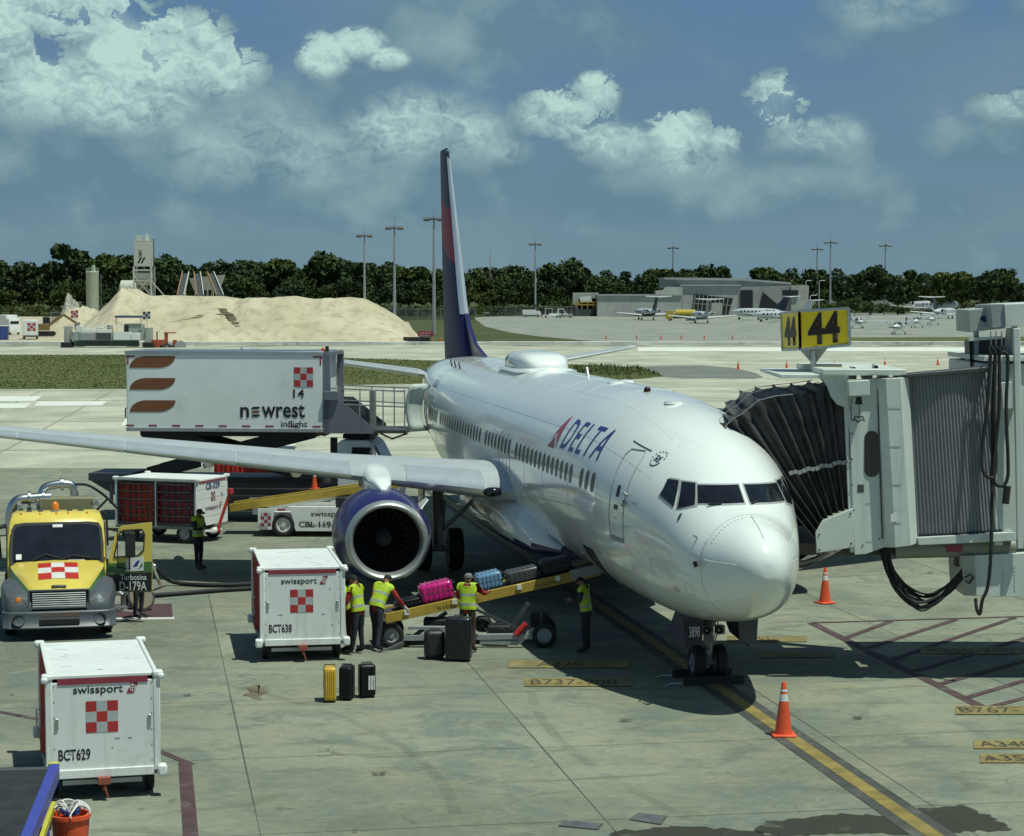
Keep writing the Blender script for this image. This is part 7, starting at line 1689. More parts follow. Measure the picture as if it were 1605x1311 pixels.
def oncase(label, u, v, L, d_, h_, m, f, **k):
    d = (LB-LA).normalized(); rz = math.atan2(d.y, d.x); ry = -math.asin(d.z)
    f = None
    # place on the belt line nearest this station
    best = min((abs(proj_u(LA.lerp(LB, s/200)+LPER*.42)-u), s/200) for s in range(201))[1]
    P = LA.lerp(LB, best)+LPER*.42+Vector((0,0,.055))
    M = Matrix.Rotation(rz, 4, 'Z') @ Matrix.Rotation(ry, 4, 'Y')
    t = thing('suitcase', label, 'suitcase', P); t.rotation_euler = M.to_euler()
    MB().box((0,0,h_/2), (L,d_,h_)).build('shell', m, t, bevel=h_*.22, seg=4)
    mb = MB()
    for i in range(6): x = -L/2+L*(i+.8)/6.6; mb.bar((x,-d_*.40,h_+.004),(x,d_*.40,h_+.004),.03,.016); mb.bar((x,-d_/2-.003,h_*.14),(x,-d_/2-.003,h_*.86),.03,.014, upv=(0,1,0))
    mb.build('rib', m, t, bevel=.004)
    MB().box((0,0,h_*.5), (L+.008,d_+.008,.018)).build('zip', M_dgrey, t)
    MB().tube([(-L/2-.0,-.09,h_*.5),(-L/2-.04,-.09,h_*.5),(-L/2-.04,.09,h_*.5),(-L/2-.0,.09,h_*.5)], .012, 6).build('handle', M_dgrey, t)
    for sy in (-1,1):
        for sz in (.2,.8): MB().cyl((L/2+.0,sy*d_*.36,h_*sz),(L/2+.05,sy*d_*.36,h_*sz),.028,n=8).build('wheel', M_black, t)
    return t
def proj_u(P):
    c, s = math.cos(CP), math.sin(CP); z = P.z-CH; return 802.5+CF*P.x/(P.y*c-z*s)
oncase('bright pink suitcase lying on the belt loader', 686, 0, .72,.46,.40, M_cp, 0)
oncase('pale blue suitcase lying on the belt loader, right of the worker in the grey cap', 768, 0, .56,.44,.36, M_cbl, 0)
oncase('glossy grey suitcase on the belt loader between the blue case and the dark case', 820, 0, .70,.46,.28, M_cg, 0)
oncase('large dark case highest on the belt loader, entering the hold', 872, 0, .66,.46,.34, M_cd, 0)
oncase('flat black case at the lower end of the belt loader beside the bending worker', 640, 0, .52,.44,.18, M_cb, 0)
# ================================================================== people
M_skin = mat('skin', (.26,.13,.08), .5, var=.08); M_navy = mat('navy_cloth', (.018,.022,.035), .8, var=.25, scale=8, bump=.3, bscale=18); M_brown = mat('brown_cloth', (.055,.035,.028), .85, var=.25, scale=8, bump=.3, bscale=18)
M_lime = mat('lime_vest', (.44,.60,.03), .6, var=.14, scale=7, bump=.3, bscale=14); M_band = mat('vest_band', (.33,.40,.36), .4); M_rsl = mat('red_sleeve', (.30,.02,.02), .7); M_boot = mat('boot_black', (.012,.012,.012), .5)
M_capk = mat('cap_black', (.014,.014,.016), .8); M_capg = mat('cap_grey', (.16,.17,.175), .8); M_gsl = mat('grey_sleeve', (.26,.28,.27), .8); M_glove = mat('glove_white', (.55,.55,.52), .8); M_wine = mat('cap_wine', (.05,.015,.02), .8); M_hair = mat('hair_black', (.01,.009,.008), .7)
BASE = dict(pelvis=(0,0,.93), belly=(.01,0,1.08), chest=(.01,0,1.26), neck=(0,0,1.44), head=(.025,0,1.555), top=(.02,0,1.645),
            shL=(0,.175,1.37), elL=(-.03,.23,1.09), wrL=(.06,.24,.86), shR=(0,-.175,1.37), elR=(-.03,-.23,1.09), wrR=(.06,-.24,.86),
            hiL=(0,.095,.90), knL=(.02,.11,.49), anL=(-.02,.12,.09), toL=(.17,.14,.045), hiR=(0,-.095,.90), knR=(.02,-.11,.49), anR=(-.02,-.12,.09), toR=(.17,-.14,.045))
RAD = dict(pelvis=.135, belly=.125, chest=.150, neck=.058, head=.092, top=.072, sh=.074, el=.048, wr=.034, ha=.036, hi=.098, kn=.064, an=.046, to=.042)
def lean(J, deg, side=0, keep=('pelvis','hiL','knL','anL','toL','hiR','knR','anR','toR')):
    """bend everything above the hips forward"""
    M = Matrix.Rotation(R(deg), 3, 'Y') @ Matrix.Rotation(R(side), 3, 'X'); p = Vector(J['pelvis'])
    for k in J:
        if k not in keep: J[k] = tuple(p+M @ (Vector(J[k])-p))
    return J
def person(label, loc, rz, J, shirt, trousers, cap=None, sleeve=None, glove=None, scale=1.0, logo=True, band=True):
    t = thing('person', label, 'person', loc, rz); t.scale = (scale,)*3
    J = {k: Vector(v) for k, v in J.items()}
    for s in 'LR': d = (J['wr'+s]-J['el'+s]).normalized(); J['ha'+s] = J['wr'+s]+d*.075
    E = [('pelvis','belly'),('belly','chest'),('chest','neck'),('neck','head'),('head','top')]
    for s in 'LR': E += [('chest','sh'+s),('sh'+s,'el'+s),('el'+s,'wr'+s),('wr'+s,'ha'+s),('pelvis','hi'+s),('hi'+s,'kn'+s),('kn'+s,'an'+s),('an'+s,'to'+s)]
    names = list(J); ix = {n: i for i, n in enumerate(names)}
    me = bpy.data.meshes.new('body'); me.from_pydata([J[n] for n in names], [(ix[a], ix[b]) for a, b in E], [])
    ob = bpy.data.objects.new('body', me); COL.objects.link(ob); sk = ob.modifiers.new('skin', 'SKIN'); sk.use_smooth_shade = True; ob.modifiers.new('sub', 'SUBSURF').levels = 2
    sv = me.skin_vertices[0].data if me.skin_vertices else None
    if sv is None:
        bm = bmesh.new(); bm.from_mesh(me); bm.verts.layers.skin.verify(); bm.to_mesh(me); bm.free(); sv = me.skin_vertices[0].data
    for n in names:
        r = RAD.get(n, RAD.get(n[:2])); v = sv[ix[n]]; v.radius = (r, r); v.use_root = (n == 'pelvis')
        if n in ('pelvis','belly','chest'): v.radius = (r*1.12, r*.86)
    dg = bpy.context.evaluated_depsgraph_get(); dg.update()
    m2 = bpy.data.meshes.new_from_object(ob.evaluated_get(dg)); bpy.data.objects.remove(ob); bpy.data.meshes.remove(me)
    # cut clean hems and band edges into the body
    upv_ = (J['neck']-J['pelvis']).normalized(); bmc = bmesh.new(); bmc.from_mesh(m2)
    for hh in (-.03, .05, .105, .245, .295): bmesh.ops.bisect_plane(bmc, geom=bmc.verts[:]+bmc.edges[:]+bmc.faces[:], plane_co=J['pelvis']+upv_*hh, plane_no=upv_)
    bmc.to_mesh(m2); bmc.free(); m2.update()
    segs = [(J[a], J[b], a, b) for a, b in E]
    def near(p):
        best = None
        for a, b, na, nb in segs:
            ab = b-a; f = max(0, min(1, (p-a).dot(ab)/ab.length_squared)); d = (p-(a+ab*f)).length/(RAD.get(na, RAD.get(na[:2]))*(1-f)+RAD.get(nb, RAD.get(nb[:2]))*f)
            if best is None or d < best[0]: best = (d, na, nb, f)
        return best
    MM = [M_skin, shirt, trousers, M_boot, sleeve or shirt, glove or M_skin]
    m2.materials.clear(); [m2.materials.append(m) for m in MM]
    vest = []; cf = []
    nrm = [v.normal.copy() for v in m2.vertices]; co = [v.co.copy() for v in m2.vertices]
    up = (J['neck']-J['pelvis']).normalized()
    for p in m2.polygons:
        d, a, b, f = near(p.center); s = 1
        if a == 'neck' or a == 'head' or (a == 'chest' and b == 'neck' and f > .8): s = 0
        elif a in ('pelvis','belly','chest'): s = 1 if b[:2] != 'hi' else 2
        elif a[:2] == 'sh': s = 4
        elif a[:2] == 'el': s = 4 if f < .8 else 5
        elif a[:2] == 'wr': s = 5
        elif a[:2] in ('hi','kn'): s = 2
        elif a[:2] == 'an': s = 3
        p.material_index = s
        h = (p.center-J['pelvis']).dot(up)
        if (h > -.03 and a in ('pelvis','belly','chest') and not (b == 'neck' and f > .75)) or (a[:2] == 'sh' and f < .18) or (a[:2] == 'hi' and -.03 < h < .2): vest.append(list(p.vertices))
        if a in ('neck','head') and (p.center-J['head']).dot((J['top']-J['head']).normalized()) > -.005: cf.append(list(p.vertices))
    # face, ears and fingers join the same skin mesh
    bm = bmesh.new(); bm.from_mesh(m2)
    def addmb(mb, mi):
        vs = [bm.verts.new(q) for q in mb.v]
        for f in mb.f:
            try: ff = bm.faces.new([vs[i] for i in f]); ff.material_index = mi; ff.smooth = True
            except ValueError: pass
    hf = (J['top']-J['neck']).normalized(); fw = (Vector((1,0,0))-hf*hf.x).normalized(); sd = hf.cross(fw)
    fm = MB(); H = J['head']
    fm.tube([H+fw*.085+hf*.02, H+fw*.108-hf*.012, H+fw*.09-hf*.022], [.010,.017,.012], 6)
    for s_ in (1,-1): fm.ball(H+sd*.09*s_-hf*.005, .022, 6, sc=(.7,.5,1.2)); 
    addmb(fm, 0)
    fm = MB(); fm.tube([H+fw*.088-hf*.045-sd*.025, H+fw*.094-hf*.047, H+fw*.088-hf*.045+sd*.025], .006, 5)
    for s_ in (1,-1): fm.ball(H+fw*.083+sd*.034*s_+hf*.018, .010, 6)
    addmb(fm, 3)
    for s_, g in (('L',1),('R',-1)):
        d = (J['ha'+s_]-J['wr'+s_]).normalized(); q = d.cross(Vector((0,0,1))); q = q.normalized() if q.length > .1 else Vector((0,1,0)); k = q.cross(d)
        fm = MB(); h = J['ha'+s_]
        for i, L in enumerate((.070,.082,.076,.058)):
            o = h+q*(.026-.0175*i)+d*.012; fm.tube([o, o+d*L*.5-k*.006, o+d*L*.85-k*.026], [.0095,.0085,.007], 6)
        o = J['wr'+s_]+d*.035+q*.028; fm.tube([o, o+q*.03+d*.022, o+q*.034+d*.055-k*.012], [.012,.0105,.008], 6)
        addmb(fm, 5)
    bm.to_mesh(m2); bm.free(); m2.name = 'body'
    body = bpy.data.objects.new('body', m2); COL.objects.link(body); body.parent = t
    m2.shade_smooth()
    def shell(name, polys, off, mats, fmat, th=.008):
        used = sorted({i for p in polys for i in p}); mp = {u: i for i, u in enumerate(used)}
        me = bpy.data.meshes.new(name); me.from_pydata([co[u]+nrm[u]*off for u in used], [], [[mp[i] for i in p] for p in polys])
        for m in mats: me.materials.append(m)
        for p in me.polygons: p.material_index = fmat(p.center)
        me.shade_smooth(); o = bpy.data.objects.new(name, me); COL.objects.link(o); o.parent = t; return o
    def vm(c):
        h = (c-J['pelvis']).dot(up)
        return 1 if band and (.05 < h < .105 or .245 < h < .295) else 0
    vl = vest
    v_ = shell('safety_vest', vl, .016, [M_lime, M_band], vm)
    if logo:
        bk = -Vector((1,0,0)); c = J['chest']*.55+J['neck']*.45; ax = Vector((0,-1,0)); o = c-fw*.0
        dirb = (up.cross(ax)).normalized(); dirb = dirb if dirb.x < 0 else -dirb
        text('vest_lettering', 'swissport', M_txtk, v_, c+dirb*.165-ax*.07, ax, up, .13, .03, .002)
    cl = cf
    if cap:
        o = shell('cap', cl, .012, [cap], lambda c: 0)
        mb = MB(); c0 = H+hf*.035+fw*.085; n = 9
        ring = [c0+sd*(.075*math.cos(math.pi*i/(n-1)))+fw*(.085*math.sin(math.pi*i/(n-1)))-hf*(.02*math.sin(math.pi*i/(n-1))) for i in range(n)]
        mb.add(ring+[p+hf*.008 for p in ring], [tuple(range(n)), tuple(range(2*n-1, n-1, -1))]+[(i, i+1, n+i+1, n+i) for i in range(n-1)]); mb.build('visor', cap, o)
    else: shell('hair', cl, .008, [M_hair], lambda c: 0)
    return t
def pose(**k): J = dict(BASE); J.update(k); return J
g = G(311,893)
person('man in dark cap and lime vest reading a tablet before the netted baggage cart', g, R(-25), pose(elL=(.06,.24,1.12), wrL=(.27,.12,1.17), elR=(.05,-.24,1.10), wrR=(.27,-.08,1.14), head=(.055,0,1.545), top=(.065,0,1.635), anR=(.03,-.12,.09), toR=(.21,-.16,.045)), M_navy, M_navy, M_wine, M_navy, logo=False, scale=1.0)
tb = thing('tablet', 'dark tablet held by the man standing before the netted baggage cart', 'tablet', g+Matrix.Rotation(R(-25),3,'Z') @ Vector((.40,.02,1.19)), R(-25)); MB().box((0,0,0),(.20,.27,.012),0,Matrix.Rotation(R(-35),3,'Y')).build('case', M_blackp, tb, bevel=.004); MB().box((-.004,0,.0075),(.17,.24,.002),0,Matrix.Rotation(R(-35),3,'Y')).build('screen', M_glass, tb)
person('man in lime vest bending into cart BCT638, half hidden by it', G(550,1020), R(172), lean(pose(elL=(.20,.25,1.20), wrL=(.45,.22,1.18), elR=(.2,-.25,1.18), wrR=(.45,-.2,1.10)), 30), M_rsl, M_brown, M_capk, M_rsl, logo=False)
person('man in black cap and lime vest standing beside cart BCT638, head highest there', G(562,1026), R(150), lean(pose(elR=(.08,-.27,1.12), wrR=(.26,-.22,.98), elL=(.08,.26,1.12), wrL=(.26,.2,1.0), anL=(.08,.12,.09), toL=(.26,.15,.045)), 9), M_rsl, M_navy, M_capk, M_rsl, logo=False)
person('man in lime vest bending towards the belt loader and reaching with a white glove', G(590,1019), R(62), lean(pose(elR=(.18,-.34,1.22), wrR=(.42,-.40,1.16), elL=(.10,.25,1.15), wrL=(.30,.2,1.02), anL=(.12,.13,.09), toL=(.30,.15,.045), knL=(.14,.12,.50), anR=(-.20,-.14,.09), toR=(-.02,-.17,.045), knR=(-.06,-.12,.49)), 32, 6), M_rsl, M_navy, M_capk, M_rsl, M_glove)
person('man in grey cap and brown trousers, back to us, at the belt loader', G(733,1023), R(78), lean(pose(elR=(.10,-.33,1.22), wrR=(.32,-.36,1.26), elL=(.12,.25,1.14), wrL=(.32,.17,1.10)), 5), M_rsl, M_brown, M_capg, M_rsl)
person('man in lime vest standing in the shade under the airliner nose', G(919,1023), R(160), lean(pose(elL=(.06,.24,1.12), wrL=(.30,.12,1.18), elR=(.05,-.24,1.10), wrR=(.30,-.08,1.12), head=(.06,0,1.54), top=(.07,0,1.63)), 8), M_navy, M_navy, None, M_navy, scale=.97)
q = at(216,860,48.4)
person('man in grey sleeves behind the open truck door handling the fuel hose', (q.x,48.4,0), R(-25), lean(pose(elL=(.16,.28,1.16), wrL=(.36,.34,.95), elR=(.12,-.28,1.14), wrR=(.34,-.2,1.0)), 22), M_gsl, M_navy, M_capg, M_gsl, logo=False)
# ================================================================== buildings across the field
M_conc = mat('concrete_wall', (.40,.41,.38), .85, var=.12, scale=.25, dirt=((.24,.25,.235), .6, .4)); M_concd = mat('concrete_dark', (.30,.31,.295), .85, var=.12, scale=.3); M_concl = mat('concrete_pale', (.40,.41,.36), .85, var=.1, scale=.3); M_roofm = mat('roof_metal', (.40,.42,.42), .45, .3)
def far_box(mb, u0, u1, v0, v1, D, dep, mi=0):
    a, b = at(u0, v0, D), at(u1, v0, D); z1 = a.z; z0 = max(-.02, at(u0, v1, D).z); mb.box(((a.x+b.x)/2, D+dep/2, (z0+z1)/2), (b.x-a.x, dep, z1-z0), mi); return mb
def bld(name, label, cat, u, D): P = at(u, 490, D); return thing(name, label, cat, (P.x, D, 0)), Vector((P.x, D, 0))
def fprism(pts, D, dep, o):
    P = [at(u, v, D)-o for u, v in pts]; P = [Vector((p.x, p.y, max(p.z, -.02))) for p in P]; n = len(P); mb = MB(); Q = [p+Vector((0,dep,0)) for p in P]
    return mb.add(P+Q, [tuple(range(n)), tuple(range(2*n-1, n-1, -1))]+[(i, n+i, n+(i+1) % n, (i+1) % n) for i in range(n)])
D = 668; t, o = bld('terminal_building', 'low angular grey concrete terminal with slanted dark windows behind the parked jets', 'building', 1150, D)
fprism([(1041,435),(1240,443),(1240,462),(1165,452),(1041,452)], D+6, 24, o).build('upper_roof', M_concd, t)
fprism([(1069,447),(1160,447),(1152,494),(1069,494)], D, 22, o).build('main_wall', M_conc, t)
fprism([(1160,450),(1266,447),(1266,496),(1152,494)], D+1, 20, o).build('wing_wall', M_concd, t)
fprism([(1041,435),(1160,436.5),(1240,443),(1240,446),(1160,440),(1041,438.5)], D+5.5, 26, o).build('roof_edge', M_roofm, t)
fprism([(1066,446),(1161,446),(1161,448.5),(1066,448.5)], D-.6, 23, o).build('cornice', M_roofm, t)
w_ = fprism([(1088,461),(1149,468),(1142,493),(1084,493)], D-.2, .3, o).build('slanted_window', M_glass, t)
mb = MB()
for i in range(9): u = 1090+i*6.4; a, b = at(u, 462+i*.75, D-.35)-o, at(u-4, 493, D-.35)-o; mb.bar(a, b, .18, .18)
a, b = at(1086,476,D-.35)-o, at(1146,479,D-.35)-o; mb.bar(a, b, .18, .18); mb.build('mullion', M_concl, w_)
fprism([(1161,455),(1180,455),(1180,493),(1161,493)], D+.6, .5, o).build('tall_window', M_glass, t)
fprism([(1196,458),(1238,494),(1188,494)], D+.4, .8, o).build('dark_gable', M_blackp, t)
fprism([(1240,448),(1268,448),(1266,496),(1240,496)], D+.2, 14, o).build('end_block', M_concl, t)
fprism([(1226,455),(1251,455),(1251,466),(1226,466)], D-.3, .5, o).build('upper_window', M_blackp, t)
fprism([(1116,475),(1132,475),(1131,494),(1113,494)], D-1.5, .4, o).build('canopy_panel', M_concl, t)
D = 640; t, o = bld('annex_building', 'long low windowless concrete annex left of the grey terminal', 'building', 1000, D)
fprism([(937,463),(1068,463),(1068,494),(936,497)], D, 16, o).build('wall', M_conc, t); fprism([(936,461.5),(1069,461.5),(1069,464),(936,464)], D-.4, 17, o).build('roof_edge', M_roofm, t)
fprism([(1028,456),(1040,455),(1048,450),(1070,450),(1070,462),(1028,462)], D+6, 5, o).build('roof_plant', M_concl, t)
D = 650; t, o = bld('yard_building', 'pale open sided shed holding yellow machinery left of the concrete annex', 'building', 915, D)
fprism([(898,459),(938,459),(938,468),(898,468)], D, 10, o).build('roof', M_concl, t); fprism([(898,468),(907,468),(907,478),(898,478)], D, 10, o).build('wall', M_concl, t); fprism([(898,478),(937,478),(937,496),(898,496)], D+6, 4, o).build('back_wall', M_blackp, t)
t, o = bld('yellow_gantry', 'yellow steel work platform standing in the open shed by the annex', 'platform', 920, 646); mb = MB()
for u in (903,912,921,930,936): p = at(u,474,646)-o; mb.bar(p, (p.x,p.y,0), .25, .25)
for v in (474,478): a, b = at(901,v,646)-o, at(937,v,646)-o; mb.bar(a, b, .3, .35); mb.bar(a+Vector((0,2,0)), b+Vector((0,2,0)), .3, .35)
mb.build('frame', M_yel, t); fprism([(908,466),(926,464),(928,473),(910,473)], 647, 2, o).build('machine_housing', M_cartw, t); fprism([(900,485),(930,485),(932,495),(900,495)], 645, 2, o).build('parked_equipment', M_dgrey, t)
D = 690; t, o = bld('small_hut', 'small pale flat roofed hut at the forest edge right of the tail fin', 'building', 780, D); fprism([(768,469),(793,469),(793,488),(768,488)], D, 7, o).build('wall', M_concl, t); fprism([(766,468),(795,468),(795,470),(766,470)], D-.5, 8, o).build('roof', M_roofm, t); fprism([(752,474),(768,474),(768,488),(752,488)], D+2, 5, o).build('side_wing', M_concd, t)
D = 760; t, o = bld('long_wall', 'long pale low building half hidden by shrubs at the right forest edge', 'building', 1350, D); fprism([(1300,460),(1396,460),(1396,484),(1300,484)], D, 10, o).build('wall', M_concl, t); fprism([(1299,458.5),(1397,458.5),(1397,461),(1299,461)], D-.5, 11, o).build('roof', M_roofm, t)
# chain link fence in front of the forest
fm_ = bpy.data.materials.new('chain_link'); fm_.use_nodes = True; k = N(fm_.node_tree); pb = fm_.node_tree.nodes['Principled BSDF']; pb.inputs['Base Color'].default_value = (.05,.055,.055,1); pb.inputs['Alpha'].default_value = .55
for u0, u1, D, lb in ((80,166,470,'chain link fence behind the small sand heap at the left'),(600,745,560,'chain link fence between the sand mound and the airliner tail fin'),(760,905,640,'chain link fence along the forest right of the tail fin')):
    a, b = at(u0,490,D), at(u1,490,D); t = thing('chain_link_fence', lb, 'fence', (a.x, D, 0)); L = b.x-a.x; mb = MB(); mb.add([(0,0,0),(L,0,0),(L,0,2.8),(0,0,2.8)], [(0,1,2,3)]); mb.build('mesh_panel', fm_, t); mb = MB(); n = int(L/3)
    for i in range(n+1): MB().cyl((L*i/n,0,0),(L*i/n,0,3.1),.05,n=5).build('post', M_grey, t)
    MB().tube([(0,0,2.85),(L,0,2.85)], .04, 5).build('top_rail', M_grey, t)
# small lamp posts by the terminal
for i, (u, v, D, lb) in enumerate(((841,436,670,'small white lamp post just right of the slim floodlight mast'),(1263,440,700,'small lamp post at the right end of the concrete terminal'),(1284,440,705,'small lamp post beside the shorter of the two close floodlight masts'),(1270,463,640,'white bollard lamp before the right end of the terminal'))):
    p = at(u, v, D); t = thing('lamp_post', lb, 'lamp post', (p.x, D, 0)); MB().tube([(0,0,0),(0,0,p.z-.3),(.5,0,p.z),(1.2,0,p.z)], .09, 6).build('pole', M_cartw, t); mb = MB(); mb.box((1.4,0,p.z-.02),(1.0,.4,.2)); mb.build('lamp_head', M_cartw, t, bevel=.04)

# ================================================================== parked jets and light aircraft
M_jet = mat('jet_white', (.66,.68,.68), .25, coat=.5, var=.04); M_jetn = mat('jet_navy', (.018,.022,.05), .3, coat=.4); M_jets = mat('jet_silver', (.42,.46,.47), .25, .2)
def jet(label, u, v, D, rz, L=16.0, span=16.5, fin=(1.0,), tailmat=None, lower=None, wl=False, group='business jets parked before the terminal'):
    p = at(u, v, D); t = thing('business_jet', label, 'jet', (p.x, D, 0), rz, group); r = L*.055; zc = r+.75*L/16      # x forward from the middle
    prof_ = [(-.5,.04),(-.44,.30),(-.34,.68),(-.22,.92),(-.1,1),(.2,1),(.32,.95),(.40,.78),(.455,.52),(.485,.28),(.5,.03)]
    mb = MB(); mb.loft([[(a*L, r*b*math.cos(q), zc+r*b*math.sin(q)+(.30*r if a < -.3 else 0)*(abs(a)-.3)/.2) for q in [2*math.pi*j/20 for j in range(20)]] for a, b in prof_])
    for i, f in enumerate(mb.f):
        if lower and sum(mb.v[k][2] for k in f)/len(f) < zc-.15*r: mb.m[i] = 1
    mb.build('fuselage', [M_jet, lower or M_jet], t, smooth=50)
    mb = MB(); P = [(.405*L,1)]
    mb.prism([(0,0),(.055*L,0),(.02*L,.42*r),(0,.46*r)], (.375*L,-r*.62,zc+r*.22), (1,0,0), (0,.15,1), -r*1.24); mb.build('cockpit_window', M_glass, t, bevel=.03)
    for i in range(6):
        for s in (1,-1): MB().box((.28*L-i*.07*L*.95, s*r*.985, zc+r*.22), (.024*L,.02,.028*L)).build('cabin_window', M_gum, t)
    for s in (1,-1):
        mb = MB(); mb.loft([[(x0+q*c, s*y, z+e*c*.10) for q, e in ((0,0),(.3,1),(1,0),(.3,-1))] for x0, c, y, z in ((.0,.19*L*.9,0,zc-r*.75),(-.03*L,.16*L,r,zc-r*.72),(-.12*L,.06*L,span/2,zc-r*.72+span*.045))]); wg = mb.build('wing', M_jet, t)
        if wl: mb = MB(); mb.prism([(0,0),(.055*L,0),(.0,1.6),(-.025*L,1.6)], (-.12*L,s*span/2,zc-r*.72+span*.035), (1,0,0), (0,s*.25,1), .06); mb.build('winglet', M_jet, wg)
        mb = MB(); mb.lathe([(-.085*L,.30*r),(-.06*L,.46*r),(.02*L,.54*r),(.05*L,.48*r),(.045*L,.38*r),(.0,.36*r)], (-.25*L, s*r*1.5, zc+r*.42), 'x', 18); eg = mb.build('engine', M_jet if not lower else M_jets, t, smooth=50); MB().lathe([(.03*L,.001),(.03*L,.40*r)], (-.25*L,s*r*1.5,zc+r*.42), 'x', 14).build('fan', M_blackp, eg); MB().lathe([(-.083*L,.29*r),(-.07*L,.001)], (-.25*L,s*r*1.5,zc+r*.42), 'x', 14).build('exhaust', M_blackp, eg)
        MB().box((-.25*L, s*r*1.05, zc+r*.42), (.09*L,r*.5,.12*r)).build('pylon', M_jet, t)
    zf = zc+r*.7+.17*L
    mb = MB(); mb.loft([[(x0+q*c, e*c*.05, z) for q, e in ((0,0),(.4,1),(1,0),(.4,-1))] for x0, c, z in ((-.46*L,.20*L,zc+r*.5),(-.535*L,.11*L,zf))]); mb.build('tail_fin', tailmat or M_jet, t)
    mb = MB()
    for s in (1,-1): mb.loft([[(x0+q*c, s*y, zf+e*c*.09+.05*y) for q, e in ((0,0),(.4,1),(1,0),(.4,-1))] for x0, c, y in ((-.55*L,.11*L,0),(-.58*L,.055*L,span*.2))])
    mb.build('tailplane', M_jet, t)
    for x, y in ((.36*L,0),(-.06*L,r*1.5),(-.06*L,-r*1.5)):
        mb = MB(); mb.cyl((x,y,.3),(x,y,zc-r*.6),.08,n=8); lgm = mb.build('landing_gear', M_grey, t); wheel(lgm, (x,y,.32), .32, .3, 'y', M_grey)
    return t
jet('small white jet with a black fin seen from behind, leftmost of the parked jets', 1013, 502, 560, R(103), 19.5, 17.5, tailmat=M_jetn, lower=M_jetn)
jet('white jet with silver engines before the yellow tanker, second of the parked jets', 1098, 509, 505, R(97), 18, 16.5, tailmat=M_jets, lower=M_jets)
jet('white jet with dark swept fin before the dark gable of the terminal', 1190, 501, 560, R(132), 19.5, 17.5, tailmat=M_jetn)
jet('white jet partly hidden behind the yellow gate sign', 1226, 508, 520, R(140), 17, 16)
jet('large white jet with tall T tail and upturned wing tips at the right forest edge', 1457, 489, 700, R(-62), 28, 27, wl=True)
jet('silver grey jet with dark tail parked in front of the large T tailed jet', 1480, 500, 585, R(60), 19, 18, tailmat=M_jetn, lower=M_jets)
def lightplane(label, u, v, D, rz):
    p = at(u, v, D); t = thing('light_aircraft', label, 'light aircraft', (p.x, D, 0), rz, 'light aircraft parked near the taxiway')
    mb = MB(); mb.loft([[(x, w_*math.cos(q), z+h*math.sin(q)) for q in [2*math.pi*j/14 for j in range(14)]] for x, w_, h, z in ((2.4,.10,.10,1.25),(2.2,.38,.36,1.25),(1.2,.5,.48,1.28),(.4,.58,.7,1.45),(-.8,.52,.62,1.5),(-2.2,.26,.32,1.45),(-4.6,.08,.12,1.5))]); mb.build('fuselage', M_jet, t, smooth=50)
    mb = MB(); mb.box((.35,0,1.85),(1.2,1.08,.32)); mb.build('cockpit_window', M_glass, t, bevel=.1)
    mb = MB(); mb.loft([[(x0+q*c, y, z+e*c*.06) for q, e in ((0,0),(.3,-1),(1,0),(.3,1))] for x0, c, y, z in ((-.75,1.2,-5.5,2.35),(-1.0,1.6,-2.5,2.25),(-1.0,1.6,2.5,2.25),(-.75,1.2,5.5,2.35))]); mb.build('wing', M_jet, t)
    mb = MB(); mb.prism([(-4.8,1.45),(-3.5,1.5),(-4.4,2.9),(-4.9,2.9)], (0,-.05,0), (1,0,0), (0,0,1), -.1); mb.build('tail_fin', M_jetn, t); MB().box((-4.4,0,1.6),(.9,3.4,.07)).build('tailplane', M_jet, t)
    for s in (1,-1): MB().bar((.2,s*.5,1.2),(-.2,s*2.5,2.2),.07,.07).build('wing_strut', M_jet, t)
    for x, y in ((1.9,0),(-.2,1.15),(-.2,-1.15)):
        q = MB(); q.bar((x,y*.4,1.0),(x,y,.22),.08,.08); q = q.build('landing_gear', M_jet, t); wheel(q, (x,y,.2), .2, .14, 'y', M_grey)
    mb = MB(); mb.bar((2.42,-.95,1.25),(2.42,.95,1.25),.03,.14); mb.build('propeller', M_dgrey, t)
lightplane('white high wing light aircraft nearest to us, right of the yellow gate sign', 1408, 526, 372, R(-118))
lightplane('white light aircraft behind and right of the nearest one', 1437, 514, 440, R(-112))
lightplane('white light aircraft farthest right, its wing before the grey silver jet', 1462, 509, 475, R(-115))
lightplane('white light aircraft just right of the gate sign with only a wing tip showing', 1345, 516, 430, R(-80))

# ================================================================== far service vehicles
M_tank = mat('tank_yellow', (.50,.38,.04), .45)
def vehicle(name, label, cat, u, D, rz, L, H, m, parts):
    p = at(u, 495, D); t = thing(name, label, cat, (p.x, D, 0), rz); parts(t, L, H, m); return t
def small_truck(t, L, H, m):
    mb = MB(); mb.prism([(-L/2,.35),(L/2,.35),(L/2,.95),(L*.38,1.05),(L*.26,H),(-.02*L,H),(-.04*L,1.0),(-L/2,1.0)], (0,-.9,0), (1,0,0), (0,0,1), -1.8); mb.build('body', m, t, bevel=.06)
    for s in (1,-1): MB().prism([(.02*L,1.1),(.33*L,1.1),(.25*L,H-.12),(.02*L,H-.12)], (0,s*.905,0), (1,0,0), (0,0,1), -.02*s).build('window', M_glass, t)
    MB().prism([(-.8,0),(.8,0),(.7,H-1.15),(-.7,H-1.15)], (L*.385,0,1.08), (0,1,0), Vector((-.12*L,0,H-1.1)).normalized(), .03).build('windshield', M_glass, t)
    for x in (-L*.3,L*.3):
        for s in (1,-1): wheel(t, (x,s*.82,.34), .34, .22, 'y', M_grey)
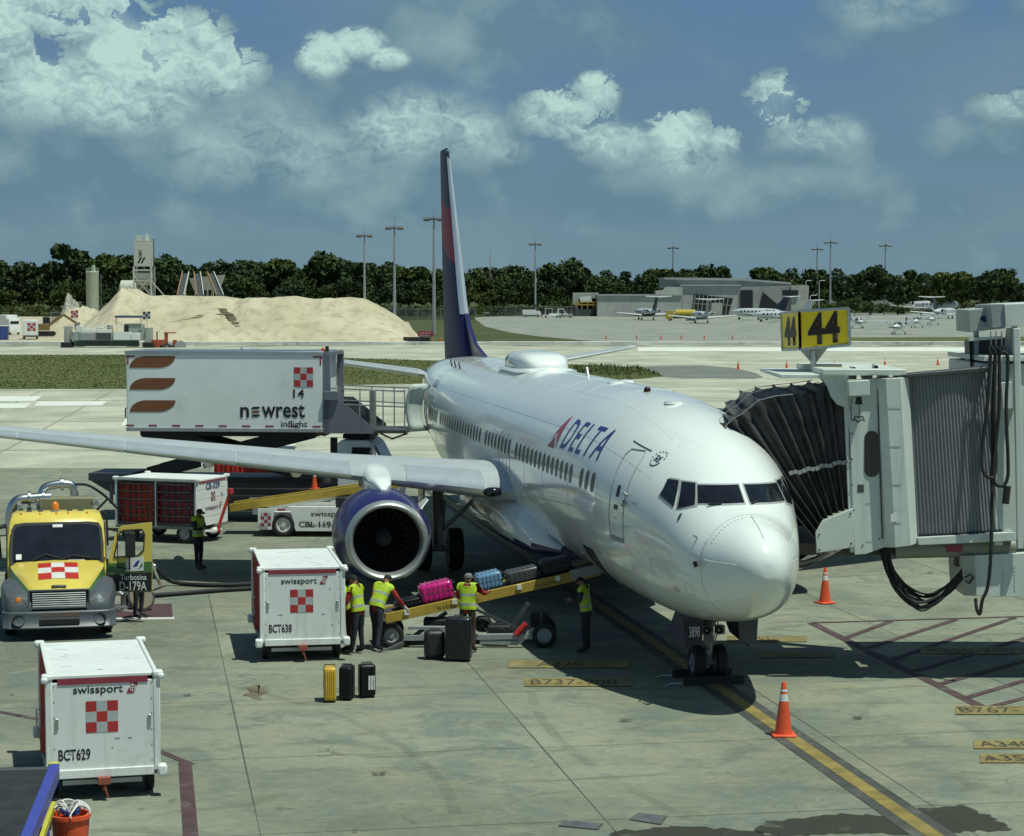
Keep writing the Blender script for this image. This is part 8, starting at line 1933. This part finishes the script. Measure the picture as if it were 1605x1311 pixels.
def box_truck(t, L, H, m):
    MB().box((-.12*L,0,(H+.7)/2), (.72*L,2.0,H-.7)).build('box', m, t, bevel=.05); mb = MB(); mb.prism([(0,.4),(.26*L,.4),(.26*L,1.2),(.2*L,H*.82),(0,H*.82)], (.25*L,-.95,0), (1,0,0), (0,0,1), -1.9); c = mb.build('cab', m, t, bevel=.05)
    MB().box((.25*L+.235*L,0,H*.62),(.04,1.5,.5)).build('windshield', M_glass, c); 
    for x in (-L*.32,L*.34):
        for s in (1,-1): wheel(t, (x,s*.9,.42), .42, .25, 'y', M_grey)
def tug(t, L, H, m):
    mb = MB(); mb.prism([(-L/2,.3),(L/2,.3),(L/2,.8),(.1*L,.9),(-.05*L,.9),(-.1*L,.75),(-L/2,.75)], (0,-.75,0), (1,0,0), (0,0,1), -1.5); mb.build('body', m, t, bevel=.05); mb = MB()
    for x in (-.35*L,.05*L):
        for s in (1,-1): mb.bar((x,s*.6,.8),(x,s*.6,H),.07,.07)
    mb.box((-.15*L,0,H),(.5*L,1.4,.07)); mb.build('canopy', m, t); MB().box((-.2*L,0,.95),(.4,.9,.4)).build('seat', M_black, t, bevel=.05)
    for x in (-L*.32,L*.32):
        for s in (1,-1): wheel(t, (x,s*.7,.32), .32, .22, 'y', M_grey)
vehicle('service_van', 'white service van parked left of the slim floodlight mast', 'van', 833, 620, R(0), 5.4, 2.1, M_cartw, box_truck)
vehicle('ground_power_cart', 'white apron vehicle with a canopy, left of the two beside the slim mast', 'tug', 864, 610, R(8), 5.0, 2.6, M_cartw, tug)
vehicle('apron_truck', 'white apron truck between the canopied tug and the grey tug', 'truck', 875, 625, R(5), 5.6, 2.4, M_cartw, small_truck)
vehicle('tow_tug', 'grey tow tug at the right end of the row of apron vehicles', 'tug', 886, 605, R(-6), 4.4, 1.7, M_gsl, tug)
vehicle('parked_car', 'white car parked in front of the small pale hut', 'car', 769, 660, R(25), 4.4, 1.6, M_cartw, small_truck)
def tanker(t, L, H, m):
    MB().lathe([(-L*.46,.5),(-L*.44,.95),(.18*L,.95),(.2*L,.5)], (0,0,1.9), 'x', 20, cap=True).build('tank', m, t, smooth=40); mb = MB(); mb.box((0,0,.8),(L*.96,2.0,.4)); mb.build('chassis', M_blackp, t); mb = MB(); mb.prism([(.24*L,.5),(.5*L,.5),(.5*L,1.5),(.44*L,2.6),(.24*L,2.6)], (0,-1.1,0), (1,0,0), (0,0,1), -2.2); c = mb.build('cab', m, t, bevel=.06); MB().box((.475*L,0,2.0),(.1,1.8,.7)).build('windshield', M_glass, c)
    for x in (-L*.35,-L*.22,L*.36):
        for s in (1,-1): wheel(t, (x,s*.95,.5), .5, .3, 'y', M_grey)
vehicle('tanker_truck', 'yellow fuel tanker truck parked behind the second small jet', 'truck', 1068, 545, R(170), 8.0, 3.0, M_tank, tanker)
# ---- left: building site
p = at(48,531,335); t = thing('site_truck', 'white box truck with red checker panel beside the digger at the left', 'truck', (p.x,335,0), R(-78)); 
MB().box((0,0,1.75),(4.2,2.3,2.5)).build('box', M_cartw, t, bevel=.06); mb = MB(); mb.box((-2.9,0,1.2),(1.6,2.1,1.7)); mb.build('cab', M_cartw, t, bevel=.1); checker(t, (2.105,-.45,1.3), (0,1,0), (0,0,1), .42, 3, 3, [M_red, M_ggrey]); mb = MB(); mb.box((2.1,0,.5),(.1,2.2,.25)); mb.build('rear_bumper', M_dgrey, t)
for x in (-2.8,1.2):
    for s in (1,-1): wheel(t, (x,s*1.0,.42), .42, .28, 'y', M_grey)
p = at(70,528,352); t = thing('excavator', 'brown tracked digger with bent arm at the foot of the small sand heap', 'excavator', (p.x,352,0), R(8)); M_exc = mat('digger_brown', (.20,.13,.05), .6)
mb = MB(); 
for s in (1,-1): 
    MB().prism([(-1.5,.1),(1.5,.1),(1.8,.5),(1.5,.9),(-1.5,.9),(-1.8,.5)], (0,s*1.0,0), (1,0,0), (0,0,1), -.45).build('track', M_black, t)
mb.box((-.5,0,1.6),(2.6,2.3,1.1)); mb.build('upper_body', M_exc, t, bevel=.08); MB().box((.3,.6,2.6),(1.2,.9,1.3)).build('cab', M_glass, t, bevel=.05)
MB().bar((.6,-.3,1.8),(3.0,-.3,3.6),.4,.5).build('boom', M_exc, t); MB().bar((3.0,-.3,3.7),(5.2,-.3,2.2),.3,.4).build('arm', M_exc, t); MB().prism([(0,0),(.9,.2),(.7,-.9),(.0,-.9)], (4.9,-.7,2.2), (1,0,0), (0,0,1), -.9).build('bucket', M_dgrey, t)
p = at(6,524,330); t = thing('portable_toilet', 'blue portable toilet at the left edge of the picture', 'toilet', (p.x,330,0)); mb = MB(); mb.box((0,0,1.05),(1.2,1.2,2.1)); mb.build('cabin', mat('toilet_blue', (.03,.06,.24), .5), t, bevel=.04); MB().box((0,0,2.16),(1.25,1.25,.14)).build('roof', M_cartw, t, bevel=.04); MB().box((.0,-.61,1.0),(.7,.03,1.8)).build('door', mat('toilet_door', (.04,.08,.30), .5), t)
p = at(14,513,370); t = thing('site_lorry', 'white lorry with high cab behind the blue portable toilet', 'truck', (p.x,370,0), R(-60)); box_truck(t, 7.0, 3.4, M_cartw)
# slipform paver
D = 283.5; p = at(168,541,D); o = Vector((p.x,D,0)); t = thing('concrete_paver', 'long grey green paving machine with railings and a canopy before the sand mound', 'paving machine', o); M_pav = mat('paver_grey', (.36,.39,.35), .6, dirt=((.22,.22,.16), .6, 1.))
Q = lambda u, v, dy=0: at(u, v, D+dy)-o
def pbox(name, u0, u1, v0, v1, m, dy=0, dep=2.2, par=None): a, b = Q(u0,v0), Q(u1,v1); mb = MB(); mb.box(((a.x+b.x)/2, dy+dep/2, (a.z+b.z)/2), (b.x-a.x, dep, a.z-b.z)); return mb.build(name, m, par or t, bevel=.04)
pbox('main_frame', 112, 225, 521, 534, M_pav); pbox('engine_housing', 194, 222, 508, 521, M_pav, .3); pbox('front_panel', 178, 206, 521, 533, M_cartw, -.15, .2); pbox('left_tower', 100, 109, 512, 540, M_pav); pbox('right_tower', 226, 236, 514, 538, M_pav); pbox('hopper', 126, 150, 522, 533, M_grey, -.3, .4); pbox('hopper', 152, 174, 522, 533, M_dgrey, -.2, .4); pbox('operator_seat', 193, 201, 510, 520, M_black, .2, .6)
for u in (104,232): pbox('crawler_track', u-8, u+8, 537, 545, M_black, -.4, 1.6)
for u in (120,205): pbox('crawler_track', u-9, u+9, 536, 544, mat('track_earth', (.12,.09,.05), .9), .8, 1.4)
pbox('deck_box', 118, 128, 511, 521, M_cartw, .3, .8); pbox('deck_box', 150, 160, 513, 521, M_cartw, .4, .8); pbox('deck_box', 166, 174, 510, 521, M_grey, .6, .8); pbox('side_plate', 128, 150, 516, 522, M_cartw, -.2, .1); pbox('side_plate', 152, 176, 517, 522, M_cartw, -.2, .1); pbox('fuel_tank', 206, 220, 523, 533, M_cartw, -.25, .3)
pbox('mould_skirt', 115, 215, 534, 543, mat('skirt_green', (.03,.055,.04), .6), 0, 1.5)
mb = MB()
for v in (508,514): mb.bar(Q(114,v,-.1), Q(193,v,-.1), .06, .06)
for u in range(114,196,10): mb.bar(Q(u,508,-.1), Q(u,521,-.1), .06, .06)
mb.build('guard_rail', M_cartw, t); pbox('canopy', 180, 222, 495, 498.5, mat('canopy_blue', (.07,.10,.17), .5), 0, 2.2)
mb = MB()
for u in (182,221): mb.bar(Q(u,498,.2), Q(u,510,.2), .1, .1); mb.bar(Q(u,498,2), Q(u,510,2), .1, .1)
mb.build('canopy_post', M_pav, t)
for u, v in ((117,498),(230,500)): a = Q(u, v, -.2); mb = MB(); mb.bar(Q(u+1,519,-.2), a, .06, .06); fl = mb.build('flag_pole', M_grey, t); checker(fl, a+Vector((-.5,-.02,-.1)), (1,0,.1), (0,0,1), .33, 3, 3, [M_red, M_ggrey] if u < 200 else [M_black, M_ggrey])
D = 284; p = at(258,541,D); o = Vector((p.x,D,0)); t = thing('curing_machine', 'orange red machine with a steering column showing above the lift truck box', 'paving machine', o)
M_ro = mat('machine_orange', (.40,.08,.025), .5)
pbox('engine_housing', 232, 254, 533, 546, M_ro); pbox('frame', 250, 282, 541, 546, M_dgrey); pbox('column', 257, 262, 522, 541, M_ro, .3, .5); pbox('top_bar', 256, 274, 521, 523, M_ro, .2, .7); pbox('exhaust', 244, 246, 520, 534, M_blackp, .5, .2); pbox('seat', 270, 276, 533, 542, M_ro, .3, .6)
MB().cyl(Q(283,543,0), Q(283,543,2.2), .75, n=16).build('roller', M_grey, t, smooth=40)
for u in (238,262): wheel(t, tuple(Q(u,545,-.1)+Vector((0,0,.15))), .4, .4, 'y', M_grey)
# signs by the mound
p = at(667,532,322); t = thing('taxiway_sign', 'low red airfield sign with pale lettering left of the tail fin', 'sign', (p.x,322,0)); MB().box((0,0,1.1),(2.3,.4,.85)).build('panel', M_mar, t, bevel=.03); worn_marks(t, M_refl, (-.85,-.21,1.1), (1,0,0), (0,0,1), 1.7, .2, 8); worn_marks(t, M_refl, (-.85,-.21,.78), (1,0,0), (0,0,1), 1.7, .18, 7)
for s in (-1,1): MB().cyl((s*.9,0,0),(s*.9,0,.7),.06,n=6).build('leg', M_grey, t)
p = at(653,537,312); t = thing('black_panel', 'low black panel lying in front of the red airfield sign', 'barrier', (p.x,312,0)); mb = MB(); mb.box((0,0,.42),(3.9,.35,.78)); mb.build('panel', M_blackp, t, bevel=.03)
for s in (-1,1): MB().box((s*1.6,0,.05),(.3,.8,.1)).build('foot', M_grey, t)
